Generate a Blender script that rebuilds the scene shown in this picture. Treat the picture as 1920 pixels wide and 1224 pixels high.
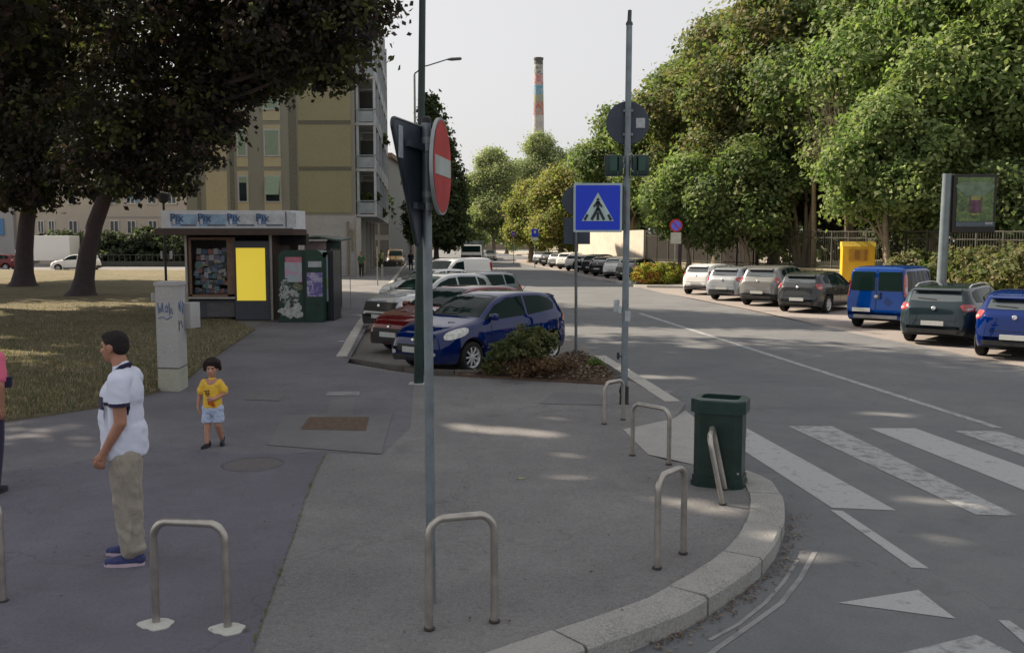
import bpy, bmesh, math, random
import numpy as np
from math import sin, cos, pi, radians, sqrt, atan2, hypot
from mathutils import Vector, Matrix, geometry
from mathutils.bvhtree import BVHTree
for o in list(bpy.data.objects):
    bpy.data.objects.remove(o)
scene = bpy.context.scene
COL = scene.collection
# ------------------------------------------------------------------ camera
CAM_H = 2.5
FPX = 1750.0
HORIZON = 455.0
PITCH = math.atan((612 - HORIZON) / FPX)
cam_d = bpy.data.cameras.new('camera')
cam_d.sensor_width = 36.0
cam_d.lens = 36.0 * FPX / 1920.0
cam_d.clip_start = 0.1
cam_d.clip_end = 6000
cam = bpy.data.objects.new('camera', cam_d)
COL.objects.link(cam)
cam.location = (0, 0, CAM_H)
cam.rotation_euler = (pi / 2 - PITCH, 0, 0)
scene.camera = cam
# ------------------------------------------------------------------ sky, sun, exposure
SUN_AZ = radians(60)      # to the left of the view direction
SUN_EL = radians(37)
world = bpy.data.worlds.new('World')
scene.world = world
world.use_nodes = True
wn = world.node_tree
wn.nodes.clear()
wo = wn.nodes.new('ShaderNodeOutputWorld')
wb = wn.nodes.new('ShaderNodeBackground')
sky = wn.nodes.new('ShaderNodeTexSky')
sky.sky_type = 'NISHITA'
sky.sun_disc = False
sky.sun_elevation = SUN_EL
sky.sun_rotation = -SUN_AZ
sky.air_density = 1.0
sky.dust_density = 4.0
sky.ozone_density = 1.0
hs = wn.nodes.new('ShaderNodeHueSaturation')
hs.inputs['Saturation'].default_value = 0.42
hz = wn.nodes.new('ShaderNodeMix')
hz.data_type = 'RGBA'
hz.inputs[0].default_value = 0.72
hz.inputs[7].default_value = (5.55, 5.45, 5.45, 1)
wn.links.new(sky.outputs[0], hs.inputs['Color'])
wn.links.new(hs.outputs[0], hz.inputs[6])
wn.links.new(hz.outputs[2], wb.inputs[0])
wb.inputs[1].default_value = 0.08
wn.links.new(wb.outputs[0], wo.inputs[0])
sun_d = bpy.data.lights.new('sun', 'SUN')
sun_d.energy = 5.0
sun_d.angle = radians(0.55)
sun_d.color = (1.0, 0.85, 0.66)
sun = bpy.data.objects.new('sun', sun_d)
COL.objects.link(sun)
sdir = Vector((-sin(SUN_AZ) * cos(SUN_EL), cos(SUN_AZ) * cos(SUN_EL), sin(SUN_EL)))
sun.rotation_euler = sdir.to_track_quat('Z', 'Y').to_euler()
scene.view_settings.view_transform = 'Standard'
scene.view_settings.look = 'None'
scene.view_settings.exposure = 0.93
scene.view_settings.gamma = 1.0
scene.cycles.max_bounces = 6
scene.cycles.transparent_max_bounces = 8
scene.cycles.caustics_reflective = False
scene.cycles.caustics_refractive = False

# ------------------------------------------------------------------ picture <-> place
def ray(px, py):
    x = (px - 960) / FPX; y = -(py - 612) / FPX
    c, s = cos(PITCH), sin(PITCH)
    return Vector((x, c + y * s, -s + y * c))
def G(px, py, z=0.0):
    r = ray(px, py); t = (z - CAM_H) / r.z
    return Vector((r.x * t, r.y * t, z))
def P(px, py, Y):
    r = ray(px, py); t = Y / r.y
    return Vector((r.x * t, Y, CAM_H + r.z * t))
def PX(px, Y):
    return P(px, HORIZON, Y).x
def PZ(py, Y):
    return P(960, py, Y).z
ROAD = Vector(((790 - 960) / FPX, 1, 0)).normalized()
RSIDE = Vector((ROAD.y, -ROAD.x, 0))
SW = 0.12

# where the sun finds a gap in the lawn trees and falls on the paving
SUN_GAPS = []
for (gx_, gy_, gr_) in ((905, 822, .3), (950, 826, .32), (1000, 830, .3), (1045, 833, .22), (1060, 805, .16), (1020, 908, .2), (1070, 912, .24), (1120, 915, .2), (1090, 875, .14), (1290, 968, .2), (1335, 974, .24), (1385, 985, .18), (1455, 985, .12), (1520, 1045, .2), (1570, 1055, .22), (1625, 1065, .16),
        (1720, 938, .18), (1770, 942, .2), (1830, 950, .16), (1200, 805, .14), (1270, 708, .3), (1215, 706, .3), (1310, 650, .35), (1100, 560, 1.2), (1000, 556, 1.2), (1300, 575, 1.0), (1180, 556, 1.2), (690, 535, 1.5), (660, 525, 1.5), (700, 550, .9), (1640, 775, .2), (1690, 778, .2), (1760, 1010, .2)):
    SUN_GAPS.append((G(gx_, gy_, 0), gr_))
# ------------------------------------------------------------------ materials
MATS = {}
def node(nt, t, **kw):
    n = nt.nodes.new(t)
    for k, v in kw.items(): setattr(n, k, v)
    return n
def mixc(nt, fac, a, b, mode='MIX'):
    m = node(nt, 'ShaderNodeMix', data_type='RGBA', blend_type=mode)
    for i, v in ((0, fac), (6, a), (7, b)):
        if isinstance(v, bpy.types.NodeSocket): nt.links.new(v, m.inputs[i])
        elif i == 0: m.inputs[0].default_value = v
        else: m.inputs[i].default_value = (*v[:3], 1)
    return m.outputs[2]
def noise(nt, scale, detail=4, rough=.6, vec=None, dist=0.0):
    n = node(nt, 'ShaderNodeTexNoise')
    n.inputs['Scale'].default_value = scale; n.inputs['Detail'].default_value = detail
    n.inputs['Roughness'].default_value = rough; n.inputs['Distortion'].default_value = dist
    if vec is not None: nt.links.new(vec, n.inputs['Vector'])
    return n.outputs[0]
def ramp(nt, src, lo, hi, a=0.0, b=1.0):
    r = node(nt, 'ShaderNodeMapRange')
    r.inputs[1].default_value = lo; r.inputs[2].default_value = hi
    r.inputs[3].default_value = a; r.inputs[4].default_value = b
    nt.links.new(src, r.inputs[0])
    return r.outputs[0]
def newmat(name):
    m = bpy.data.materials.new(name); m.use_nodes = True
    nt = m.node_tree; b = nt.nodes['Principled BSDF']
    MATS[name] = m
    return m, nt, b
def objco(nt):
    return node(nt, 'ShaderNodeTexCoord').outputs['Object']
def mat(name, col, rough=.7, metal=0., var=.12, scale=6., bump=.0, bscale=40., spec=.4, coat=0., fine=0., col2=None):
    if name in MATS: return MATS[name]
    m, nt, b = newmat(name)
    co = objco(nt)
    n = noise(nt, scale, 5, .6, co)
    c2 = col2 or tuple(max(0, c * (1 - 2.2 * var)) for c in col)
    hi = tuple(min(1, c * (1 + var)) for c in col)
    out = mixc(nt, ramp(nt, n, .3, .7), c2, hi)
    if fine:
        out = mixc(nt, ramp(nt, noise(nt, scale * 22, 2, .7, co), .35, .65), out, tuple(min(1, c * (1 + fine)) for c in hi))
    nt.links.new(out, b.inputs['Base Color'])
    nt.links.new(ramp(nt, n, .2, .8, rough * .9, min(1, rough * 1.12)), b.inputs['Roughness'])
    b.inputs['Metallic'].default_value = metal
    b.inputs['Specular IOR Level'].default_value = spec
    b.inputs['Coat Weight'].default_value = coat
    b.inputs['Coat Roughness'].default_value = .06
    if bump:
        bp = node(nt, 'ShaderNodeBump'); bp.inputs['Strength'].default_value = bump; bp.inputs['Distance'].default_value = .02
        nt.links.new(noise(nt, bscale, 4, .6, co), bp.inputs['Height'])
        nt.links.new(bp.outputs[0], b.inputs['Normal'])
    return m
def asphalt(name, col, warm=(.0, .0, .0), speck=.35, cracks=True, patch=.25, scale=1.0):
    m, nt, b = newmat(name)
    co = objco(nt)
    big = noise(nt, .35 * scale, 5, .62, co)
    med = noise(nt, 2.6 * scale, 6, .7, co, .4)
    fin = noise(nt, 95, 2, .8, co)
    fin2 = noise(nt, 38, 3, .75, co)
    dark = tuple(c * (1 - patch) for c in col); lite = tuple(min(1, c * (1 + patch) + w) for c, w in zip(col, warm))
    out = mixc(nt, ramp(nt, big, .33, .67), dark, lite)
    out = mixc(nt, ramp(nt, med, .42, .72, 0, .5), out, tuple(c * .72 for c in col))
    out = mixc(nt, ramp(nt, fin, .5, .72, 0, speck), out, tuple(min(1, c * 2.1) for c in col))
    out = mixc(nt, ramp(nt, fin2, .52, .3, 0, speck), out, tuple(c * .4 for c in col))
    stain = noise(nt, .9, 3, .5, co, 1.5)
    out = mixc(nt, ramp(nt, stain, .62, .74, 0, .35), out, tuple(c * .55 for c in col))
    spots = noise(nt, 7, 2, .4, co)
    out = mixc(nt, ramp(nt, spots, .72, .76, 0, .45), out, tuple(c * .5 for c in col))
    if cracks:
        v = node(nt, 'ShaderNodeTexVoronoi', feature='DISTANCE_TO_EDGE'); v.inputs['Scale'].default_value = .22
        w = node(nt, 'ShaderNodeVectorMath', operation='ADD')
        nn = node(nt, 'ShaderNodeTexNoise'); nn.inputs['Scale'].default_value = 1.3; nn.inputs['Detail'].default_value = 6
        nt.links.new(co, nn.inputs['Vector'])
        s = node(nt, 'ShaderNodeVectorMath', operation='SCALE'); s.inputs['Scale'].default_value = 1.6
        nt.links.new(nn.outputs['Color'], s.inputs[0]); nt.links.new(co, w.inputs[0]); nt.links.new(s.outputs[0], w.inputs[1])
        nt.links.new(w.outputs[0], v.inputs['Vector'])
        k = ramp(nt, v.outputs['Distance'], .001, .004, .28, 0)
        out = mixc(nt, k, out, tuple(c * .4 for c in col))
    nt.links.new(out, b.inputs['Base Color'])
    b.inputs['Roughness'].default_value = .88
    b.inputs['Specular IOR Level'].default_value = .25
    bp = node(nt, 'ShaderNodeBump'); bp.inputs['Strength'].default_value = .35; bp.inputs['Distance'].default_value = .006
    nt.links.new(fin2, bp.inputs['Height']); nt.links.new(bp.outputs[0], b.inputs['Normal'])
    return m
def leafmat(name, rough=.55, trans=.35, hue=None):
    m, nt, b = newmat(name)
    at = node(nt, 'ShaderNodeAttribute', attribute_name='tint')
    nt.links.new(at.outputs['Color'], b.inputs['Base Color'])
    b.inputs['Roughness'].default_value = rough
    b.inputs['Specular IOR Level'].default_value = .3
    tr = node(nt, 'ShaderNodeBsdfTranslucent')
    ms = node(nt, 'ShaderNodeMixShader'); ms.inputs[0].default_value = trans
    br = mixc(nt, 1.0, at.outputs['Color'], (1.3, 1.5, .8), 'MULTIPLY')
    nt.links.new(br, tr.inputs['Color'])
    nt.links.new(b.outputs[0], ms.inputs[1]); nt.links.new(tr.outputs[0], ms.inputs[2])
    nt.links.new(ms.outputs[0], nt.nodes['Material Output'].inputs[0])
    return m

# ------------------------------------------------------------------ object helpers
def link(name, me, m=None, parent=None, smooth=False):
    o = bpy.data.objects.new(name, me); COL.objects.link(o)
    if m is not None:
        for mm in (m if isinstance(m, (list, tuple)) else [m]): me.materials.append(mm)
    if parent is not None: o.parent = parent
    if smooth and len(me.polygons): me.polygons.foreach_set('use_smooth', [True] * len(me.polygons))
    return o
def tag(o, label=None, cat=None, group=None, kind=None):
    if label: o['label'] = label
    if cat: o['category'] = cat
    if group: o['group'] = group
    if kind: o['kind'] = kind
    return o
def empty(name, loc=(0, 0, 0), rz=0, parent=None):
    o = bpy.data.objects.new(name, None); COL.objects.link(o)
    o.location = loc; o.rotation_euler = (0, 0, rz); o.empty_display_size = .2
    if parent is not None: o.parent = parent
    return o
def copy_tree(o, parent=None):
    c = o.copy(); COL.objects.link(c); c.parent = parent
    for ch in list(o.children): copy_tree(ch, c)
    return c
class MB:
    """collects shapes that become ONE mesh object"""
    def __init__(s): s.v = []; s.f = []; s.mi = []; s.cm = 0
    def add(s, vs, fs):
        n = len(s.v); s.v += [tuple(v) for v in vs]
        for f in fs: s.f.append([i + n for i in f]); s.mi.append(s.cm)
        return s
    def box(s, c, d, rz=0, M=None, ch=0.0):
        hx, hy, hz_ = d[0] / 2, d[1] / 2, d[2] / 2
        if ch and ch < min(hx, hy, hz_):
            bm = bmesh.new(); bmesh.ops.create_cube(bm, size=1)
            for v in bm.verts: v.co = Vector((v.co.x * d[0], v.co.y * d[1], v.co.z * d[2]))
            bmesh.ops.bevel(bm, geom=bm.edges[:], offset=ch, segments=2, affect='EDGES', profile=.6)
            bm.verts.ensure_lookup_table()
            vs = [v.co.copy() for v in bm.verts]; fs = [[v.index for v in f.verts] for f in bm.faces]; bm.free()
        else:
            vs = [Vector((x, y, z)) for x in (-hx, hx) for y in (-hy, hy) for z in (-hz_, hz_)]
            fs = [(0, 1, 3, 2), (4, 6, 7, 5), (0, 4, 5, 1), (2, 3, 7, 6), (0, 2, 6, 4), (1, 5, 7, 3)]
        R = Matrix.Rotation(rz, 3, 'Z')
        if M is not None: R = M
        return s.add([R @ v + Vector(c) for v in vs], fs)
    def tube(s, pts, r, n=12, caps=True):
        pts = [Vector(p) for p in pts]; rs = r if isinstance(r, (list, tuple)) else [r] * len(pts)
        base = len(s.v); up = None
        for i, p in enumerate(pts):
            t = (pts[min(i + 1, len(pts) - 1)] - pts[max(i - 1, 0)]).normalized()
            if up is None:
                a = Vector((0, 0, 1)) if abs(t.z) < .9 else Vector((1, 0, 0))
                up = t.cross(a).normalized()
            else:
                up = (up - t * up.dot(t))
                up = up.normalized() if up.length > 1e-6 else t.orthogonal().normalized()
            w = t.cross(up)
            for k in range(n):
                a = 2 * pi * k / n
                s.v.append(tuple(p + (up * cos(a) + w * sin(a)) * rs[i]))
        for i in range(len(pts) - 1):
            for k in range(n):
                a = base + i * n + k; b = base + i * n + (k + 1) % n
                s.f.append([a, b, b + n, a + n]); s.mi.append(s.cm)
        if caps:
            s.f.append([base + k for k in range(n)][::-1]); s.mi.append(s.cm)
            e = base + (len(pts) - 1) * n
            s.f.append([e + k for k in range(n)]); s.mi.append(s.cm)
        return s
    def lathe(s, prof, c=(0, 0, 0), axis='z', n=24, caps=True):
        base = len(s.v); c = Vector(c)
        for r, h in prof:
            for k in range(n):
                a = 2 * pi * k / n
                v = (r * cos(a), r * sin(a), h) if axis == 'z' else (r * cos(a), h, r * sin(a))
                s.v.append(tuple(Vector(v) + c))
        for i in range(len(prof) - 1):
            for k in range(n):
                a = base + i * n + k; b = base + i * n + (k + 1) % n
                s.f.append([a, b, b + n, a + n]); s.mi.append(s.cm)
        if tuple(prof[0]) == tuple(prof[-1]) or (len(prof) == 2 and abs(prof[0][1] - prof[1][1]) < 1e-9): caps = False
        if caps and prof[0][0] > .0005: s.f.append([base + k for k in range(n)][::-1]); s.mi.append(s.cm)
        if caps and prof[-1][0] > .0005:
            e = base + (len(prof) - 1) * n; s.f.append([e + k for k in range(n)]); s.mi.append(s.cm)
        return s
    def prism(s, poly, z0, z1):
        """poly: list of (x,y); robust caps by tessellation"""
        n = len(poly); A = sum(poly[i][0] * poly[(i + 1) % n][1] - poly[(i + 1) % n][0] * poly[i][1] for i in range(n))
        if A < 0: poly = poly[::-1]
        tri = geometry.tessellate_polygon([[Vector((p[0], p[1], 0)) for p in poly]])
        vs = [(p[0], p[1], z0) for p in poly] + [(p[0], p[1], z1) for p in poly]
        fs = []
        for t in tri:
            a, b, c = [Vector((poly[i][0], poly[i][1], 0)) for i in t]
            if (b - a).cross(c - a).z < 0: t = (t[0], t[2], t[1])
            fs.append([i + n for i in t]); fs.append([t[2], t[1], t[0]])
        for i in range(n):
            j = (i + 1) % n; fs.append([i, j, j + n, i + n])
        return s.add(vs, fs)
    def plate(s, pts, nrm, th):
        """planar polygon pts (3D) extruded by th along nrm"""
        pts = [Vector(p) for p in pts]; nrm = Vector(nrm).normalized(); n = len(pts)
        tri = geometry.tessellate_polygon([pts])
        vs = pts + [p + nrm * th for p in pts]; fs = []
        for t in tri:
            a, b, c = [pts[i] for i in t]
            if (b - a).cross(c - a).dot(nrm) < 0: t = (t[0], t[2], t[1])
            fs.append([i + n for i in t]); fs.append([t[2], t[1], t[0]])
        for i in range(n):
            j = (i + 1) % n; fs.append([i, j, j + n, i + n])
        return s.add(vs, fs)
    def build(s, name, m=None, parent=None, smooth=False, fix=True):
        me = bpy.data.meshes.new(name); me.from_pydata(s.v, [], s.f)
        o = link(name, me, m, parent, smooth)
        if any(s.mi): me.polygons.foreach_set('material_index', s.mi)
        if fix:
            bm = bmesh.new(); bm.from_mesh(me); bmesh.ops.recalc_face_normals(bm, faces=bm.faces[:]); bm.to_mesh(me); bm.free()
        if smooth:
            me.polygons.foreach_set('use_smooth', [True] * len(me.polygons))
            try: me.set_sharp_from_angle(angle=radians(38))
            except Exception: pass
        me.update()
        return o
def sheet(name, pts, z, m, kind='structure', parent=None):
    """flat ground polygon; pts are ground points (Vectors)"""
    me = bpy.data.meshes.new(name)
    ps = [Vector((p[0], p[1], z)) for p in pts]
    tri = geometry.tessellate_polygon([ps])
    fs = []
    for t in tri:
        a, b, c = [ps[i] for i in t]
        fs.append(t if (b - a).cross(c - a).z > 0 else (t[0], t[2], t[1]))
    me.from_pydata(ps, [], fs)
    o = link(name, me, m, parent)
    if kind: o['kind'] = kind
    return o
def gp(lst, z=0.0): return [G(x, y, z) for x, y in lst]
def text_mesh(txt, size, m, name, parent, loc, rot, ext=.002, align='CENTER', sx=1.0):
    cu = bpy.data.curves.new(name, 'FONT'); cu.body = txt; cu.size = size; cu.extrude = ext; cu.align_x = align; cu.align_y = 'CENTER'
    tmp = bpy.data.objects.new('tmp', cu); COL.objects.link(tmp)
    dg = bpy.context.evaluated_depsgraph_get()
    me = bpy.data.meshes.new_from_object(tmp.evaluated_get(dg)); bpy.data.objects.remove(tmp)
    me.materials.clear()
    o = link(name, me, m, parent); o.location = loc; o.rotation_euler = rot; o.scale = (sx, 1, 1)
    return o
# ================================================================== SETTING: ground, road, pavement
A_ROAD = asphalt('road_asphalt', (.145, .151, .162), (.008, .006, 0), speck=.3, patch=.14)
A_WALK = asphalt('pavement_asphalt', (.172, .172, .176), (.012, .007, .002), speck=.5, patch=.24)
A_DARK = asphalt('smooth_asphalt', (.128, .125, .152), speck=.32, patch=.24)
A_PATCH = asphalt('repair_asphalt', (.15, .152, .158), speck=.2, cracks=False, patch=.2)
A_PAVER = mat('red_paving', (.225, .2, .188), .9, var=.12, scale=3, fine=.18, bump=.3)
M_GRANITE = mat('granite', (.27, .268, .258), .85, var=.2, scale=3, fine=.1, bump=.3, bscale=90)
M_CONC = mat('concrete', (.36, .35, .325), .9, var=.1, scale=4, fine=.12, bump=.25)
M_SOIL = mat('soil', (.085, .055, .04), .95, var=.35, scale=11, fine=.7, bump=.9, bscale=45)
def worn_paint(name, col, under, thr=.47, scale=7):
    m, nt, b = newmat(name)
    co = objco(nt)
    n = noise(nt, scale, 7, .75, co, .3); n2 = noise(nt, 60, 3, .7, co)
    k = mixc(nt, .35, n, n2) if False else None
    f = ramp(nt, n, thr - .09, thr + .03)
    f2 = ramp(nt, n2, .3, .5, .55, 1)
    mu = node(nt, 'ShaderNodeMath', operation='MULTIPLY'); nt.links.new(f, mu.inputs[0]); nt.links.new(f2, mu.inputs[1])
    nt.links.new(mixc(nt, mu.outputs[0], under, col), b.inputs['Base Color'])
    b.inputs['Roughness'].default_value = .8
    return m
M_PAINT = worn_paint('road_paint', (.36, .37, .375), (.17, .173, .18), .42)
M_PAINT_W = worn_paint('worn_road_paint', (.33, .34, .35), (.17, .173, .18), .49)
M_PAINT_F = worn_paint('faint_road_paint', (.25, .25, .255), (.17, .173, .18), .5, 3)
M_GROUND = mat('earth', (.16, .14, .09), .95, var=.2, scale=.4, fine=.3)
base = sheet('ground', [(-900, -60), (900, -60), (900, 2500), (-900, 2500)], -.06, M_GROUND)

# kerb line of the pavement corner (outer edge of the granite kerb), read off the ground
kout = gp([(1403, 883), (1447, 900), (1468, 933), (1470, 970), (1457, 1013), (1420, 1060), (1363, 1100), (1290, 1145), (1197, 1182), (1083, 1222)], SW)
last, prev = kout[-1], kout[-3]
d = (last - prev).normalized()
for k in range(1, 9):
    kout.append(kout[-1] + Vector((d.x, d.y, 0)) * 1.1)
    a = radians(-4); d = Vector((d.x * cos(a) - d.y * sin(a), d.x * sin(a) + d.y * cos(a), 0))
kerb_pt = G(1302, 783, 0); kerb_pt.z = 0
def kline(Y):                       # road kerb on the left, at depth Y
    return kerb_pt + ROAD * ((Y - kerb_pt.y) / ROAD.y)
bay_pt = G(683, 615, 0)
def bline(Y):
    return bay_pt + ROAD * ((Y - bay_pt.y) / ROAD.y)
ramp_l = gp([(1168, 805), (1263, 785)], SW); ramp_b = gp([(1215, 852), (1300, 871)], SW)
walk = []
kin = []
for i, p in enumerate(kout):
    t_ = (kout[min(i + 1, len(kout) - 1)] - kout[max(0, i - 1)]).normalized(); kin.append(p + Vector((t_.y, -t_.x, 0)) * .12)
walk += kin[::-1]                                     # from behind the camera up to the end of the curved kerb
walk += [G(1385, 880, SW), G(1300, 871, SW), G(1250, 862, SW), G(1215, 852, SW), G(1168, 805, SW), G(1217, 794, SW), G(1263, 785, SW)]
walk += [kline(13.7) , G(1180, 713, SW)]
walk += gp([(1140, 722), (1040, 716), (960, 711), (860, 706), (800, 704), (735, 695), (650, 680)], SW)
walk += [G(683, 615, SW), bline(60), bline(140), bline(260), Vector((-120, 260, 0)), Vector((-120, -20, 0)), Vector((kout[-1].x, -20, 0))]
wb_ = MB(); wb_.prism([(p.x, p.y) for p in walk], -.05, SW)
pav = wb_.build('pavement', A_WALK); pav['kind'] = 'structure'
# road
far_l = kline(700); far_r = far_l + RSIDE * 30
road_pts = [Vector((-3, -25, 0)), Vector((45, -25, 0)), Vector((45, 16, 0)), Vector((26, 21, 0))]
RIGHT0 = G(1600, 600, 0)
def rline(Y, off=0.0):              # boundary of the right parking strip (rear of the parked cars)
    p = Vector((10.55, 27.0, 0)) + RSIDE * off
    return p + ROAD * ((Y - p.y) / ROAD.y)
sheet('road', [Vector((-60, -25, 0)), Vector((60, -25, 0)), Vector((60, 5, 0)), rline(5, 26), rline(1200, 26), rline(1200, -30), bline(260), bline(10) - RSIDE * 6, Vector((-60, 2, 0))], 0.0, A_ROAD)
# parking strip on the far side: reddish paving
sheet('parking_paving', [rline(13, -1.1), rline(13, 6.2), rline(52, 6.2), rline(52, -1.1)], .004, A_PAVER)
sheet('parking_paving', [rline(56, -1.1), rline(56, 6.2), rline(150, 6.2), rline(150, -1.1)], .004, A_PAVER)
# left parking bay surface
M_BAY = mat('bay_paving', (.12, .112, .105), .95, var=.25, scale=3, fine=.5, bump=.5)
sheet('bay_paving', [bline(17.2), bline(70), kline(70), kline(24.5), kline(18.5)], .006, M_BAY)
# far pavement beyond the parking strip
pb = MB(); pb.prism([tuple(rline(10, 6.2)[:2]), tuple(rline(10, 45)[:2]), tuple(rline(260, 45)[:2]), tuple(rline(260, 6.2)[:2])], -.05, .14)
fp = pb.build('far_pavement', mat('park_paving', (.3, .27, .22), .9, var=.12, scale=1.5, fine=.1)); fp['kind'] = 'structure'
ib = MB(); A0 = rline(53.2, -1.0); A1 = rline(55.2, -1.0)
ib.prism([tuple(rline(52.0, -.6)[:2]), tuple(rline(52.8, -1.1)[:2]), tuple(rline(58, -1.1)[:2]), tuple(rline(59, 0)[:2]), tuple(rline(59, 6.2)[:2]), tuple(rline(50, 6.2)[:2])], -.05, .13)
io = ib.build('kerb_island', M_CONC); io['kind'] = 'structure'

# granite kerb stones round the corner
def kerb(name, path, width, z1, z0=-.04, stone=1.0, side=1, m=None, gap=.022):
    pts = [Vector((p[0], p[1], 0)) for p in path]
    L = [0]
    for a, b in zip(pts, pts[1:]): L.append(L[-1] + (b - a).length)
    def at(s):
        s = max(0, min(L[-1], s))
        for i in range(len(L) - 1):
            if s <= L[i + 1] or i == len(L) - 2:
                t = (s - L[i]) / max(1e-6, L[i + 1] - L[i]); p = pts[i].lerp(pts[i + 1], t)
                q0 = pts[max(0, i - 1)] if t < .5 else pts[i]; q1 = pts[i + 1] if t < .5 else pts[min(len(pts) - 1, i + 2)]
                tt = (q1 - q0).normalized(); return p, Vector((-tt.y, tt.x, 0)) * side
    mb = MB(); s = 0
    rnd = random.Random(3)
    while s < L[-1] - .1:
        e = min(L[-1], s + stone * rnd.uniform(.82, 1.18)); K = 4
        ring = []
        dz = rnd.uniform(-.008, .008); do = rnd.uniform(-.012, .012)
        for k in range(K + 1):
            p, nn = at(s + gap / 2 + (e - s - gap) * k / K)
            ring.append([p + nn * do, p + nn * do + Vector((0, 0, z1 - .02 + dz)), p + nn * (.02 + do) + Vector((0, 0, z1 + dz)), p + nn * (width + do) + Vector((0, 0, z1 + dz)), p + nn * (width + do)])
        vs = []
        for r in ring:
            for i, v in enumerate(r):
                vs.append(v if i in (1, 2, 3) else v + Vector((0, 0, z0)))
        fs = []
        for k in range(K):
            for i in range(4):
                a = k * 5 + i; fs.append([a, a + 5, a + 6, a + 1])
        fs.append([0, 1, 2, 3, 4]); fs.append([K * 5 + i for i in (4, 3, 2, 1, 0)])
        mb.add(vs, fs); s = e
    o = mb.build(name, m or M_GRANITE); o['kind'] = 'structure'
    return o
kerb('kerb', kout, .3, SW + .012, side=-1, stone=1.05)
kerb('kerb', [kline(13.9), kline(19.6)], .26, SW + .008, side=1, stone=1.2, m=M_CONC)
kerb('kerb', [G(1180, 713), G(1140, 722), G(1040, 716), G(960, 711), G(860, 706), G(800, 704), G(735, 695), G(650, 680)], .1, SW + .01, side=1, m=mat('kerb_dark', (.13, .12, .11), .9, var=.15, scale=5))
kerb('kerb', [G(650, 680), G(683, 615), bline(60), bline(120)], .22, SW + .02, side=1, m=M_CONC)
# pale ramp in the pavement down to the crossing
rp = MB()
r0, r1, r2, r3, r4 = G(1168, 805, SW), G(1263, 785, SW), kline(13.85), kline(10.4), G(1300, 871, SW)
r5 = G(1215, 852, SW); rq = G(1385, 880, SW)
vs = [r0, r1, r2 + Vector((0, 0, .03)), G(1392, 850, .0) + Vector((0, 0, .012)), rq, r4, r5]
for v in (vs[0], vs[1], vs[4], vs[5], vs[6]): v.z = SW + .004
rp.add(vs + [Vector((v.x, v.y, -.05)) for v in vs], [[0, 6, 5, 1], [1, 5, 3, 2], [5, 4, 3], [2, 3, 10, 9], [3, 4, 11, 10], [0, 1, 8, 7], [1, 2, 9, 8]])
ro = rp.build('ramp', mat('ramp_concrete', (.29, .285, .275), .9, var=.12, scale=5, fine=.2, bump=.3)); ro['kind'] = 'structure'

# darker, smoother zone of the pavement and its repairs, one 4 mm sheet over another
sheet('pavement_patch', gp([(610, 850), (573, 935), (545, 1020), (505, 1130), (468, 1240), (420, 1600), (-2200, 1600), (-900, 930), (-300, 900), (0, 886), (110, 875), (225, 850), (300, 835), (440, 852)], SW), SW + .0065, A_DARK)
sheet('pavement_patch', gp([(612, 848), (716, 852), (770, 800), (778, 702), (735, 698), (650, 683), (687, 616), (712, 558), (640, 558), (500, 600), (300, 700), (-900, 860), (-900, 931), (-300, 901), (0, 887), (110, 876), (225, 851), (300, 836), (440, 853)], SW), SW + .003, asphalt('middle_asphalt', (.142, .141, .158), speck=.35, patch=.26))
for poly in ([(535, 778), (735, 778), (715, 852), (500, 835)], [(620, 748), (668, 748), (662, 778), (612, 778)], [(615, 735), (675, 735), (673, 742), (610, 742)]):
    sheet('repair_patch', gp(poly, SW), SW + .0095, A_PATCH if poly[0][0] != 615 else M_PAINT_F)
sheet('repair_patch', gp([(470, 738), (534, 740), (522, 752), (458, 750)], SW), SW + .0095, A_PATCH)
sheet('repair_patch', gp([(1040, 735), (1120, 738), (1140, 760), (1010, 757)], SW), SW + .006, A_PATCH)
mh = MB(); 
q = gp([(580, 783), (692, 783), (686, 809), (563, 806)], SW)
mh.add([Vector((p.x, p.y, SW + .012)) for p in q], [[0, 3, 2, 1]])
mo = mh.build('utility_cover', mat('rusty_iron', (.13, .088, .062), .8, metal=.1, var=.2, scale=14, bump=.8, bscale=120), fix=False)
tag(mo, 'rusty brown rectangular utility cover set in the asphalt patch', 'utility cover')
cc = G(474, 871, SW)
mh = MB(); mh.lathe([(.0001, SW + .011), (.27, SW + .011), (.275, SW + .006)], (cc.x, cc.y, 0), n=40)
mo = mh.build('manhole_cover', mat('iron_cover', (.13, .12, .125), .75, var=.15, scale=30, bump=.5, bscale=150)); tag(mo, 'round manhole cover in the dark asphalt in front of the child', 'manhole cover')
mh = MB(); mh.lathe([(.3, SW + .009), (.335, SW + .009), (.337, SW + .004)], (cc.x, cc.y, 0), n=40, caps=False)
mh.build('ring', mat('ring_dark', (.1, .1, .105), .9), mo)
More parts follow.
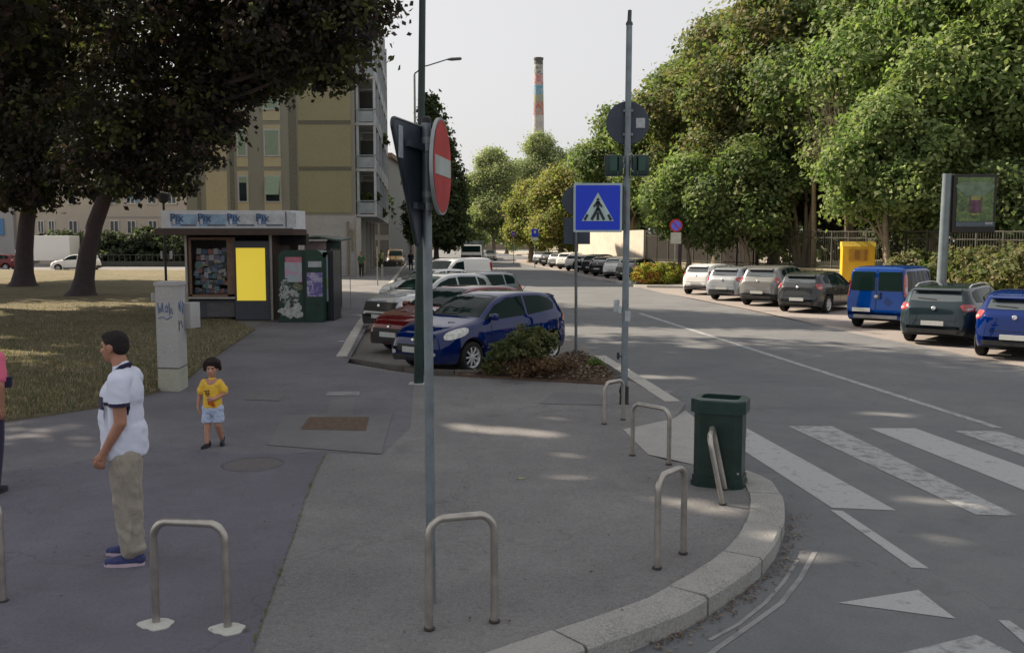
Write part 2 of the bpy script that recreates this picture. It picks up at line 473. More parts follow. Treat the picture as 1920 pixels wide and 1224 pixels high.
# thin line of weeds along the asphalt joint
# ------------------------------------------------------------------ markings on the road
MARKS = [
    (M_PAINT, [(1400, 803), (1680, 957), (1560, 952), (1396, 846)]),
    (M_PAINT_W, [(1478, 799), (1560, 799), (1909, 967), (1830, 965)]),
    (M_PAINT, [(1630, 803), (1716, 803), (2160, 962), (2060, 975)]),
    (M_PAINT_W, [(1790, 808), (1870, 808), (2350, 965), (2250, 970)]),
    (M_PAINT, [(1557, 956), (1580, 958), (1742, 1066), (1708, 1064)]),
    (M_PAINT, [(1572, 1130), (1722, 1106), (1792, 1160)]),
    (M_PAINT_W, [(1690, 1224), (1830, 1190), (1930, 1240), (1900, 1300), (1640, 1260)]),
    (M_PAINT_W, [(1872, 1163), (1892, 1163), (1990, 1230), (1950, 1232)]),
    (M_PAINT_W, [(1196, 588), (1203, 587), (1880, 802), (1862, 802)]),
    (M_PAINT_F, [(1192, 728), (1262, 733), (1256, 738), (1190, 734)]),
]
for m_, poly in MARKS:
    q = gp(poly)
    sheet('road_marking', q, .004, m_)
def arcline(pts, w, m_):
    c = gp(pts); a = []; b = []
    for i, p in enumerate(c):
        t = (c[min(i + 1, len(c) - 1)] - c[max(0, i - 1)]).normalized(); n_ = Vector((-t.y, t.x, 0))
        a.append(p + n_ * w / 2); b.append(p - n_ * w / 2)
    sheet('road_marking', a + b[::-1], .004, m_)
arcline([(1528, 1035), (1500, 1085), (1465, 1130), (1410, 1170), (1345, 1215), (1290, 1260)], .04, M_PAINT_F)
arcline([(1495, 1050), (1470, 1090), (1435, 1130), (1385, 1170), (1330, 1200)], .03, M_PAINT_F)
arcline([(1130, 525), (1240, 549), (1400, 580), (1590, 622), (1920, 690)], .12, M_PAINT_F)
arcline([(1010, 527), (1130, 531), (1175, 534)], .25, M_PAINT_W)
# reddish repair in the gutter
0 and sheet('repair_patch', gp([(1492, 985), (1560, 985), (1590, 1015), (1480, 1015)]), .003, mat('reddish_repair', (.15, .12, .105), .9, var=.2, scale=8, fine=.3))

# ------------------------------------------------------------------ lawn
def grassmat():
    m, nt, b = newmat('lawn_grass')
    co = objco(nt)
    a = noise(nt, .5, 6, .7, co, .5); c = noise(nt, 3.2, 6, .75, co, .3); f = noise(nt, 45, 4, .8, co)
    o = mixc(nt, ramp(nt, a, .35, .62), (.11, .115, .07), (.23, .195, .125))
    o = mixc(nt, ramp(nt, c, .42, .62), o, (.27, .235, .18))
    o = mixc(nt, ramp(nt, f, .4, .62, 0, .75), o, (.11, .1, .05))
    nt.links.new(o, b.inputs['Base Color']); b.inputs['Roughness'].default_value = .95
    b.inputs['Specular IOR Level'].default_value = .1
    bp = node(nt, 'ShaderNodeBump'); bp.inputs['Strength'].default_value = .9; bp.inputs['Distance'].default_value = .04
    nt.links.new(f, bp.inputs['Height']); nt.links.new(bp.outputs[0], b.inputs['Normal'])
    return m
M_LAWN = grassmat()
lawn_edge = gp([(-700, 905), (-200, 822), (40, 787), (110, 777), (195, 764), (290, 737), (352, 712), (400, 672), (440, 645), (478, 619), (430, 600)], SW)
lawn_far = gp([(520, 560), (600, 527), (610, 515)], SW)
lw = MB()
lp = [(p.x, p.y) for p in lawn_edge + lawn_far]
lp += [(-13.0, 80.5), (-60, 80.5), (-110, 80.5), (-110, 12), (-16, 8)]
lw.prism(lp, SW - .02, SW + .045)
lo = lw.build('lawn', M_LAWN); lo['kind'] = 'structure'
tuft_v = []; 
def tufts(name, region, n, h, cols, seed, z, parent=None, lab=None):
    rs = np.random.RandomState(seed)
    pts = []
    while len(pts) < n:
        p = region(rs)
        if p is not None: pts.append(p)
    pts = np.array(pts); n = len(pts)
    hh = h * (.5 + rs.rand(n)); a = rs.rand(n) * 2 * pi; w = hh * .16
    lean = (rs.rand(n, 2) - .5) * hh[:, None] * .9
    V = np.zeros((n, 3, 3)); V[:, 0, :2] = pts + np.stack([np.cos(a), np.sin(a)], 1) * w[:, None]; V[:, 1, :2] = pts - np.stack([np.cos(a), np.sin(a)], 1) * w[:, None]
    V[:, 2, :2] = pts + lean; V[:, :2, 2] = z; V[:, 2, 2] = z + hh
    me = bpy.data.meshes.new(name); me.vertices.add(n * 3); me.vertices.foreach_set('co', V.ravel())
    me.loops.add(n * 3); me.loops.foreach_set('vertex_index', np.arange(n * 3)); me.polygons.add(n)
    me.polygons.foreach_set('loop_start', np.arange(n) * 3); me.polygons.foreach_set('loop_total', np.full(n, 3)); me.update()
    c = np.array(cols)[rs.randint(0, len(cols), n)] * (.7 + .6 * rs.rand(n, 1))
    C = np.ones((n, 3, 4)); C[:, :, :3] = c[:, None, :]
    at = me.color_attributes.new('tint', 'FLOAT_COLOR', 'POINT'); at.data.foreach_set('color', C.ravel().astype(np.float32))
    o = link(name, me, M_LEAF_G, parent); 
    return o
M_LEAF_G = leafmat('blade', .7, .25)
def poly_in(pl):
    def f(x, y):
        c = False; j = len(pl) - 1
        for i in range(len(pl)):
            if ((pl[i][1] > y) != (pl[j][1] > y)) and x < (pl[j][0] - pl[i][0]) * (y - pl[i][1]) / (pl[j][1] - pl[i][1]) + pl[i][0]: c = not c
            j = i
        return c
    return f
inl = poly_in(lp)
def reg(rs):
    px = rs.rand() * 520 - 20; py = 560 + rs.rand() ** .8 * 240
    g = G(px, py, SW); return (g.x, g.y) if inl(g.x, g.y) else None
o = tufts('grass', reg, 26000, .055, [(.12, .135, .065), (.2, .17, .11), (.26, .215, .15), (.1, .115, .06), (.32, .27, .2), (.15, .115, .09)], 1, SW + .04)
tag(o, kind='stuff', label='short dry grass of the shaded lawn', cat='grass')
# ================================================================== BUILDINGS
def wallmat(name, col, **k): return mat(name, col, .9, var=k.get('var', .07), scale=k.get('scale', .6), fine=k.get('fine', .05), bump=.15, bscale=12)
M_GLASS = mat('window_glass', (.03, .04, .045), .08, var=.2, scale=.5, spec=.6)
def rowbox(mb, x0, x1, y0, y1, z0, z1): mb.box(((x0 + x1) / 2, (y0 + y1) / 2, (z0 + z1) / 2), (abs(x1 - x0), abs(y1 - y0), abs(z1 - z0)))
# olive apartment block: gable wall faces us, street side runs away along the road
BY = 68.0
def bx(px): return PX(px, BY)
def bz(py): return PZ(py, BY)
bld = empty('apartment_block', (bx(500), BY, 0))
tag(bld, 'six-storey olive and beige apartment block with stacked street balconies', 'apartment building')
bld_in = bld.location.copy()
def bpart(mb, name, m, parent=bld, smooth=False):
    mb.v = [(v[0] - bld_in.x, v[1] - bld_in.y, v[2]) for v in mb.v]
    return mb.build(name, m, parent, smooth)
floors = [bz(403) + 3.28 * k for k in range(7)]          # slab levels above the shops
top = floors[5] + .9
XL, XR = bx(352), bx(668)
DEP = 27
vdir = ROAD / ROAD.y
def skew(mb):                 # the block follows the road: lean its depth along the road direction
    mb.v = [(v[0] + (v[1] - BY) * vdir.x, v[1], v[2]) for v in mb.v]; return mb
M_OLIVE = wallmat('olive_render', (.265, .25, .15)); M_GREY = wallmat('grey_render', (.235, .23, .19)); M_TAN = wallmat('tan_render', (.43, .38, .25))
M_BASE = mat('stone_base', (.33, .325, .32), .9, var=.14, scale=1.2, fine=.2, bump=.4, bscale=5)
M_WHITE = mat('white_metal', (.46, .49, .53), .6, var=.08, scale=2)
mb = MB(); rowbox(mb, XL, XR, BY, BY + DEP, floors[0], top); bpart(skew(mb), 'wall', M_GREY)
mb = MB(); rowbox(mb, XL, XR + .02, BY + .03, BY + DEP, 0, floors[0]); bpart(skew(mb), 'base_wall', M_BASE)
mb = MB(); rowbox(mb, XL - .3, XR + .3, BY - .3, BY + DEP + .3, top, top + .35); bpart(skew(mb), 'roof', mat('roof_edge', (.2, .2, .2), .8))
for k in range(5):
    z0, z1 = floors[k] + .16, floors[k + 1] - .14
    mb = MB(); rowbox(mb, bx(563), bx(661), BY - .035, BY + .02, z0, z1); bpart(mb, 'panel', M_OLIVE)
    mb = MB(); rowbox(mb, bx(389), bx(429), BY - .035, BY + .02, z0, z1); bpart(mb, 'panel', M_TAN)
    for (a, b, op) in ((448, 469, 1), (498, 530, 0)):
        mb = MB(); rowbox(mb, bx(a), bx(b), BY - .03, BY + .02, z0, z1); bpart(mb, 'panel', M_TAN)
        w0, w1 = floors[k] + .98, floors[k] + 2.72
        mb = MB(); xa, xb = bx(a) + .06, bx(b) - .06
        for (p, q, r, s) in ((xa, xa + .07, w0, w1), (xb - .07, xb, w0, w1), (xa, xb, w1, w1 + .08), (xa - .05, xb + .05, w0 - .07, w0)):
            rowbox(mb, p, q, BY - .09, BY + .01, r, s)
        fr = bpart(mb, 'window', M_WHITE)
        mb = MB(); rowbox(mb, xa + .07, xb - .07, BY - .045, BY + .0, w0, w1); bpart(mb, 'glass', M_GLASS, fr)
        frac = {0: (.25 if op else .95), 1: 1, 2: 1, 3: .6, 4: .8}[k]
        mb = MB(); h = (w1 - w0) * frac
        if k == 0 and not op:
            mb.plate([(xa + .05, BY - .1, w1), (xb - .05, BY - .1, w1), (xb - .05, BY - .42, w1 - h * .78), (xa + .05, BY - .42, w1 - h * .78)], (0, -1, .3), .02)
        else:
            n = int(h / .06)
            for i in range(n): mb.box(((xa + xb) / 2, BY - .065, w1 - .03 - i * .06), (xb - xa - .16, .02, .053))
        if mb.v: bpart(mb, 'shutter', mat('green_shutter', (.27, .36, .27), .7, var=.06), fr)
    # slab bands
    mb = MB(); rowbox(mb, bx(563), bx(661), BY - .02, BY + .02, floors[k + 1] - .13, floors[k + 1] + .12); bpart(mb, 'slab_band', mat('band', (.15, .145, .11), .9))
for (a, b) in ((372, 380), (434, 443), (545, 560)):
    mb = MB(); rowbox(mb, bx(a), bx(b), BY - .012, BY + .02, floors[0], top); bpart(mb, 'pilaster', mat('pilaster_render', (.165, .16, .13), .9))
# balconies on the street side, first bay wraps the corner
M_SLAB = mat('balcony_slab', (.42, .43, .44), .8, var=.08, scale=2); M_RAIL = mat('balcony_rail', (.3, .34, .36), .6, var=.1, scale=2)
M_DARKR = mat('dark_recess', (.035, .035, .03), .9)
for j in range(5):
    y0 = BY + .4 + j * 5.1; y1 = y0 + 4.4
    for k in range(5):
        z = floors[k]
        mb = MB(); rowbox(mb, XR, XR + 1.5, y0, y1, z - .12, z + .06); s = bpart(skew(mb), 'balcony', M_SLAB)
        mb = MB()
        rowbox(mb, XR + 1.42, XR + 1.48, y0, y1, z + .98, z + 1.05); rowbox(mb, XR, XR + 1.48, y0, y0 + .06, z + .98, z + 1.05)
        rowbox(mb, XR + 1.44, XR + 1.47, y0 + .1, y1 - .1, z + .12, z + .9)
        rowbox(mb, XR + .12, XR + 1.38, y0 + .02, y0 + .04, z + .12, z + .9)
        bpart(skew(mb), 'railing', M_RAIL, s)
        mb = MB(); rowbox(mb, XR + .28, XR + 1.3, y0 + 1.3, y0 + 1.4, z + .1, floors[k] + (2.2 if k % 2 else 2.45)); bpart(skew(mb), 'recess_shade_panel', M_DARKR, s)  # dark panel added as the shade inside the balcony recess
        mb = MB(); rowbox(mb, XR - .02, XR + .03, y0 + .5, y1 - .6, z + .06, z + 2.5); bpart(skew(mb), 'glass_door', M_DARKR, s)
    mb = MB()
    for yy in (y0 + .05, y1 - .15):
        rowbox(mb, XR + 1.32, XR + 1.5, yy, yy + .16, floors[0], floors[5] + .4)
        if j == 0: rowbox(mb, XR + .08, XR + .26, yy, yy + .16, floors[0], floors[5] + .4)
    bpart(skew(mb), 'balcony_post', M_WHITE)
# recess wall behind the corner balcony, lighter end
# shop fronts under the balconies
for j in range(5):
    y0 = BY + .8 + j * 5.1
    mb = MB(); rowbox(mb, XR + .0, XR + .05, y0, y0 + 3.4, .15, floors[0] - .7); bpart(skew(mb), 'shop_window', M_DARKR)
    mb = MB(); rowbox(mb, XR + .0, XR + .35, y0 - .9, y0 - .3, .1, floors[0] - .2); bpart(skew(mb), 'pillar', M_CONC)
mb = MB()
for (px, a, b) in ((653, 415, 520), (661, 430, 470), (656, 430, 434)):
    rowbox(mb, bx(px) - .06, bx(px) + .06, BY - .08, BY + .03, bz(b), bz(a))
bpart(mb, 'downpipe', mat('pipe_ochre', (.25, .22, .14), .8))
# plants on the balconies
LEAF = None
# pale building across the lawn
BY2 = 104.0
b2 = empty('pale_building', (PX(200, BY2), BY2, 0)); tag(b2, 'pale beige low building with white-framed windows behind the lawn trees', 'building')
o2 = b2.location.copy()
def b2p(mb, name, m, parent=b2):
    mb.v = [(v[0] - o2.x, v[1] - o2.y, v[2]) for v in mb.v]; return mb.build(name, m, parent)
M_PALE = wallmat('pale_render', (.42, .37, .31)); M_GREYW = wallmat('grey_wall', (.3, .3, .3))
X = lambda p: PX(p, BY2); Z = lambda p: PZ(p, BY2)
mb = MB(); rowbox(mb, X(-260), X(352), BY2, BY2 + 14, 0, Z(262)); b2p(mb, 'wall', M_PALE)
mb = MB(); rowbox(mb, X(-100), X(32), BY2 - .6, BY2 + .02, 0, Z(300)); b2p(mb, 'stair_wall', M_GREYW)
mb = MB(); rowbox(mb, X(-264), X(356), BY2 - .4, BY2 + 14.3, Z(262), Z(262) + .4); b2p(mb, 'roof', mat('roof_tan', (.25, .2, .17), .9))
mb = MB(); rowbox(mb, X(178), X(350), BY2 - .05, BY2 + .02, Z(408), Z(406)); b2p(mb, 'string_course', M_GREYW)
def win2(a, b, c, d, shutter=None):
    mb = MB(); x0, x1, z0, z1 = X(a), X(b), Z(d), Z(c)
    for (p, q, r, s) in ((x0 - .12, x0, z0, z1), (x1, x1 + .12, z0, z1), (x0 - .12, x1 + .12, z1, z1 + .1), (x0 - .2, x1 + .2, z0 - .15, z0), ((x0 + x1) / 2 - .05, (x0 + x1) / 2 + .05, z0, z1)):
        rowbox(mb, p, q, BY2 - .1, BY2 + .01, r, s)
    f = b2p(mb, 'window', mat('window_white', (.55, .53, .5), .7))
    mb = MB(); rowbox(mb, x0, x1, BY2 - .04, BY2 + .005, z0, z1); b2p(mb, 'glass', M_GLASS if shutter is None else shutter, f)
for r in range(3):
    for a in (74, 94, 132, 209, 241, 281, 318, -30, -90, -150):
        dy = r * 56
        if r == 0 and a == 318: win2(323, 342, 403, 422, mat('blue_poster', (.12, .25, .42), .6)); continue
        win2(a, a + (14 if a > 120 else 9), 415 - dy, 437 - dy)
mb = MB(); rowbox(mb, X(6), X(15), BY2 - .7, BY2 - .6, Z(441), Z(410)); b2p(mb, 'blue_door', mat('blue_paint', (.08, .2, .4), .6))
mb = MB(); rowbox(mb, X(240), X(265), BY2 - .06, BY2 + .01, Z(379), Z(367)); b2p(mb, 'blue_awning', mat('blue_awning', (.15, .3, .45), .7))
# pink-brown houses down the side street
def house(px0, px1, ytop, Y, col, lab, dep=14, rows=3, cols=3, name='town_house'):
    h = empty(name, (PX(px0, Y), Y, 0)); tag(h, lab, 'house')
    x0, x1 = 0, PX(px1, Y) - PX(px0, Y); zt = PZ(ytop, Y)
    mb = MB(); rowbox(mb, x0, x1, 0, dep, 0, zt); mb.build('wall', wallmat(name + str(px0), col), h)
    mb = MB(); rowbox(mb, x0 - .4, x1 + .4, -.5, dep + .3, zt, zt + .5); mb.build('roof', mat('tile_roof', (.2, .14, .11), .9), h)
    for r in range(rows):
        for c in range(cols):
            xc = x0 + (c + .5) * (x1 - x0) / cols; z = 1.2 + r * (zt - 1) / rows
            mb = MB(); rowbox(mb, xc - .6, xc + .6, -.06, .02, z - .05, z + 1.7); f = mb.build('window', mat('surround', (.3, .26, .22), .8), h)
            mb = MB(); rowbox(mb, xc - .5, xc + .5, -.09, -.05, z, z + 1.6); mb.build('glass', M_GLASS, f)
    return h
house(722, 775, 330, 135, (.24, .17, .14), 'pinkish brown house beyond the balconies, seen over the parked cars', rows=4, cols=3)
house(690, 731, 296, 104, (.2, .21, .21), 'narrow grey house with dark cornice right behind the balconies', rows=5, cols=2, dep=20)
house(640, 724, 300, 150, (.26, .22, .18), 'dull beige house at the end of the balcony row', rows=4, cols=3)
house(560, 1010, 425, 330, (.26, .2, .16), 'low brick house closing the street behind the far trees', rows=2, cols=6)
# painted chimney
CY = 620.0
ch = empty('chimney', (PX(1009, CY), CY, 0)); tag(ch, 'tall painted factory chimney with red, blue and orange bands', 'chimney')
def band(y0, y1, r0, r1, m, nm='band'):
    mb = MB(); mb.lathe([(r0, PZ(y0, CY)), (r1, PZ(y1, CY))], n=28); return mb.build(nm, m, ch, True)
def chm(name, c1, c2, sc=.25):
    m, nt, b = newmat(name); co = objco(nt)
    v = node(nt, 'ShaderNodeTexVoronoi'); v.inputs['Scale'].default_value = sc; nt.links.new(co, v.inputs['Vector'])
    nt.links.new(mixc(nt, ramp(nt, noise(nt, sc, 3, .7, co, 1.5), .45, .55), c1, c2), b.inputs['Base Color']); b.inputs['Roughness'].default_value = .9
    return m
RW = lambda y: (5.0 + (y - 110) * .012) / 2 * 1.0 + .35
bands = [(455, 205, chm('chim_base', (.42, .42, .4), (.32, .32, .33))), (217, 192, chm('chim_red2', (.36, .13, .1), (.3, .28, .28))), (192, 179, chm('chim_org', (.35, .3, .15), (.2, .28, .3))),
         (179, 160, chm('chim_blue', (.1, .27, .4), (.3, .35, .4))), (160, 141, chm('chim_red', (.4, .17, .17), (.42, .35, .36))), (141, 122, chm('chim_grey', (.17, .18, .19), (.4, .4, .4))), (122, 110, chm('chim_dark', (.08, .085, .09), (.12, .12, .12)))]
bands[0] = (455, 217, bands[0][2])
for a, b, m_ in bands: band(a, b, RW(a), RW(b), m_)
mb = MB(); mb.lathe([(RW(110) * .98, PZ(110, CY)), (RW(110) * 1.12, PZ(109, CY)), (RW(110) * 1.12, PZ(112.5, CY)), (RW(112) * 1.0, PZ(113, CY))], n=28); mb.build('rim', mat('chim_rim', (.1, .1, .1), .8), ch)

# white wall and park railing on the far side
w0 = G(1070, 502); w1 = G(1213, 510)
def quadwall(name, a, b, h, th, m, lab, cat, z0=0):
    mb = MB(); dd = (b - a); L = dd.length; an = atan2(dd.y, dd.x)
    mb.box(((a.x + b.x) / 2 * 0 + L / 2, 0, (h + z0) / 2), (L, th, h - z0))
    o = mb.build(name, m); o.location = (a.x, a.y, 0); o.rotation_euler.z = an
    return tag(o, lab, cat)
wa = Vector((PX(1088, 92), 92, 0)); wb2 = Vector((PX(1211, 76), 76, 0))
ww = quadwall('boundary_wall', wa, wb2, PZ(433, 82), .4, mat('white_plaster', (.5, .45, .38), .9, var=.15, scale=1.2, fine=.1, bump=.2), 'pale plastered wall standing behind the parked cars, beside the railing', 'wall')
tree_ground = MB()
FY0, FY1 = 74.0, 30.0
fa = Vector((PX(1211, 75.5), 75.5, 0)); fb = Vector((PX(2300, 30), 30, 0))
fmid = Vector((PX(1560, 52), 52, 0))
fence = empty('park_railing', (0, 0, 0)); tag(fence, 'long dark metal park railing on a low mossy wall behind the parked cars', 'fence')
def along(p, q, n): return [p.lerp(q, i / n) for i in range(n + 1)]
path = along(fa, fmid, 12) + along(fmid, fb, 14)[1:]
M_FENCE = mat('fence_metal', (.045, .045, .035), .7, var=.25, scale=2); M_LOW = mat('mossy_wall', (.22, .2, .14), .95, var=.2, scale=1.5, fine=.3, bump=.4)
lw_ = MB(); rls = [MB(), MB(), MB()]; brs = MB()
def fh(p): return PZ(434, p.y)
for i, (p, q) in enumerate(zip(path, path[1:])):
    dd = q - p; L = dd.length; an = atan2(dd.y, dd.x); c = (p + q) / 2
    lw_.box((c.x, c.y, .4), (L, .3, 1.1), an); lw_.box((c.x, c.y, 1.0), (L, .4, .1), an)
    for hh, r_ in zip((fh(c), fh(c) - .35, 1.2), rls): r_.box((c.x, c.y, hh), (L + .02, .06, .055), an)
    pst = MB(); pst.box((p.x, p.y, fh(c) / 2 + .5), (.09, .09, fh(c) - 1.0 + .1), an); pst.build('post', M_FENCE, fence)
    nb = int(L / .16)
    for k in range(nb):
        s = p.lerp(q, (k + .5) / nb); brs.box((s.x, s.y, (fh(s) + 1.1) / 2), (.022, .022, fh(s) - 1.15), an)
lw_.build('low_wall', M_LOW, fence); [r_.build('rail', M_FENCE, fence) for r_ in rls]; brs.build('bars', M_FENCE, fence)
# ground of the park behind it, gently rising
pk = MB(); n = len(path); vs = []; off = [0.2, 6, 14, 40, 120]; zz = [.3, .5, .8, 1.2, 1.5]
for p in path:
    for o_, z_ in zip(off, zz): vs.append((p.x + o_ * .92, p.y + o_ * .4, z_))
fs = [[i * 5 + k, i * 5 + k + 1, (i + 1) * 5 + k + 1, (i + 1) * 5 + k] for i in range(n - 1) for k in range(4)]
pk.add(vs, fs); po = pk.build('park_ground', M_LAWN); po['kind'] = 'structure'
# darker brick wall piece further behind the railing, left part
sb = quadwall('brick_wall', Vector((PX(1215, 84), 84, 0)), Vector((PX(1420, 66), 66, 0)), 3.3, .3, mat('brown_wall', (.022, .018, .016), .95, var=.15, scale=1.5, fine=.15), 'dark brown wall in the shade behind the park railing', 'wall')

# ================================================================== KIOSK
KY = 28.7
kz = lambda py: PZ(py, KY); kx = lambda px: PX(px, KY)
kiosk = empty('newspaper_kiosk', (kx(430), KY, SW)); tag(kiosk, 'brown news kiosk with blue and white roof sign and magazine window', 'kiosk')
ko = kiosk.location.copy()
def kp(mb, name, m, parent=kiosk, smooth=False):
    mb.v = [(v[0] - ko.x, v[1] - ko.y, v[2] - ko.z) for v in mb.v]; return mb.build(name, m, parent, smooth)
M_KB = mat('kiosk_brown', (.07, .045, .038), .6, var=.15, scale=4); M_KG = mat('kiosk_slate', (.06, .065, .085), .5, var=.08, scale=3); M_KW = mat('kiosk_wood', (.2, .125, .085), .6, var=.15, scale=6)
M_STEEL = mat('dull_steel', (.34, .33, .31), .45, metal=.6, var=.1, scale=8)
# hollow body: back wall, side walls, counter front, roof
mb = MB(); rowbox(mb, kx(350), PX(558, KY + 2.3), KY + 2.3, KY + 2.4, SW, kz(438)); kp(mb, 'back_wall', M_KB)
mb = MB(); rowbox(mb, kx(348), kx(353), KY + .02, KY + 2.3, SW, kz(438)); kp(mb, 'side_wall', M_KB)
mb = MB(); rowbox(mb, kx(505), kx(511), KY + .02, KY + 2.3, SW, kz(438)); kp(mb, 'side_wall', M_KB)
mb = MB(); rowbox(mb, kx(354), kx(440), KY + .05, KY + .4, SW + .08, kz(563)); kp(mb, 'counter', M_KG)
mb = MB(); rowbox(mb, kx(352), kx(441), KY - .15, KY + .45, kz(560), kz(556)); kp(mb, 'shelf', M_STEEL)
mb = MB(); rowbox(mb, kx(384), kx(436), KY + .03, KY + .06, kz(594), kz(568)); rowbox(mb, kx(386), kx(437), KY, KY + .07, kz(594), kz(592)); kp(mb, 'vent_panel', mat('vent_panel', (.1, .1, .11), .5))
mb = MB(); rowbox(mb, kx(346), kx(350), KY - .02, KY + .08, SW, kz(440)); kp(mb, 'corner_post', M_STEEL)
mb = MB(); rowbox(mb, kx(505), kx(510), KY - .04, KY + .06, SW, kz(440)); kp(mb, 'corner_post', M_STEEL)
mb = MB()
for (a, b, c, d) in ((353, 357, 450, 556), (424, 432, 450, 556), (432, 440, 450, 556), (353, 440, 445, 450), (353, 440, 552, 556)):
    rowbox(mb, kx(a), kx(b), KY + .02, KY + .12, kz(d), kz(c))
wf = kp(mb, 'window', M_KW)
m, nt, b = newmat('clear_glass'); b.inputs['Base Color'].default_value = (.02, .02, .02, 1); b.inputs['Roughness'].default_value = .03
tb = node(nt, 'ShaderNodeBsdfTransparent'); ms = node(nt, 'ShaderNodeMixShader'); fr_ = node(nt, 'ShaderNodeFresnel'); fr_.inputs['IOR'].default_value = 1.6
nt.links.new(fr_.outputs[0], ms.inputs[0]); nt.links.new(tb.outputs[0], ms.inputs[1]); nt.links.new(b.outputs[0], ms.inputs[2]); nt.links.new(ms.outputs[0], nt.nodes['Material Output'].inputs[0])
M_CLEAR = m
mb = MB(); rowbox(mb, kx(357), kx(424), KY + .06, KY + .065, kz(552), kz(450)); kp(mb, 'pane', M_CLEAR, wf)
m, nt, YB = newmat('yellow_panel_glow'); YB.inputs['Base Color'].default_value = (.9, .72, .08, 1); YB.inputs['Emission Color'].default_value = (.95, .72, .06, 1); YB.inputs['Emission Strength'].default_value = .22; YPM = m  # glow added to brighten the yellow poster; no lamp known behind it
# panel with the yellow poster
mb = MB(); rowbox(mb, kx(440), kx(505), KY - .1, KY + .2, SW + .02, kz(452)); kp(mb, 'poster_case', M_KG)
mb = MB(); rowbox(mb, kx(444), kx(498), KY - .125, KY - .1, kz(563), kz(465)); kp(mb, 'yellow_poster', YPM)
# magazines: racks behind the glass, one board per row with many covers
rnd = random.Random(11)
magm = [mat('mag%d' % i, c, .5, var=.2, scale=30) for i, c in enumerate([(.55, .26, .24), (.33, .47, .62), (.78, .8, .82), (.24, .42, .42), (.6, .54, .38), (.4, .33, .5), (.72, .72, .72), (.16, .24, .4), (.12, .14, .16)])]
mg = MB()
for r in range(7):
    x = kx(358); z0 = kz(550 - r * 11.5 - (4 if r else 0))
    while x < kx(421):
        w = rnd.uniform(.1, .2); hgt = rnd.uniform(.13, .2)
        mg.cm = rnd.randrange(len(magm)); mg.box((x + w / 2, KY + .22 + r * .04, z0 + hgt / 2), (w * .92, .015, hgt), 0, Matrix.Rotation(rnd.uniform(-.1, .1), 3, 'Y') @ Matrix.Rotation(-.18, 3, 'X')); x += w
for k in range(34):
    mg.cm = rnd.randrange(len(magm)); w = rnd.uniform(.08, .24); mg.box((rnd.uniform(kx(361), kx(419)), KY + .19 - .001 * k, rnd.uniform(kz(545), kz(485))), (w, .006, rnd.uniform(.06, .2)), 0, Matrix.Rotation(rnd.uniform(-.35, .35), 3, 'Y'))
mgo = kp(mg, 'magazine_rack', magm); 
mb = MB(); rowbox(mb, kx(355), kx(424), KY + .42, KY + 1.0, kz(563), kz(551)); kp(mb, 'display_ledge', mat('ledge', (.42, .3, .25), .6))
mb = MB(); rowbox(mb, kx(409), kx(420), KY + .3, KY + .33, kz(510), kz(472)); kp(mb, 'notice', mat('notice', (.14, .19, .18), .6))
# roof: dark soffit band, then the light box with four panels, chamfered corner at its end
mb = MB(); mb.prism([(kx(308), KY - .75), (kx(560), KY - .75), (kx(577), KY - .1), (PX(574, KY + 2.6), KY + 2.6), (kx(308), KY + 2.6)], kz(441), kz(431)); kp(mb, 'soffit', M_KB)
mb = MB(); mb.prism([(kx(320), KY - .72), (kx(557), KY - .72), (kx(574), KY - .05), (PX(571, KY + 2.5), KY + 2.5), (kx(320), KY + 2.5)], kz(430), kz(396)); kp(mb, 'roof_box', mat('sign_white', (.6, .62, .66), .5, var=.05))
mb = MB(); rowbox(mb, kx(311), kx(560), KY - .76, KY - .72, kz(431), kz(428.5)); kp(mb, 'gutter', mat('gutter', (.09, .085, .085), .5))
m_sb = mat('sign_blue', (.3, .44, .62), .5, var=.25, scale=3); m_sw = mat('sign_pale', (.52, .56, .6), .5); m_si = mat('sign_ink', (.03, .06, .15), .5)
FYs = KY - .72
edges = [320.5, 372, 427, 481, 535.5]
for i in range(4):
    a, b = edges[i] + 2.5, edges[i + 1] - 1.5
    mb = MB(); rowbox(mb, PX(a, FYs), PX(b, FYs), FYs - .012, FYs, PZ(424.5, FYs), PZ(402, FYs)); pn = kp(mb, 'sign_panel', m_sb if i < 2 else m_sw)
    mb = MB(); rowbox(mb, PX(a, FYs), PX(a + 17, FYs), FYs - .02, FYs - .012, PZ(421, FYs), PZ(402, FYs)); kp(mb, 'logo_field', mat('sign_blue_dark', (.14, .24, .42), .5), pn)
    mb = MB(); rowbox(mb, PX(a + 16, FYs), PX(b - 2, FYs), FYs - .018, FYs - .012, PZ(424, FYs), PZ(420.5, FYs)); kp(mb, 'strapline', mat('sign_grey', (.14, .17, .22), .5), pn)
    t = text_mesh('Pix', .34, m_si, 'lettering', pn, (PX(a + 10, FYs) - ko.x, FYs - .024 - ko.y, PZ(409, FYs) - ko.z), (pi / 2, 0, 0), .003)
    mb = MB(); cx_ = PX(a + 5, FYs); mb.lathe([(.0001, 0), (.035, 0), (.035, .01), (.0001, .01)], (cx_, FYs - .03, PZ(413, FYs)), 'y', 10); rowbox(mb, cx_ - .035, cx_ + .035, FYs - .03, FYs - .02, PZ(420.5, FYs), PZ(414.5, FYs)); kp(mb, 'figure', mat('sign_fig', (.6, .62, .65), .5), pn)
mb = MB(); rowbox(mb, PX(536.5, FYs), PX(538, FYs), FYs - .02, FYs, PZ(426, FYs), PZ(397, FYs)); kp(mb, 'mullion', M_KB)
mb = MB(); rowbox(mb, PX(539, FYs), PX(556, FYs), FYs - .012, FYs, PZ(426, FYs), PZ(399, FYs)); kp(mb, 'sign_panel', m_sw)
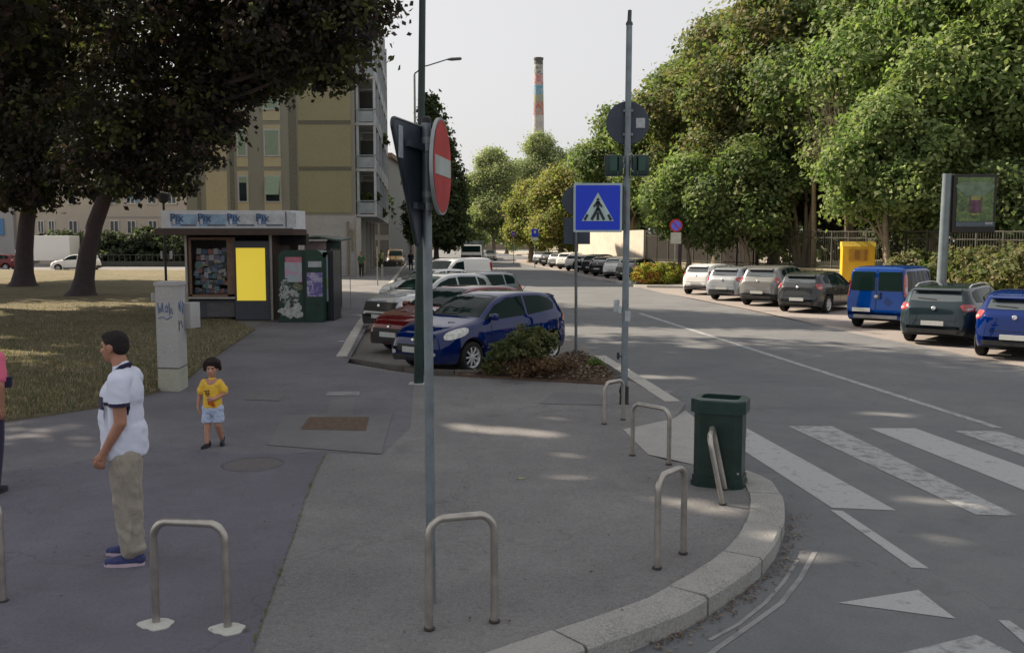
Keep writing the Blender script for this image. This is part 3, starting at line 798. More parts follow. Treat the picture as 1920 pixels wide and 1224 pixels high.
mb = MB(); rowbox(mb, kx(430), kx(562), KY + .9, KY + 1.3, kz(460), kz(438)); kp(mb, 'inner_beam', mat('inner_dark', (.03, .025, .03), .8))
# awning at the far end of the kiosk and its second roof
aw = empty('kiosk_awning', (kx(600), KY + 3.2, SW)); tag(aw, 'dark green awning stall with pink panel behind the poster-covered boards', 'awning')
ao = aw.location.copy()
def ap(mb, name, m):
    mb.v = [(v[0] - ao.x, v[1] - ao.y, v[2] - ao.z) for v in mb.v]; return mb.build(name, m, aw)
AY = KY + 3.6; ax = lambda p: PX(p, AY); az = lambda p: PZ(p, AY)
mb = MB(); mb.plate([(ax(566), AY - .9, az(446)), (ax(610), AY - .9, az(444)), (ax(636), AY + .2, az(450)), (ax(636), AY + 2.4, az(445)), (ax(566), AY + 2.4, az(440))], (0, 0, -1), .06); ap(mb, 'roof', mat('awning_green', (.03, .055, .05), .5))
mb = MB(); rowbox(mb, ax(612), ax(636), AY + .15, AY + .2, az(466), az(449)); ap(mb, 'valance', mat('awning_green', (.03, .055, .05), .5))
mb = MB(); rowbox(mb, ax(572), ax(612), AY - .1, AY - .05, az(468), az(452)); ap(mb, 'pink_panel', mat('pink_panel', (.38, .28, .3), .7))
mb = MB(); rowbox(mb, ax(572), ax(618), AY, AY + 2.2, SW, az(452)); ap(mb, 'body', mat('stall_dark', (.03, .035, .035), .7))
mb = MB(); rowbox(mb, ax(619), ax(628), AY + .4, AY + .9, SW + .3, az(470)); ap(mb, 'side_cover', mat('cream_cover', (.35, .36, .28), .7, var=.1))
mb = MB(); rowbox(mb, ax(634), ax(635), AY + 2.2, AY + 2.25, SW, az(450)); rowbox(mb, ax(618.5), ax(619.5), AY + .16, AY + .2, SW, az(466)); ap(mb, 'pole', M_STEEL)
# green booth with posters and white graffiti
GY = 27.9; gx = lambda p: PX(p, GY); gz = lambda p: PZ(p, GY)
booth = empty('green_booth', (gx(562), GY, SW)); tag(booth, 'dark green box booth pasted with posters and white paint', 'booth')
go_ = booth.location.copy()
def gpz(mb, name, m, parent=booth, smooth=False):
    mb.v = [(v[0] - go_.x, v[1] - go_.y, v[2] - go_.z) for v in mb.v]; return mb.build(name, m, parent, smooth)
M_BG = mat('booth_green', (.014, .05, .036), .45, var=.2, scale=3)
mb = MB()
r = .22; pl = [(gx(521), gz(606)), (gx(605), gz(606)), (gx(605), gz(473))]
for k in range(7):
    a = radians(k * 15); pl.append((gx(605) - r + r * cos(a), gz(469) - r + r * sin(a)))
for k in range(7):
    a = radians(90 + k * 15); pl.append((gx(521) + r + r * cos(a), gz(469) - r + r * sin(a)))
mb.plate([(p[0], GY, p[1]) for p in pl], (0, 1, 0), 1.05); gpz(mb, 'cabinet', M_BG)
mb = MB(); rowbox(mb, gx(566), gx(570), GY - .02, GY, gz(600), gz(472)); rowbox(mb, gx(520), gx(606), GY - .03, GY + .02, gz(608), gz(602)); gpz(mb, 'trim', mat('booth_trim', (.015, .025, .025), .5))
def splash(name, c1, c2, sc, thr):
    m, nt, b = newmat(name); co = objco(nt)
    n1 = noise(nt, sc, 4, .65, co, 1.2); nt.links.new(mixc(nt, ramp(nt, n1, thr - .03, thr + .03), c1, c2), b.inputs['Base Color']); b.inputs['Roughness'].default_value = .6
    return m
def poster(px0, px1, py0, py1, m_, nm, Y=GY, dy=.012, par=booth):
    mb = MB(); rowbox(mb, PX(px0, Y), PX(px1, Y), Y - dy, Y - .002, PZ(py1, Y), PZ(py0, Y)); return gpz(mb, nm, m_, par)
poster(534, 565, 482, 492, mat('poster_pink', (.5, .17, .22), .6), 'pink_header')
poster(533, 565, 492, 529, splash('poster_pastel', (.34, .42, .45), (.45, .3, .42), 3, .52), 'poster')
poster(577, 602, 490, 501, mat('poster_white', (.42, .45, .48), .6), 'notice')
poster(574, 603, 511, 556, splash('poster_purple', (.12, .1, .3), (.4, .36, .5), 4, .5), 'poster')
# white paint splashes: thin irregular skins
rnd = random.Random(5)
def blot(cx, cz, rx, rz, Y, m_, nm, par=booth, n=40, rough=.35, f=gpz, dy=.008):
    ph = [rnd.uniform(0, 6.28) for _ in range(6)]
    pts = []
    for k in range(n):
        a = 2 * pi * k / n; q = 1 + rough * (sin(3 * a + ph[0]) * .4 + sin(5 * a + ph[1]) * .35 + sin(9 * a + ph[2]) * .25 + sin(14 * a + ph[3]) * .2)
        pts.append((cx + rx * q * cos(a), Y - dy, cz + rz * q * sin(a)))
    mb = MB(); mb.plate(pts, (0, 1, 0), dy - .002); return f(mb, nm, m_, par)
m_wp = mat('white_graffiti', (.46, .49, .47), .7, var=.25, scale=9); m_wp2 = splash('graffiti_mix', (.34, .37, .36), (.03, .05, .045), 6, .52)
blot(gx(545), gz(582), .34, .24, GY, m_wp, 'paint')
blot(gx(540), gz(556), .3, .3, GY, m_wp2, 'paint', dy=.011)
blot(gx(533), gz(536), .14, .2, GY, m_wp2, 'paint', dy=.013)
blot(gx(556), gz(538), .16, .12, GY, mat('paint_olive', (.16, .17, .1), .7), 'paint', dy=.006)
b3 = MB(); rowbox(b3, gx(606.5), gx(618), GY + .5, GY + 1.7, SW, gz(470)); gpz(b3, 'side_cabinet', mat('side_cab', (.015, .02, .03), .4))
poster(608, 614, 478, 565, splash('poster_side', (.3, .36, .4), (.28, .3, .12), 3, .5), 'side_poster', Y=GY + .5)
# ================================================================== VEHICLES
M_TYRE = mat('tyre_rubber', (.018, .018, .019), .85, var=.2, scale=20)
M_ALLOY = mat('alloy_rim', (.55, .56, .57), .4, metal=.25, var=.1, scale=12)
M_CAP = mat('steel_rim', (.22, .22, .23), .5, metal=.4, var=.1)
M_BLACK = mat('black_plastic', (.02, .021, .022), .6, var=.2, scale=8)
M_UNDER = mat('underbody', (.008, .008, .009), .95)
M_GAP = mat('panel_gap', (.006, .006, .007), .9)
M_PLATE = mat('number_plate', (.52, .54, .52), .5, var=.05, scale=20)
M_CHROME = mat('chrome_trim', (.6, .6, .6), .2, metal=.9, var=.05)
def lampmat(name, col, c2):
    m, nt, b = newmat(name); co = objco(nt)
    nt.links.new(mixc(nt, ramp(nt, noise(nt, 16, 2, .5, co), .4, .6), col, c2), b.inputs['Base Color'])
    b.inputs['Roughness'].default_value = .12; b.inputs['Coat Weight'].default_value = .8; b.inputs['Specular IOR Level'].default_value = .7
    return m
M_HEAD = lampmat('headlamp_lens', (.42, .45, .42), (.62, .64, .6)); M_TAIL = lampmat('tail_lens', (.28, .012, .015), (.42, .03, .035)); M_REV = lampmat('clear_lens', (.5, .4, .38), (.35, .2, .2))
m, nt, b = newmat('car_glass')
b.inputs['Base Color'].default_value = (.008, .02, .018, 1); b.inputs['Roughness'].default_value = .03; b.inputs['Specular IOR Level'].default_value = .07
M_CGLASS = m
m, nt, b = newmat('rear_glass')
b.inputs['Base Color'].default_value = (.04, .055, .06, 1); b.inputs['Roughness'].default_value = .04; b.inputs['Specular IOR Level'].default_value = 1.0; b.inputs['Coat Weight'].default_value = 1.0; b.inputs['Coat IOR'].default_value = 1.7  # lighter base colour and extra gloss imitate sky reflected in rear windows
M_RGLASS = m
def paint(name, col, metal=.25, rough=.32):
    if name in MATS: return MATS[name]
    m, nt, b = newmat(name); co = objco(nt)
    n1 = noise(nt, 2.2, 4, .6, co); n2 = noise(nt, 60, 3, .7, co)
    sep = node(nt, 'ShaderNodeSeparateXYZ'); nt.links.new(co, sep.inputs[0])
    dirt = node(nt, 'ShaderNodeMath', operation='MULTIPLY'); nt.links.new(ramp(nt, sep.outputs[2], .2, .45, .3, .0), dirt.inputs[0]); nt.links.new(ramp(nt, n1, .3, .7, .3, 1), dirt.inputs[1])
    c = mixc(nt, ramp(nt, n2, .3, .7, 0, .12), col, tuple(min(1, x * 1.3 + .001) for x in col))
    nt.links.new(mixc(nt, dirt.outputs[0], c, (.16, .14, .12)), b.inputs['Base Color'])
    b.inputs['Metallic'].default_value = metal
    nt.links.new(ramp(nt, n1, .2, .8, rough * .85, rough * 1.3), b.inputs['Roughness'])
    b.inputs['Coat Weight'].default_value = 1.0; b.inputs['Coat Roughness'].default_value = .025; b.inputs['Specular IOR Level'].default_value = .0
    return m
def interp(pts, x):
    if x <= pts[0][0]: return pts[0][1]
    for i in range(len(pts) - 1):
        (x0, y0), (x1, y1) = pts[i], pts[i + 1]
        if x <= x1:
            h = x1 - x0; t = (x - x0) / h if h > 1e-9 else 0
            d = (y1 - y0) / h if h > 1e-9 else 0
            def slope(k):
                if k <= 0 or k >= len(pts) - 1: return d
                a = (pts[k][1] - pts[k - 1][1]) / max(1e-6, pts[k][0] - pts[k - 1][0]); b_ = (pts[k + 1][1] - pts[k][1]) / max(1e-6, pts[k + 1][0] - pts[k][0])
                return 0 if a * b_ <= 0 else 2 * a * b_ / (a + b_)
            m0, m1 = slope(i), slope(i + 1)
            return (2 * t ** 3 - 3 * t * t + 1) * y0 + (t ** 3 - 2 * t * t + t) * h * m0 + (-2 * t ** 3 + 3 * t * t) * y1 + (t ** 3 - t * t) * h * m1
    return pts[-1][1]
def clipx(poly, a, b):
    def half(pl, f, x0):
        out = []
        for i in range(len(pl)):
            p, q = pl[i], pl[(i + 1) % len(pl)]
            ip, iq = f(p[0], x0), f(q[0], x0)
            if ip: out.append(p)
            if ip != iq:
                t = (x0 - p[0]) / (q[0] - p[0]); out.append((x0, p[1] + t * (q[1] - p[1])))
        return out
    pl = half(poly, lambda x, k: x >= k, a)
    return half(pl, lambda x, k: x <= k, b) if pl else pl
CARS = {
 'hatch': dict(L=4.03, W=1.69, H=1.49, wb=2.51, fo=.83, R=.3, top=[(0, .50), (.03, .66), (.12, .77), (.45, .88), (.95, .985), (1.12, 1.03), (1.5, 1.25), (1.85, 1.41), (2.2, 1.475), (2.6, 1.49), (3.1, 1.475), (3.5, 1.42), (3.66, 1.37), (3.86, 1.06), (3.96, .9), (4.0, .7), (4.03, .5)],
    plan=[(0, .62), (.05, .75), (.18, .85), (.5, .95), (.9, .99), (1.6, 1), (3.0, 1), (3.5, .96), (3.85, .88), (3.98, .8), (4.03, .66)], belt=[(0, .45), (.5, .82), (1.1, .94), (2.2, .97), (3.2, 1.03), (3.7, 1.03), (3.9, .85), (4.03, .45)],
    side=[(1.22, .99), (1.62, 1.25), (1.98, 1.375), (2.4, 1.41), (3.05, 1.395), (3.38, 1.32), (3.5, 1.22), (3.44, 1.1), (2.6, 1.03), (1.5, .985)], pil=[2.5], ws=(1.045, 1.41, .66, .52), rg=(1.10, 1.37, .56, .5), head=(.42, .77, .235, .085, .02), tail=(3.83, .98, .09, .16), tailang=50, seams=[1.35, 2.52], grille=(.42, .56, .4), doors=2),
 'hatch5': dict(L=4.28, W=1.78, H=1.47, wb=2.6, fo=.88, R=.315, top=[(0, .50), (.03, .66), (.12, .78), (.5, .9), (1.0, .99), (1.2, 1.03), (1.65, 1.27), (2.0, 1.40), (2.3, 1.455), (2.7, 1.47), (3.3, 1.45), (3.7, 1.39), (3.86, 1.33), (4.08, 1.04), (4.2, .94), (4.25, .7), (4.28, .5)],
    plan=[(0, .62), (.05, .76), (.2, .87), (.5, .95), (.9, .99), (1.6, 1), (3.2, 1), (3.7, .96), (4.08, .88), (4.22, .8), (4.28, .66)], belt=[(0, .45), (.5, .82), (1.1, .93), (2.2, .96), (3.4, 1.0), (3.9, 1.0), (4.12, .85), (4.28, .45)],
    side=[(1.32, .98), (1.75, 1.25), (2.1, 1.36), (2.6, 1.39), (3.3, 1.37), (3.62, 1.3), (3.72, 1.18), (3.66, 1.06), (2.6, 1.01), (1.6, .975)], pil=[2.42, 3.3], ws=(1.05, 1.40, .68, .54), rg=(1.09, 1.34, .58, .52), head=(.4, .76, .24, .075, .02), tail=(4.05, .95, .13, .1), tailang=55, seams=[1.42, 2.43, 3.2], grille=(.36, .6, .5), doors=4),
 'wagon': dict(L=4.8, W=1.84, H=1.47, wb=2.82, fo=.95, R=.33, top=[(0, .5), (.03, .66), (.12, .78), (.55, .9), (1.15, 1.0), (1.38, 1.04), (1.85, 1.28), (2.2, 1.41), (2.55, 1.46), (3.0, 1.47), (3.8, 1.45), (4.25, 1.4), (4.36, 1.36), (4.6, 1.06), (4.72, .93), (4.77, .7), (4.8, .5)],
    plan=[(0, .62), (.05, .76), (.2, .87), (.5, .95), (.9, .99), (1.6, 1), (3.6, 1), (4.2, .96), (4.6, .88), (4.74, .8), (4.8, .66)], belt=[(0, .45), (.5, .82), (1.2, .93), (2.4, .96), (3.8, .99), (4.4, .99), (4.64, .85), (4.8, .45)],
    side=[(1.5, .99), (1.95, 1.26), (2.35, 1.37), (2.9, 1.395), (3.8, 1.375), (4.15, 1.31), (4.22, 1.2), (4.15, 1.06), (2.8, 1.01), (1.8, .98)], pil=[2.65, 3.62], ws=(1.06, 1.4, .7, .56), rg=(1.09, 1.35, .6, .54), head=(.42, .76, .24, .075, .02), tail=(4.58, .94, .2, .085), tailang=52, seams=[1.55, 2.66, 3.55], grille=(.36, .6, .5), doors=4, rails=True),
 'suv': dict(L=4.3, W=1.8, H=1.6, wb=2.6, fo=.88, R=.35, top=[(0, .55), (.03, .78), (.1, .92), (.5, 1.02), (1.0, 1.09), (1.18, 1.13), (1.6, 1.37), (1.92, 1.51), (2.25, 1.58), (2.7, 1.6), (3.3, 1.58), (3.75, 1.51), (3.88, 1.46), (4.1, 1.12), (4.22, 1.0), (4.27, .75), (4.3, .55)],
    plan=[(0, .7), (.05, .82), (.2, .91), (.5, .97), (.9, .99), (1.6, 1), (3.2, 1), (3.7, .97), (4.08, .9), (4.22, .84), (4.3, .7)], belt=[(0, .5), (.5, .93), (1.1, 1.03), (2.2, 1.06), (3.4, 1.1), (3.9, 1.1), (4.15, .95), (4.3, .5)],
    side=[(1.3, 1.09), (1.75, 1.36), (2.1, 1.47), (2.6, 1.51), (3.3, 1.49), (3.6, 1.41), (3.68, 1.3), (3.6, 1.17), (2.6, 1.11), (1.6, 1.08)], pil=[2.42, 3.28], ws=(1.15, 1.51, .68, .55), rg=(1.17, 1.46, .58, .5), head=(.3, .86, .22, .09, .02), tail=(4.08, 1.02, .12, .12), tailang=52, seams=[1.42, 2.43, 3.2], grille=(.6, .86, .62), doors=4, clad=True),
 'van': dict(L=4.25, W=1.76, H=1.83, wb=2.58, fo=.87, R=.31, top=[(0, .52), (.03, .7), (.12, .84), (.5, .97), (.9, 1.08), (1.05, 1.13), (1.4, 1.45), (1.65, 1.67), (1.95, 1.79), (2.4, 1.83), (3.4, 1.83), (4.0, 1.8), (4.12, 1.75), (4.17, 1.55), (4.21, .9), (4.23, .7), (4.25, .5)],
    plan=[(0, .66), (.05, .78), (.2, .88), (.5, .95), (.9, .99), (1.6, 1), (3.6, 1), (4.05, .98), (4.18, .955), (4.22, .93), (4.25, .9)], belt=[(0, .47), (.5, .9), (1.05, 1.02), (2.2, 1.08), (3.6, 1.08), (4.1, 1.06), (4.18, .98), (4.22, .85), (4.25, .45)],
    side=[(1.12, 1.08), (1.5, 1.44), (1.75, 1.62), (2.2, 1.68), (3.9, 1.68), (3.98, 1.6), (3.98, 1.12), (1.6, 1.1)], pil=[2.25, 3.15], ws=(1.15, 1.67, .7, .58), rg=(1.12, 1.66, .74, .7), head=(.35, .82, .22, .11, .02), tail=(4.16, 1.28, .07, .34), tailang=30, seams=[1.3, 2.28, 3.15], grille=(.45, .62, .5), doors=4, split=True, clad=False, roofw=.87),
}
def build_car(kind, paintmat, lab, cat='car', alloy=True, spokes=7, hood_badge=True, boxy=False, panelvan=False, roof_m=None):
    S = CARS[kind]; L, W, H, wbv, fo, R = S['L'], S['W'], S['H'], S['wb'], S['fo'], S['R']
    root = empty('parked_car' if cat == 'car' else 'parked_van'); tag(root, lab, cat)
    hw = W / 2; xw = (fo, fo + wbv); RA = R + .055
    xs = set([round(L * i / 64, 4) for i in range(65)] + [p[0] for p in S['top']] + [L - .015, L - .04, .015])
    for c in xw:
        for k in range(-8, 9): xs.add(round(c + RA * sin(k / 8 * pi / 2), 4))
    xs = sorted(x for x in xs if 0 <= x <= L)
    NR = 15
    roofw = S.get('roofw', .77)
    verts = []; rings = []
    bl = []
    for x in xs:
        top = interp(S['top'], x); be = min(interp(S['belt'], x), top - .015)
        w = hw * interp(S['plan'], x)
        zb = .2 + .12 * max(0, 1 - x / .35) * .3 + .1 * max(0, 1 - (L - x) / .5)
        arch = 0
        for c in xw:
            if abs(x - c) < RA: arch = max(arch, R + sqrt(RA * RA - (x - c) ** 2))
        lo = max(zb, arch)
        lo = min(lo, be - .08)
        gh = top - be; t = min(1, max(0, gh / .34)); t = t * t * (3 - 2 * t)
        wr = w * ((1 - t) * .88 + t * roofw)
        zr = be + gh * (.55 + .3 * t)
        sh = be - .05
        mid = max(lo + .02, .5)
        flare = 1 + (.012 if arch > zb + .02 else 0)
        pr = [(0, lo if arch > zb else zb + .02), (w * .6, (lo if arch > zb else zb + .01)), (w * .93 * flare, lo), (w * .985 * flare, lo + (min(.12, (be - lo) * .3))), (w * flare, max(lo + .04, mid)), (w * 1.0, max(lo + .06, (mid + sh) / 2 + .02)), (w * .985, sh), (w * .955, be),
              (w * .955 * (1 - .5) + wr * .5, be + (zr - be) * .53), (wr, zr), (wr * .955, zr + (top - zr) * .5), (wr * .86, zr + (top - zr) * .78), (wr * .6, zr + (top - zr) * .93), (wr * .3, top - .004 * t), (0, top)]
        row = []
        for (y, z) in pr: row.append((L / 2 - x, y, z))
        rings.append(row)
    vs = []; N = len(xs)
    for row in rings:
        vs += row; vs += [(p[0], -p[1], p[2]) for p in row[1:-1][::-1]]
    M_ = 2 * NR - 2; fs = []
    for i in range(N - 1):
        for k in range(M_):
            a = i * M_ + k; b_ = i * M_ + (k + 1) % M_; fs.append([a, a + M_, b_ + M_, b_])
    fs.append(list(range(M_))); fs.append([(N - 1) * M_ + k for k in range(M_)][::-1])
    mb = MB(); mb.add(vs, fs)
    body = mb.build('body', [paintmat], root, smooth=False)
    me = body.data
    me.polygons.foreach_set('use_smooth', [True] * len(me.polygons)); me.set_sharp_from_angle(angle=radians(42))
    # underside and arches dark: faces that look down
    me.materials.append(M_UNDER)
    for p in me.polygons:
        if p.normal.z < -.55 or (p.center.z < R * 2 + .1 and p.normal.z < -.15 and any(abs((L / 2 - p.center.x) - c) < RA + .02 for c in xw) and abs(p.center.y) < hw * .93): p.material_index = 1
    if S.get('clad'):
        me.materials.append(M_BLACK)
        for p in me.polygons:
            if p.center.z < .5 and p.material_index == 0: p.material_index = 2
    bvh = BVHTree.FromPolygons([v.co.copy() for v in me.vertices], [list(p.vertices) for p in me.polygons])
    def patch(name, poly, O, U, V, D, m_, off=.004, parent=root, step=.05, th=0):
        """polygon in (u,v) shot onto the body along D"""
        O, U, V, D = Vector(O), Vector(U), Vector(V), Vector(D).normalized()
        pts = []; n = len(poly)
        for i in range(n):
            p, q = Vector(poly[i]), Vector(poly[(i + 1) % n]); k = max(1, int((q - p).length / step))
            pts += [p.lerp(q, j / k) for j in range(k)]
        nb = len(pts); edges = [(i, (i + 1) % nb) for i in range(nb)]
        u0, u1 = min(p[0] for p in pts), max(p[0] for p in pts); v0, v1 = min(p[1] for p in pts), max(p[1] for p in pts)
        uu = u0 + step / 2
        ins = poly_in([tuple(p) for p in pts])
        while uu < u1:
            vv = v0 + step / 2
            while vv < v1:
                if ins(uu, vv) and min((Vector((uu, vv)) - p).length for p in pts) > step * .4: pts.append(Vector((uu, vv)))
                vv += step
            uu += step
        r = geometry.delaunay_2d_cdt(pts, edges, [], 1, 1e-5)
        out, tri = r[0], r[2]; vs3 = []; ok = []
        for p in out:
            o_ = O + U * p[0] + V * p[1]
            h, nn, idx, dist = bvh.ray_cast(o_ - D * 3, D, 6)
            ok.append(h is not None); vs3.append((h - D * off * .4 + nn * off * (1 if nn.dot(D) < 0 else -1)) if h is not None else Vector((0, 0, 0)))
        f2 = [list(t) for t in tri if all(ok[i] for i in t)]
        if not f2: return None
        a = MB(); a.add(vs3, f2); ob = a.build(name, m_, parent, fix=False)
        ob.data.polygons.foreach_set('use_smooth', [True] * len(ob.data.polygons))
        bm = bmesh.new(); bm.from_mesh(ob.data)
        for v in [v for v in bm.verts if not v.link_faces]: bm.verts.remove(v)
        for f in bm.faces:
            f.normal_update()
        s_ = sum(f.normal.dot(-D) * f.calc_area() for f in bm.faces)
        if s_ < 0: bmesh.ops.reverse_faces(bm, faces=bm.faces[:])
        bm.to_mesh(ob.data); bm.free()
        return ob
    fx = lambda x: L / 2 - x
    # side windows with pillars between
    cuts = [S['side'][0][0] - 1] + S['pil'] + [9]
    for sgn in (1, -1):
        for i in range(len(cuts) - 1):
            pl = clipx(S['side'], cuts[i] + (.04 if i else 0), cuts[i + 1] - (.035 if i < len(cuts) - 2 else 0))
            if len(pl) < 3: continue
            if panelvan and i > 0: continue
            patch('side_window', [(fx(a), z) for a, z in pl], (0, 0, 0), (1, 0, 0), (0, 0, 1), (0, -sgn, 0), M_CGLASS, .004)
        def line(pts, w=.009, nm='door_gap'):
            poly = []
            for (a, z) in pts: poly.append((fx(a) - w / 2, z))
            for (a, z) in pts[::-1]: poly.append((fx(a) + w / 2, z))
            return patch(nm, poly, (0, 0, 0), (1, 0, 0), (0, 0, 1), (0, -sgn, 0), M_GAP, .0022, step=.06)
        for s_ in S['seams']:
            line([(s_, .32), (s_ + (.02), .62), (s_, .95 if kind != 'suv' else 1.04)])
        patch('sill_trim', [(fx(fo + RA + .05), .24), (fx(fo + wbv - RA - .05), .24), (fx(fo + wbv - RA - .05), .32), (fx(fo + RA + .05), .32)], (0, 0, 0), (1, 0, 0), (0, 0, 1), (0, -sgn, 0), M_BLACK, .004)
        for s_ in (S['seams'][1:] if S['doors'] == 4 else S['seams'][1:2]):
            hb = MB(); o_, nn, _, _ = bvh.ray_cast(Vector((fx(s_ - .16), sgn * 3, .84 if H < 1.58 else .94)), Vector((0, -sgn, 0)))
            if o_: hb.box(o_ + Vector((0, sgn * .018, 0)), (.17, .035, .03), ch=.008); hb.build('door_handle', paintmat, root, True)
        # mirror
        mx = S['side'][0][0] + .14; mz = S['side'][0][1] + .06
        o_, nn, _, _ = bvh.ray_cast(Vector((fx(mx), sgn * 3, mz - .04)), Vector((0, -sgn, 0)))
        if o_:
            hb = MB(); hb.box(o_ + Vector((.0, sgn * .13, .04)), (.1, .2, .135), ch=.035); hb.tube([o_ + Vector((0, -sgn * .02, -.0)), o_ + Vector((0, sgn * .08, .02))], .022, 8); mr = hb.build('mirror', paintmat, root, True)
            hb = MB(); hb.box(o_ + Vector((-.053, sgn * .13, .04)), (.006, .16, .1)); hb.build('mirror_glass', M_CGLASS, mr)
        # head lamp
        hx, hz_, hu, hv, sk = S['head']
        an = radians(42); D = Vector((-cos(an), -sgn * sin(an), 0)); U = Vector((-sgn * sin(an) * -1, -cos(an) * sgn * sgn, 0)); U = Vector((sin(an) * sgn, -cos(an), 0)) * sgn
        hy = hw * interp(S['plan'], hx) - .03
        c_ = Vector((fx(hx), sgn * hy, 0))
        # U runs from the nose towards the flank
        U = Vector((-sin(an), sgn * cos(an), 0))
        pl = []
        for k in range(20):
            a = 2 * pi * k / 20; uu, vv = cos(a), sin(a)
            q = (abs(uu) ** 2.6 + abs(vv) ** 2.6) ** (-1 / 2.6)
            pl.append((hu * q * uu, hz_ + hv * q * vv + (q * uu) * .055))
        hl = patch('headlight', pl, c_, U, (0, 0, 1), D, M_HEAD, .006, step=.03)
        # tail lamp
        tx, tz, tu, tv = S['tail']; an = radians(S['tailang']); D = Vector((cos(an), -sgn * sin(an), 0)); U = Vector((sin(an), sgn * cos(an), 0))
        c_ = Vector((fx(tx), sgn * (hw * interp(S['plan'], tx) - .02), 0)); pl = []
        for k in range(20):
            a = 2 * pi * k / 20; uu, vv = cos(a), sin(a); q = (abs(uu) ** 3.2 + abs(vv) ** 3.2) ** (-1 / 3.2)
            pl.append((tu * q * uu, tz + tv * q * vv))
        tl = patch('tail_light', pl, c_, U, (0, 0, 1), D, M_TAIL, .006, step=.03)
        if tl:
            pl2 = [(tu * .7 * cos(2 * pi * k / 14) * .8, tz - tv * .35 + tv * .33 * sin(2 * pi * k / 14)) for k in range(14)]
            patch('reversing_lamp', pl2, c_, U, (0, 0, 1), D, M_REV, .009, parent=tl, step=.03)
        # fog lamp
        patch('fog_lamp', [(sgn * (hw * .62) + .07 * cos(2 * pi * k / 12), .4 + .045 * sin(2 * pi * k / 12)) for k in range(12)], (0, 0, 0), (0, 1, 0), (0, 0, 1), (-1, 0, 0), M_HEAD if kind == 'hatch' else M_BLACK, .006, step=.03)
    zb_, zt_, y0, y1 = S['ws']
    patch('windscreen', [(-y0, zb_), (y0, zb_), (y0 * .97, zb_ + .02), (y1, zt_), (y1 * .6, zt_ + .02), (-y1 * .6, zt_ + .02), (-y1, zt_), (-y0 * .97, zb_ + .02)], (0, 0, 0), (0, 1, 0), (0, 0, 1), (-1, 0, 0), M_CGLASS, .004)
    wpm = patch('wiper', [(-.6, zb_ + .012), (.05, zb_ + .03), (.05, zb_ + .042), (-.6, zb_ + .024)], (0, 0, 0), (0, 1, 0), (0, 0, 1), (-1, 0, 0), M_BLACK, .014)
    zb_, zt_, y0, y1 = S['rg']
    if S.get('split'):
        for sgn in (1, -1):
            patch('rear_window', [(sgn * .05, zb_), (sgn * y0, zb_), (sgn * y1, zt_), (sgn * .05, zt_)], (0, 0, 0), (0, 1, 0), (0, 0, 1), (1, 0, 0), M_CGLASS, .005)
        patch('door_gap', [(-.008, .55), (.008, .55), (.008, 1.72), (-.008, 1.72)], (0, 0, 0), (0, 1, 0), (0, 0, 1), (1, 0, 0), M_GAP, .004)
        hb = MB(); hb.box((-L / 2 - .01, -.12, .98), (.04, .06, .2), ch=.01); hb.build('door_handle', M_BLACK, root)
    else:
        rgw = patch('rear_window', [(-y0, zb_), (-y0 * .5, zb_ - .015), (y0 * .5, zb_ - .015), (y0, zb_), (y1, zt_), (-y1, zt_)], (0, 0, 0), (0, 1, 0), (0, 0, 1), (1, 0, 0), M_RGLASS, .004)
        patch('wiper', [(-.02, zb_ + .02), (.42, zb_ + .05), (.42, zb_ + .065), (-.02, zb_ + .04)], (0, 0, 0), (0, 1, 0), (0, 0, 1), (1, 0, 0), M_BLACK, .014)
        patch('tailgate_gap', [(-.5, .62), (.5, .62), (.5, .63), (-.5, .63)], (0, 0, 0), (0, 1, 0), (0, 0, 1), (1, 0, 0), M_GAP, .003)
        # spoiler lip
        sx = [p[0] for p in S['top'] if abs(p[1] - zt_) < .06 and p[0] > L * .6][-1]
        hb = MB(); hb.box((fx(sx) - .05, 0, interp(S['top'], sx) + .0), (.2, y1 * 2.0, .035), 0, Matrix.Rotation(.28 * -1, 3, 'Y'), ch=.012); hb.build('spoiler', paintmat, root, True)
    # black bumper intake and trim, grille, plates, badge
    g0, g1, gw = S['grille']
    patch('grille', [(-gw, g0), (gw, g0), (gw * 1.05, g1), (-gw * 1.05, g1)], (0, 0, 0), (0, 1, 0), (0, 0, 1), (-1, 0, 0), M_BLACK, .005)
    patch('lower_intake', [(-.55, .25), (.55, .25), (.5, .36), (-.5, .36)], (0, 0, 0), (0, 1, 0), (0, 0, 1), (-1, 0, 0), M_BLACK, .006)
    patch('rear_bumper_trim', [(-.62, .32), (.62, .32), (.62, .42), (-.62, .42)], (0, 0, 0), (0, 1, 0), (0, 0, 1), (1, 0, 0), M_BLACK if kind != 'van' else M_CAP, .006)
    for (sx_, z) in ((1, .46), (-1, .56 if kind != 'hatch5' else .5)):
        o_, nn, _, _ = bvh.ray_cast(Vector((sx_ * 4, 0 if kind != 'van' or sx_ > 0 else .4, z)), Vector((-sx_, 0, 0)))
        if o_:
            hb = MB(); hb.box(o_ + Vector((sx_ * .018, 0, 0)), (.014, .52, .11), ch=.004); hb.build('number_plate', M_PLATE, root)
    if hood_badge:
        for sx_, z in ((1, S['head'][1] - .1), (-1, S['rg'][0] - .17)):
            o_, nn, _, _ = bvh.ray_cast(Vector((sx_ * 4, 0, z)), Vector((-sx_, 0, 0)))
            if o_:
                hb = MB(); hb.lathe([(.0001, 0), (.045, 0), (.05, .012), (.04, .016), (.0001, .016)], (0, 0, 0), 'z', 18)
                q = nn.to_track_quat('Z', 'Y').to_matrix(); hb.v = [tuple(q @ Vector(v) + o_) for v in hb.v]; hb.build('badge', M_CHROME, root, True)
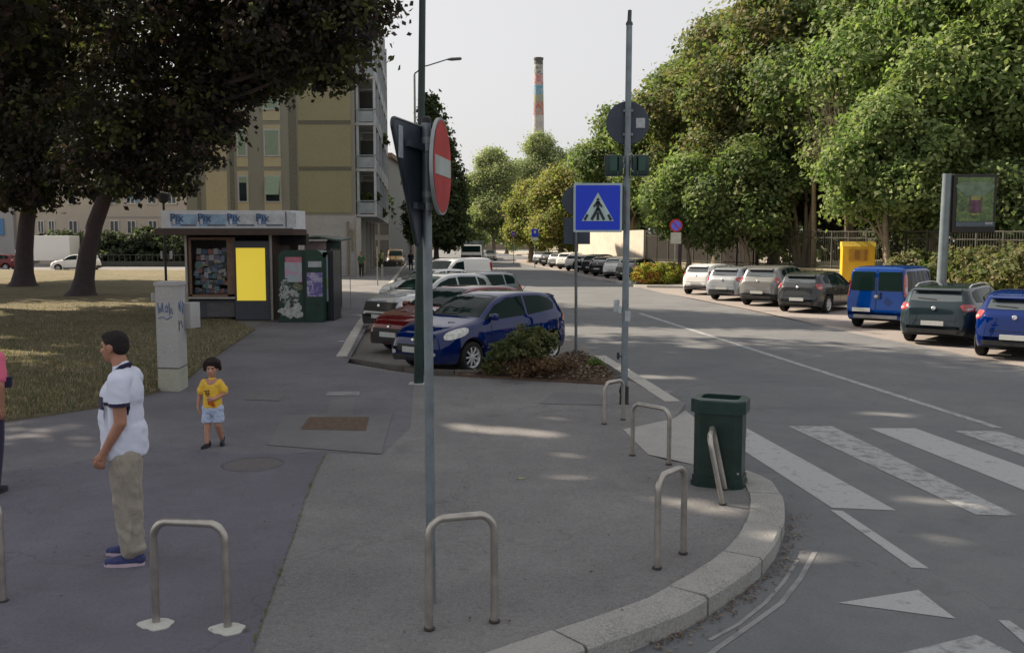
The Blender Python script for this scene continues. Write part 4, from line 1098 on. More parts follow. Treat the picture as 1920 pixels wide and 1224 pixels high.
    if S.get('rails'):
        for sgn in (1, -1):
            hb = MB(); pts = []
            for k in range(9):
                xx = 2.1 + k * .25; o_, nn, _, _ = bvh.ray_cast(Vector((fx(xx), sgn * hw * .68, 3)), Vector((0, 0, -1)))
                pts.append(o_ + Vector((0, 0, .045 if 0 < k < 8 else .0)))
            hb.tube(pts, .014, 8); hb.build('roof_rail', M_ALLOY, root, True)
    hb = MB(); hb.tube([(fx(L * .82) , 0, interp(S['top'], L * .82) - .01), (fx(L * .86), 0, interp(S['top'], L * .86) + .16)], [.008, .004], 6); hb.build('aerial', M_BLACK, root)
    # dark block between the wheels so that no light shows through the arches
    hb = MB(); hb.box((0, 0, .42), (L * .8, W * .62, .4)); hb.build('underbody', M_UNDER, root)
    for cx_ in xw:
        for sgn in (1, -1):
            we = empty('wheel', (fx(cx_), sgn * (hw - .115), R), parent=root)
            hb = MB(); tw = .1
            hb.lathe([(R * .68, -tw * .9), (R * .9, -tw), (R * .985, -tw * .75), (R, -tw * .4), (R, tw * .4), (R * .985, tw * .75), (R * .9, tw), (R * .68, tw * .9), (R * .66, tw * .4), (R * .66, -tw * .4), (R * .68, -tw * .9)], (0, 0, 0), 'y', 32)
            hb.build('tyre', M_TYRE, we, True)
            hb = MB(); s_ = sgn
            hb.lathe([(R * .69, s_ * tw * .92), (R * .66, s_ * tw * .85), (R * .6, s_ * tw * .3)], (0, 0, 0), 'y', 28, caps=False)
            for k in range(spokes):
                a = 2 * pi * k / spokes; Mx = Matrix.Rotation(a, 3, 'Y')
                hb.box(Mx @ Vector((R * .34, 0, 0)) + Vector((0, s_ * tw * .62, 0)), (R * .64, .028, R * (.17 if spokes < 9 else .12)), 0, Mx, ch=.006)
            hb.lathe([(.0001, s_ * tw * .86), (R * .16, s_ * tw * .8), (R * .17, s_ * tw * .5)], (0, 0, 0), 'y', 16, caps=False)
            hb.build('rim', M_ALLOY if alloy else M_CAP, we, True)
            hb = MB(); hb.lathe([(.0001, s_ * tw * .2), (R * .62, s_ * tw * .2)], (0, 0, 0), 'y', 20); hb.build('brake_disc', M_UNDER, we)
    return root
def recolor(root, m_):
    old = root['paint']
    for ch in root.children_recursive:
        if ch.type == 'MESH' and len(ch.material_slots) and ch.data.materials[0] and ch.data.materials[0].name == old:
            ch.material_slots[0].link = 'OBJECT'; ch.material_slots[0].material = m_
    return root
HEAD_R = atan2(.77, .64)          # heading of the bays: about 40 degrees to the road's normal
def wheel_at(root, kind, p, ang, which):
    """place the car so that the contact point of one wheel (outer edge) is at ground point p"""
    S = CARS[kind]; L = S['L']; x = (L / 2 - S['fo']) if which[0] == 'f' else (L / 2 - S['fo'] - S['wb']); y = (S['W'] / 2 - .03) * (1 if which[1] == 'l' else -1)
    c, s = cos(ang), sin(ang)
    root.location = (p.x - (c * x - s * y), p.y - (s * x + c * y), 0); root.rotation_euler.z = ang
    return root
def new_car(kind, pm, lab, p, ang, which, group=None, cat='car', proto=None, **k):
    if proto is None:
        r = build_car(kind, pm, lab, cat=cat, **k); r['paint'] = pm.name
    else:
        r = copy_tree(proto); r['paint'] = proto['paint']; recolor(r, pm); r['paint'] = proto['paint']
        r['label'] = lab
        for q in ('group',):
            if q in r: del r[q]
    if group: r['group'] = group
    return wheel_at(r, kind, p, ang, which)
P_BLUE = paint('blue_paintwork', (0, .011, .09), .0); P_RED = paint('red_paintwork', (.12, .009, .011)); P_SILV = paint('silver_paintwork', (.34, .36, .38), .5)
P_WHITE = paint('white_paintwork', (.72, .72, .71), 0, .3); P_DGREY = paint('dark_grey_paintwork', (.035, .038, .042), .3); P_TEAL = paint('teal_grey_paintwork', (.018, .03, .038), .4); P_VAN = paint('bright_blue_paintwork', (0, .035, .2), 0)
P_BLUE2 = paint('royal_blue_paintwork', (0, .012, .1), .0); P_GREYG = paint('greenish_grey_paintwork', (.11, .115, .105), .4); P_BLACK = paint('black_paintwork', (.02, .02, .024), .2); P_BEIGE = paint('champagne_paintwork', (.3, .29, .26), .4)
GL = 'cars parked nose-in along the pavement'; GR = 'cars parked in the bays before the park'
pf = G(887, 698.5); pr_ = G(1041, 676)
dd = pf - pr_
ANG_L = atan2(dd.y, dd.x)
ANG_L = radians(180 + 50)       # measured, cleaned up below
mid_ = (pf + pr_) / 2
punto = new_car('hatch', P_BLUE, 'dark blue three-door hatchback behind the scruffy shrub', pf, ANG_L, 'fl', GL, spokes=9)
STEP = ROAD * 3.45
def along_bay(k, dx=0): return pf + STEP * k + Vector((dx, 0, 0))
redc = new_car('hatch5', P_RED, 'dark red hatchback parked beside the dark blue one', along_bay(.85, -.5), ANG_L, 'fl', GL)
suv = new_car('suv', P_SILV, 'silver crossover with black grille and black lower bumper', along_bay(2.35, -.95), ANG_L, 'fl', GL)
sw_ = new_car('wagon', paint('steel_blue_paintwork', (.2, .225, .26), .5), 'silver estate car with dark side windows, beyond the crossover', along_bay(3.75, .1), ANG_L, 'fl', GL)
c5_ = new_car('hatch5', P_WHITE, 'white hatchback with sunlit bonnet, between silver estate and white van', along_bay(5.1, -1.0), ANG_L, 'fl', GL, proto=redc)
VK = dict(CARS['van']); 
wv = new_car('van', P_WHITE, 'white van parked beyond the white hatchback', along_bay(6.6, .0), ANG_L, 'fl', GL, cat='van', panelvan=True)
c7_ = new_car('hatch', P_SILV, 'pale silver car parked behind the white van', along_bay(8.3, .2), ANG_L, 'fl', GL, proto=punto)
# far side
ANG_R = radians(50)
RW_ = [('hatch5', P_BLUE2, 'royal blue hatchback cut off by the picture edge, last of the bays', (1833, 665), None),
       ('wagon', P_TEAL, 'dark teal-grey estate car with roof rails and red lamps', (1700, 638), None),
       ('van', P_VAN, 'bright blue van with two rear doors and glazed sides', (1603, 611), None),
       ('hatch5', P_DGREY, 'dark grey hatchback parked beside the bright blue van', (1467, 583), None),
       ('suv', paint('mid_grey_paintwork', (.2, .2, .195), .4), 'mid-grey crossover beside the dark grey hatchback', (1397, 571), None),
       ('wagon', P_SILV, 'light silver saloon-length car between the white car and the crossover', (1338, 561), None),
       ('hatch', P_WHITE, 'white hatchback next to the yellow-green shrub bed', (1288, 551), None)]
protos = {}
for kind, pm, lab, pxy, _ in RW_:
    pr0 = {'hatch5': redc, 'wagon': sw_, 'suv': suv, 'hatch': punto}.get(kind)
    if kind == 'van': pr0 = None
    new_car(kind, pm, lab, G(*pxy), ANG_R, 'rl', GR, cat='van' if kind == 'van' else 'car', proto=pr0)
# farther row beyond the shrub island
far = [('hatch5', P_GREYG, 'olive-grey car just beyond the shrub bed', 62.0, 0), ('hatch', P_WHITE, 'white car with red tail lamp beyond the olive-grey one', 66.5, 0), ('wagon', P_BLACK, 'black estate car in the farther row of bays', 71, 0), ('suv', P_DGREY, 'dark grey crossover in the farther row of bays', 75, 0),
       ('hatch5', P_BLACK, 'black hatchback beside two cream-white cars', 79.5, 0), ('hatch', P_WHITE, 'white hatchback between the black hatchback and another white car', 84, 0), ('suv', P_WHITE, 'white tall car farther down the street bays', 89, 0), ('hatch5', P_SILV, 'silver-blue hatchback far down the street bays', 95, 0), ('wagon', P_DGREY, 'grey estate far down the street bays', 101, 0), ('hatch', P_SILV, 'small silver car, farthest of the street bays', 108, 0)]
for kind, pm, lab, Y, _ in far:
    pr0 = {'hatch5': redc, 'wagon': sw_, 'suv': suv, 'hatch': punto}[kind]
    p = rline(Y, .0); new_car(kind, pm, lab, p, ANG_R, 'rl', 'cars in the farther row of bays', proto=pr0)
# vehicles on the road far away
ra = atan2(-ROAD.y, -ROAD.x)
r_ = new_car('hatch', P_BEIGE, 'champagne car driving towards us far down the road', G(931, 489), ra, 'fl', None, proto=punto); r_.name = 'moving_car'
tr_ = new_car('van', paint('ochre_paintwork', (.15, .1, .05), .1), 'ochre and brown car at the foot of the pinkish house', Vector((PX(757, 95), 95, 0)), ra, 'fl', None, cat='car', proto=wv); tr_.name = 'parked_car'
# lorry on the road
TY = 96.0; lor = empty('lorry', (PX(883, TY), TY, 0)); tag(lor, 'white flatbed lorry cab coming down the road above the parked van', 'lorry')
mb = MB(); mb.box((0, .9, 1.5), (2.2, 1.7, 1.5), ch=.15); mb.build('cab', P_WHITE, lor, True)
mb = MB(); mb.box((0, .03, 1.85), (1.9, .06, .62), ch=.02); mb.build('windscreen', M_CGLASS, lor)
mb = MB(); mb.box((0, .02, 1.0), (2.1, .12, .45), ch=.03); mb.build('bumper', M_BLACK, lor)
mb = MB(); mb.box((0, 4.2, 1.75), (2.2, 4.8, 1.9), ch=.03); mb.build('load_bed', mat('lorry_load', (.16, .2, .19), .8, var=.3, scale=2), lor)
for sx_ in (-1, 1):
    mb = MB(); mb.box((sx_ * .8, 0, 1.1), (.3, .06, .16), ch=.02); mb.build('headlight', M_HEAD, lor)
    for yy in (1.0, 5.0):
        mb = MB(); mb.lathe([(.0001, -.12), (.45, -.12), (.47, 0), (.45, .12), (.0001, .12)], (0, 0, 0), 'z', 20); mb.v = [(v[2] + sx_ * .92, v[0] + yy, v[1] + .47) for v in mb.v]; mb.build('wheel', M_TYRE, lor, True)
# box van, red car and silver car beyond the lawn
VY = 92.0; bv = empty('box_van', (PX(95, VY), VY, 0)); tag(bv, 'box van with white cargo body standing beyond the tree trunks', 'van')
x0, x1 = PX(56, VY) - PX(95, VY), PX(130, VY) - PX(95, VY)
mb = MB(); mb.box(((x0 + x1) / 2, 1.1, 1.95), (x1 - x0, 2.2, 2.45), ch=.06); mb.build('cargo_box', P_WHITE, bv)
mb = MB(); mb.box((x0 - .85, 1.1, 1.15), (1.6, 2.0, 1.5), ch=.25); mb.build('cab', P_WHITE, bv, True)
mb = MB(); mb.box((x0 - .8, .09, 1.45), (.8, .05, .5)); mb.build('side_window', M_CGLASS, bv)
for xx in (x0 - 1, x1 - 1.0):
    mb = MB(); mb.lathe([(.0001, -.1), (.36, -.1), (.38, 0), (.36, .1), (.0001, .1)], (xx, .2, .38), 'y', 20); mb.build('wheel', M_TYRE, bv, True)
new_car('hatch5', P_RED, 'bright red car beyond the lawn, cut by the picture edge', Vector((PX(8, 84), 84, 0)), radians(180) , 'rl', None, proto=redc)
new_car('hatch', P_WHITE, 'white small car beyond the lawn, half hidden by the leaning trunk', Vector((PX(112, 82), 81.5, 0)), radians(180), 'fl', None, proto=punto)
# ================================================================== STREET FURNITURE
M_GALV = mat('galvanised_steel', (.2, .24, .27), .5, metal=.45, var=.16, scale=5, bump=.1)
M_INOX = mat('brushed_steel', (.42, .4, .37), .38, metal=.8, var=.12, scale=9)
M_SIGNB = mat('sign_back', (.045, .06, .085), .5, metal=.1, var=.12, scale=3)
M_RIM = mat('sign_rim', (.3, .33, .35), .45, metal=.3)
M_SRED = mat('sign_red', (.42, .03, .04), .45, var=.12, scale=5); M_SWHITE = mat('sign_white_face', (.55, .58, .58), .45, var=.06, scale=6); M_SBLUE = mat('sign_blue_face', (.004, .04, .6), .35, var=.04); M_SBLACK = mat('sign_black', (.02, .03, .035), .5)
M_DGREEN = mat('dark_green_paint', (.012, .035, .032), .4, var=.2, scale=5)
HZ = SW
def hoop(pa, pb, h, lab, lean=(0, 0), feet=None, r=.0245, rc=.11):
    c = (pa + pb) / 2; root = empty('hoop_barrier', (c.x, c.y, HZ)); tag(root, lab, 'hoop barrier', 'steel hoop barriers round the corner')
    a = pa - c; b = pb - c; a.z = b.z = 0; u = (b - a).normalized(); ln = Vector((lean[0], lean[1], 0))
    up = (Vector((0, 0, h)) + ln); un = up.normalized()
    A = a + up; B = b + up; pts = [a - un * .03, a + un * (h - rc)]
    for k in range(1, 7):
        t = k / 7 * pi / 2; pts.append(a + un * (up.length - rc) + un * rc * sin(t) + u * rc * (1 - cos(t)))
    for k in range(1, 7):
        t = pi / 2 - k / 7 * pi / 2; pts.append(b + un * (up.length - rc) + un * rc * sin(t) - u * rc * (1 - cos(t)))
    pts += [b + un * (up.length - rc), b - un * .03]
    mb = MB(); mb.tube(pts, r, 16); mb.build('tube', M_INOX, root, True)
    for p in (a, b):
        if feet == 'concrete':
            rnd = random.Random(int(p.x * 1000)); ph = [rnd.uniform(0, 6) for _ in range(3)]
            prof = []; mb = MB(); n = 28; vs = []
            for (q, z) in ((1, 0), (.97, .012), (.75, .022), (.3, .026)):
                for k in range(n):
                    t = 2 * pi * k / n; rr = .1 * q * (1 + .13 * sin(2 * t + ph[0]) + .1 * sin(3 * t + ph[1]) + .06 * sin(7 * t + ph[2])); vs.append((p.x + rr * cos(t), p.y + rr * sin(t), z))
            fs = [[i * n + k, i * n + (k + 1) % n, (i + 1) * n + (k + 1) % n, (i + 1) * n + k] for i in range(3) for k in range(n)] + [[3 * n + k for k in range(n)]]
            mb.add(vs, fs); mb.build('foot', mat('foot_concrete', (.42, .43, .4), .9, var=.1, scale=12, fine=.15, bump=.3), root, True)
        else:
            mb = MB(); mb.lathe([(.034, 0), (.036, .012), (.026, .016)], (p.x, p.y, .002), n=14); mb.build('foot', mat('foot_collar', (.06, .05, .045), .9, var=.2, scale=20), root, True)
    return root
hoop(G(293, 1172, SW), G(427, 1181, SW), .67, 'steel hoop with white concrete feet in front of the standing man', feet='concrete')
hoop(G(805, 1180, SW), G(927, 1166, SW), .70, 'steel hoop standing against the foot of the grey no-entry sign pole')
hoop(G(1232, 1066, SW), G(1281, 1038, SW), .69, 'steel hoop turned sideways, the closest one to the curved kerb')
hoop(G(1355, 946, SW), G(1360, 918, SW), .62, 'tilted steel hoop leaning against the green bin', lean=(-.13, .02))
hoop(G(1186, 854, SW), G(1254, 871, SW), .60, 'steel hoop at the edge of the pale concrete ramp', feet=None)
hoop(G(1133, 795, SW), G(1168, 787, SW), .55, 'steel hoop beside the black sleeve of the tall sign pole')
hoop(G(6, 1128, SW), G(-120, 1105, SW), .70, 'steel hoop cut off by the picture edge, next to the person in pink')
# tall grey pole with no-entry sign and give-way sign seen from behind
PY_ = 6.02; px_ = lambda p: PX(p, PY_)
np_ = empty('no_entry_sign', (px_(803.5), PY_, HZ)); tag(np_, 'grey steel pole with no-entry disc and a give-way triangle seen from behind', 'road sign')
no_ = np_.location.copy(); ptop = P(799, 222, PY_)
mb = MB(); mb.tube([(0, 0, 0), Vector((ptop.x, ptop.y, ptop.z)) - no_], .03, 18); mb.build('pole', M_GALV, np_, True)
mb = MB(); tp_ = Vector((ptop.x, ptop.y, ptop.z)) - no_; mb.lathe([(.033, -.03), (.033, .0), (.02, .012), (.0001, .015)], tp_, n=16); mb.build('cap', M_BLACK, np_, True)
def sign_frame(c, u):          # matrix: local x along the sign's width, local z up, local -y = face
    u = Vector(u).normalized(); z = Vector((0, 0, 1)); y = z.cross(u); return Matrix((u, y, z)).transposed()
def disc(parent, c, u, r, th, m_face, m_back, name='disc', face=-1, rimw=.012, n=48):
    Mx = sign_frame(c, u); c = Vector(c)
    mb = MB()
    prof = [(.0001, 0), (r, 0), (r, th), (.0001, th)]
    mb.lathe(prof, (0, 0, 0), 'y', n); mb.v = [tuple(Mx @ Vector(v) + c) for v in mb.v]
    o = mb.build(name, m_back, parent, True)
    mb = MB(); mb.lathe([(r - rimw, -.001), (r + .002, -.001), (r + .002, th + .002), (r - rimw * .6, th + .002)], (0, 0, 0), 'y', n); mb.v = [tuple(Mx @ Vector(v) + c) for v in mb.v]; mb.build('rim', M_RIM, o, True)
    if m_face is not None:
        yy = -.004 if face < 0 else th + .004
        mb = MB(); mb.lathe([(.0001, yy), (r - rimw, yy)], (0, 0, 0), 'y', n); mb.v = [tuple(Mx @ Vector(v) + c) for v in mb.v]; f = mb.build('face', m_face, o)
    return o, Mx, c
# no-entry disc, turned almost edge on
uN = Vector((.118, .99, 0))
cN = P(829, 313, 5.95) - no_
o_, Mx, c_ = disc(np_, cN, uN, .3, .018, M_SRED, M_RIM, 'no_entry_disc')
mb = MB(); mb.box((0, -.0065, 0), (.5, .004, .115)); mb.v = [tuple(Mx @ Vector(v) + c_) for v in mb.v]; mb.build('white_bar', mat('bar_white', (.36, .42, .42), .45, var=.1), o_)
for zz in (.17, -.17):
    mb = MB(); q = cN + Vector((0, 0, zz)); e = Vector((px_(802) - no_.x, 0, q.z))
    mb.tube([q + Vector((-.01, 0, 0)), e], .012, 8); mb.lathe([(.036, -.02), (.036, .02)], (e.x, e.y, e.z), n=16); mb.build('bracket', M_RIM, np_, True)
# give-way sign from behind
cl = P(735, 219, 5.52) - no_; uY = Vector((.21, .86, 0)).normalized()
def rounded_tri(side, r, n=6):
    h = side * sqrt(3) / 2; V = [(0, 0), (side, 0), (side / 2, -h)]; out = []
    for i in range(3):
        p = Vector(V[i]); a = (Vector(V[i - 1]) - p).normalized(); b = (Vector(V[(i + 1) % 3]) - p).normalized()
        bis = (a + b).normalized(); cen = p + bis * (r / sin(radians(30))); s0 = p + a * r / math.tan(radians(30)); s1 = p + b * r / math.tan(radians(30))
        a0 = atan2((s0 - cen).y, (s0 - cen).x); a1 = atan2((s1 - cen).y, (s1 - cen).x)
        while a1 - a0 > pi: a1 -= 2 * pi
        while a1 - a0 < -pi: a1 += 2 * pi
        for k in range(n + 1): t = a0 + (a1 - a0) * k / n; out.append((cen.x + r * cos(t), cen.y + r * sin(t)))
    return out
tri_ = rounded_tri(.9, .035); MY = sign_frame(cl, uY)
mb = MB(); mb.plate([MY @ Vector((x, 0, z)) + cl for x, z in tri_], MY @ Vector((0, 1, 0)), .02); gw = mb.build('give_way_plate', M_SIGNB, np_)
mb = MB(); mb.tube([MY @ Vector((x, .01, z)) + cl for x, z in tri_ + tri_[:1]], .013, 6, False); mb.build('rim', mat('rim_dark', (.03, .04, .05), .4, metal=.3), gw, True)
mb = MB(); mb.box(MY @ Vector((.13, -.004, -.13)) + cl, (.07, .004, .19), M=MY); mb.build('sticker', mat('sticker_grey', (.3, .33, .38), .6, var=.1, scale=20), gw)
for zz, ww_ in ((-.13, .5), (-.5, .24)): mb = MB(); mb.box(MY @ Vector((.45, -.02, zz)) + cl, (ww_, .03, .04), M=MY); mb.build('bracket', M_SIGNB, gw)
mb = MB()
for zz in (cl.z - .13, cl.z - .5): mb.tube([Vector((tp_.x * .9, 0, zz)), MY @ Vector((.45, -.01, 0)) + Vector((cl.x, cl.y, zz))], .014, 8); mb.lathe([(.037, -.022), (.037, .022)], (tp_.x * .9, 0, zz), n=16)
mb.build('clamp', M_RIM, np_, True)
# dark green lamp column behind it
LY = 15.9; lb = G(785, 719, SW); col_top = P(792, 0, lb.y)
lc = empty('lamp_column', lb); tag(lc, 'dark green tapered lamp column standing behind the no-entry pole', 'street lamp')
tt = (col_top - lb); full = tt * (9.5 / tt.z)
mb = MB(); mb.tube([(0, 0, 0), full * .13, full * .2, full * .6, full], [.083, .08, .068, .056, .045], 20); mb.build('pole', M_DGREEN, lc, True)
mb = MB(); mb.box((-.01, -.02, .004), (.3, .26, .02), ch=.004); mb.build('base_plate', mat('base_white', (.42, .42, .4), .8), lc)
mb = MB(); mb.tube([full, full + Vector((.8, .6, .25)), full + Vector((1.6, 1.1, .3))], [.03, .028, .025], 8); mb.build('arm', M_DGREEN, lc, True)
mb = MB(); mb.box(full + Vector((1.9, 1.3, .3)), (.7, .25, .12), .6, ch=.04); mb.build('lamp_head', M_GALV, lc, True)
# distant street lamp with its arm over the road
FY = 41.0; fb_ = Vector((PX(780, FY), FY, .1)); fl = empty('street_lamp', fb_); tag(fl, 'slim pale street lamp with a long arm reaching over the parked cars', 'street lamp')
h1 = PZ(140, FY) - .1; e1 = P(800, 124, FY) - fb_; e2 = P(838, 112, FY) - fb_; e3 = P(866, 110, FY) - fb_
mb = MB(); mb.tube([(0, 0, 0), (0, 0, h1)], [.085, .045], 12); mb.build('pole', mat('lamp_pale', (.34, .37, .36), .5, metal=.3, var=.1), fl, True)
mb = MB(); mb.tube([(0, 0, h1 - .05), (.02, 0, h1 + .05), e1 + Vector((-.1, 0, 0)), e1, e2], [.04, .04, .032, .03, .028], 8); mb.build('arm', M_GALV, fl, True)
mb = MB(); mb.tube([e2, e2 + (e3 - e2) * .3, e3 - Vector((.05, 0, 0)), e3], [.04, .09, .08, .02], 10); mb.v = [(v[0], v[1], e2.z + (v[2] - e2.z) * .8) for v in mb.v]; mb.build('lamp_head', mat('lamp_grey', (.12, .12, .125), .5), fl, True)
# central sign pole with back of a round sign, signal backs and crossing sign
cb = G(1170, 757, SW); CY_ = cb.y; cp = empty('crossing_sign', cb); tag(cp, 'tall leaning galvanised pole with blue pedestrian crossing sign and twin green signal boxes', 'road sign')
q = lambda x, y, Y=None: P(x, y, Y or CY_) - cb
ct = q(1180, 45); c2 = q(1181, 20)
mb = MB(); mb.tube([(0, 0, 0), ct * .5, ct], [.052, .047, .043], 16); mb.build('pole', M_GALV, cp, True)
mb = MB(); mb.tube([ct - Vector((0, 0, .02)), ct + Vector((0, 0, .01)), ct + Vector((0, 0, .04)), c2, c2 + Vector((0, 0, .01))], [.05, .05, .03, .028, .005], 14); mb.build('cap', mat('cap_green', (.05, .07, .06), .5), cp, True)
mb = MB(); mb.tube([(0, 0, .0), (0, 0, .03), (0.002, 0, .26), (.002, 0, .27)], [.075, .068, .066, .05], 16); mb.build('sleeve', M_BLACK, cp, True)
mb = MB(); mb.box(q(1159, 667), (.035, .05, .1), ch=.01); mb.tube([q(1161, 668), q(1170, 668)], .01, 6); mb.build('push_button', M_BLACK, cp, True)
mb = MB(); mb.box(q(1164, 733), (.05, .05, .06), ch=.01); mb.build('junction_box', M_BLACK, cp, True)
cd = q(1178, 230); 
mb = MB(); mb.lathe([(.0001, .06), (.305, .06), (.312, .067), (.312, .083), (.0001, .083)], cd, 'y', 48); rs_ = mb.build('round_plate', M_SIGNB, cp, True)
mb = MB(); mb.box(cd + Vector((.185, .055, 0)), (.13, .006, .14)); mb.build('sticker', mat('sticker_pale', (.42, .45, .47), .6, var=.12, scale=30), rs_)
mb = MB(); mb.lathe([(.0001, .086), (.3, .086)], cd, 'y', 40); mb.build('face', M_SWHITE, rs_)
for zz in (.17, -.17): mb = MB(); mb.box(cd + Vector((0, .03, zz)), (.14, .06, .035)); mb.build('bracket', M_GALV, cp)
for (a, b_, dx) in ((1134, 1167, -1), (1184, 1216, 1)):
    c0 = q((a + b_) / 2, 311); w = (PX(b_, CY_) - PX(a, CY_))
    sg = empty('signal_box', c0, parent=cp)
    mb = MB(); mb.box((0, 0, 0), (w, .2, .3), ch=.035); mb.build('housing', M_DGREEN, sg, True)
    mb = MB(); mb.box((0, -.095, .02), (w * .5, .04, .2), ch=.02); mb.box((-w * .2 * dx, -.1, 0), (.02, .03, .28)); mb.build('cover_rib', mat('green_rib', (.02, .07, .055), .4), sg, True)
    mb = MB()
    for zz in (0,): mb.lathe([(.1, .1), (.105, .2), (.1, .22), (.098, .1)], (0, 0, zz), 'y', 24)
    mb.build('visor', M_DGREEN, sg, True)
mb = MB(); mb.box(q(1176, 311), (.12, .05, .06)); mb.box(q(1176, 296), (.2, .03, .03)); mb.build('signal_bracket', M_GALV, cp)
mb = MB(); pts = [q(x, y) + Vector((0, -.09, 0)) for x, y in ((1176, 292), (1184, 290), (1190, 300), (1195, 312), (1196, 320), (1191, 326), (1184, 322), (1181, 316))]; mb.tube(pts, .006, 6); mb.build('cable', mat('cable_pale', (.45, .48, .42), .6), cp, True)
# crossing sign plate on a bracket
c0 = q(1121, 389.5, CY_ - .14); s_ = (PX(1166.5, CY_ - .14) - PX(1075.5, CY_ - .14)); hs_ = s_ / 2
def pl_(poly, y, m_, nm, par, th=.004):
    mb = MB(); mb.plate([c0 + Vector((x * hs_, y, z * hs_)) for x, z in poly], (0, 1, 0), th); return mb.build(nm, m_, par)
def rrect(h, r, n=5):
    out = []
    for (cx_, cz_, a0) in ((h - r, h - r, 0), (-h + r, h - r, 90), (-h + r, -h + r, 180), (h - r, -h + r, 270)):
        for k in range(n + 1): a = radians(a0 + 90 * k / n); out.append((cx_ + r * cos(a), cz_ + r * sin(a)))
    return out
bp_ = pl_(rrect(1, .05), -.0, mat('sign_edge', (.36, .46, .5), .5, var=.06), 'crossing_plate', cp, .02)
pl_(rrect(.91, .05), -.004, M_SBLUE, 'face', bp_, .003)
pl_([(-.66, -.545), (.66, -.545), (0, .62)], -.008, mat('sign_tri', (.42, .55, .55), .5), 'triangle', bp_, .003)
sym = [[(-.045, .3), (0, .365), (.045, .3), (0, .25)]]
def P_(poly, nm='pictogram'): pl_(poly, -.012, M_SBLACK, nm, bp_, .003)
mb = MB()
def seg(a, b, wa, wb=None):
    wb = wb or wa; a = Vector((a[0], a[1])); b = Vector((b[0], b[1])); t = (b - a).normalized(); n_ = Vector((-t.y, t.x))
    mb.plate([c0 + Vector((v.x * hs_, -.012, v.y * hs_)) for v in (a + n_ * wa, b + n_ * wb, b - n_ * wb, a - n_ * wa)], (0, 1, 0), .003)
mb.plate([c0 + Vector(((0 + .06 * cos(2 * pi * k / 14)) * hs_, -.0125, (.33 + .06 * sin(2 * pi * k / 14)) * hs_)) for k in range(14)], (0, 1, 0), .003)
seg((0, .27), (-.0, -.07), .07, .06); seg((-.02, .24), (-.17, .03), .04); seg((.02, .24), (.17, .02), .04); seg((0, -.03), (-.26, -.5), .06, .06); seg((.02, -.03), (.26, -.5), .055, .055)
seg((-.0, -.2), (0, -.51), .05, .06); seg((-.42, -.28), (-.55, -.51), .05, .055); seg((.42, -.28), (.55, -.51), .05, .055)
mb.build('pictogram', M_SBLACK, bp_)
for zz in (.22, -.22): mb = MB(); mb.box(c0 + Vector((hs_ * .5, .05, zz)), (hs_ * 1.25, .03, .035)); mb.build('bracket', mat('bracket_dark', (.06, .06, .06), .6), cp)
mb = MB(); mb.tube([c0 + Vector((hs_ + .02, .06, -.3)), c0 + Vector((hs_ + .02, .06, .3))], .022, 8); mb.build('bracket', mat('bracket_dark', (.06, .06, .06), .6), cp)
mb = MB(); mb.box(q(1176, 592) + Vector((0, -.055, 0)), (.08, .006, .15)); mb.build('sticker', mat('sticker_pale', (.42, .45, .47), .6), cp)
mb = MB(); mb.box(q(1156, 573) + Vector((0, 0, 0)), (.1, .004, .17), .5); mb.box(q(1162, 580), (.05, .004, .1), -.3); mb.build('torn_label', mat('torn_white', (.5, .54, .56), .7), cp)
# thin pole with two signs seen from behind
db = G(1080, 669, SW); dY = db.y; dp = empty('back_facing_sign', db); tag(dp, 'thin pole in the planting bed with round and square signs seen from behind', 'road sign')
q2 = lambda x, y: P(x, y, dY) - db
mb = MB(); mb.tube([(0, 0, -.05), q2(1080, 348)], .03, 12); mb.build('pole', mat('thin_pole', (.15, .17, .17), .6, metal=.3, var=.2), dp, True)
cd = q2(1081, 376); mb = MB(); mb.lathe([(.0001, .04), (.3, .04), (.303, .055), (.0001, .06)], cd, 'y', 40); mb.build('round_plate', M_SIGNB, dp, True)
a_, b_ = q2(1057, 458), q2(1107, 408); mb = MB(); mb.box(((a_.x + b_.x) / 2, .05, (a_.z + b_.z) / 2), (abs(b_.x - a_.x), .02, abs(b_.z - a_.z)), ch=.004); mb.build('square_plate', M_SIGNB, dp)
for v_, s_3 in ((cd + Vector((0, .02, 0)), (.1, .05, .03)), (Vector(((a_.x + b_.x) / 2, .03, (a_.z + b_.z) / 2)), (.1, .03, .03))):
    mb = MB(); mb.box(v_, s_3); mb.build('bracket', M_GALV, dp)
# no-parking sign near the shrubs
nb = Vector((PX(1266, 55.5), 55.5, .14)); nps = empty('no_parking_sign', nb); tag(nps, 'round blue and red no-parking sign on a pale pole above the shrub bed', 'road sign')
q3 = lambda x, y: P(x, y, 55.5) - nb
mb = MB(); mb.tube([(0, 0, 0), q3(1266, 412)], .045, 10); mb.build('pole', mat('pale_pole', (.42, .42, .36), .6, var=.1), nps, True)
cd = q3(1267.5, 423); R_ = .38
mb = MB(); mb.lathe([(.0001, -.06), (R_, -.06), (R_, -.04), (.0001, -.04)], cd, 'y', 36); rp_ = mb.build('disc', M_SRED, nps, True)
mb = MB(); mb.lathe([(.0001, -.064), (R_ * .74, -.064)], cd, 'y', 32); mb.build('blue_field', mat('np_blue', (.12, .15, .9), .5), rp_)
mb = MB(); mb.box(cd + Vector((0, -.067, 0)), (R_ * 1.5, .004, R_ * .2), M=Matrix.Rotation(radians(45), 3, 'Y')); mb.build('slash', M_SRED, rp_)
a_, b_ = q3(1257, 457), q3(1277, 436); mb = MB(); mb.box(((a_.x + b_.x) / 2, -.05, (a_.z + b_.z) / 2), (abs(b_.x - a_.x), .02, abs(b_.z - a_.z))); mb.build('small_plate', mat('plate_cream', (.5, .5, .46), .6, var=.08), nps)
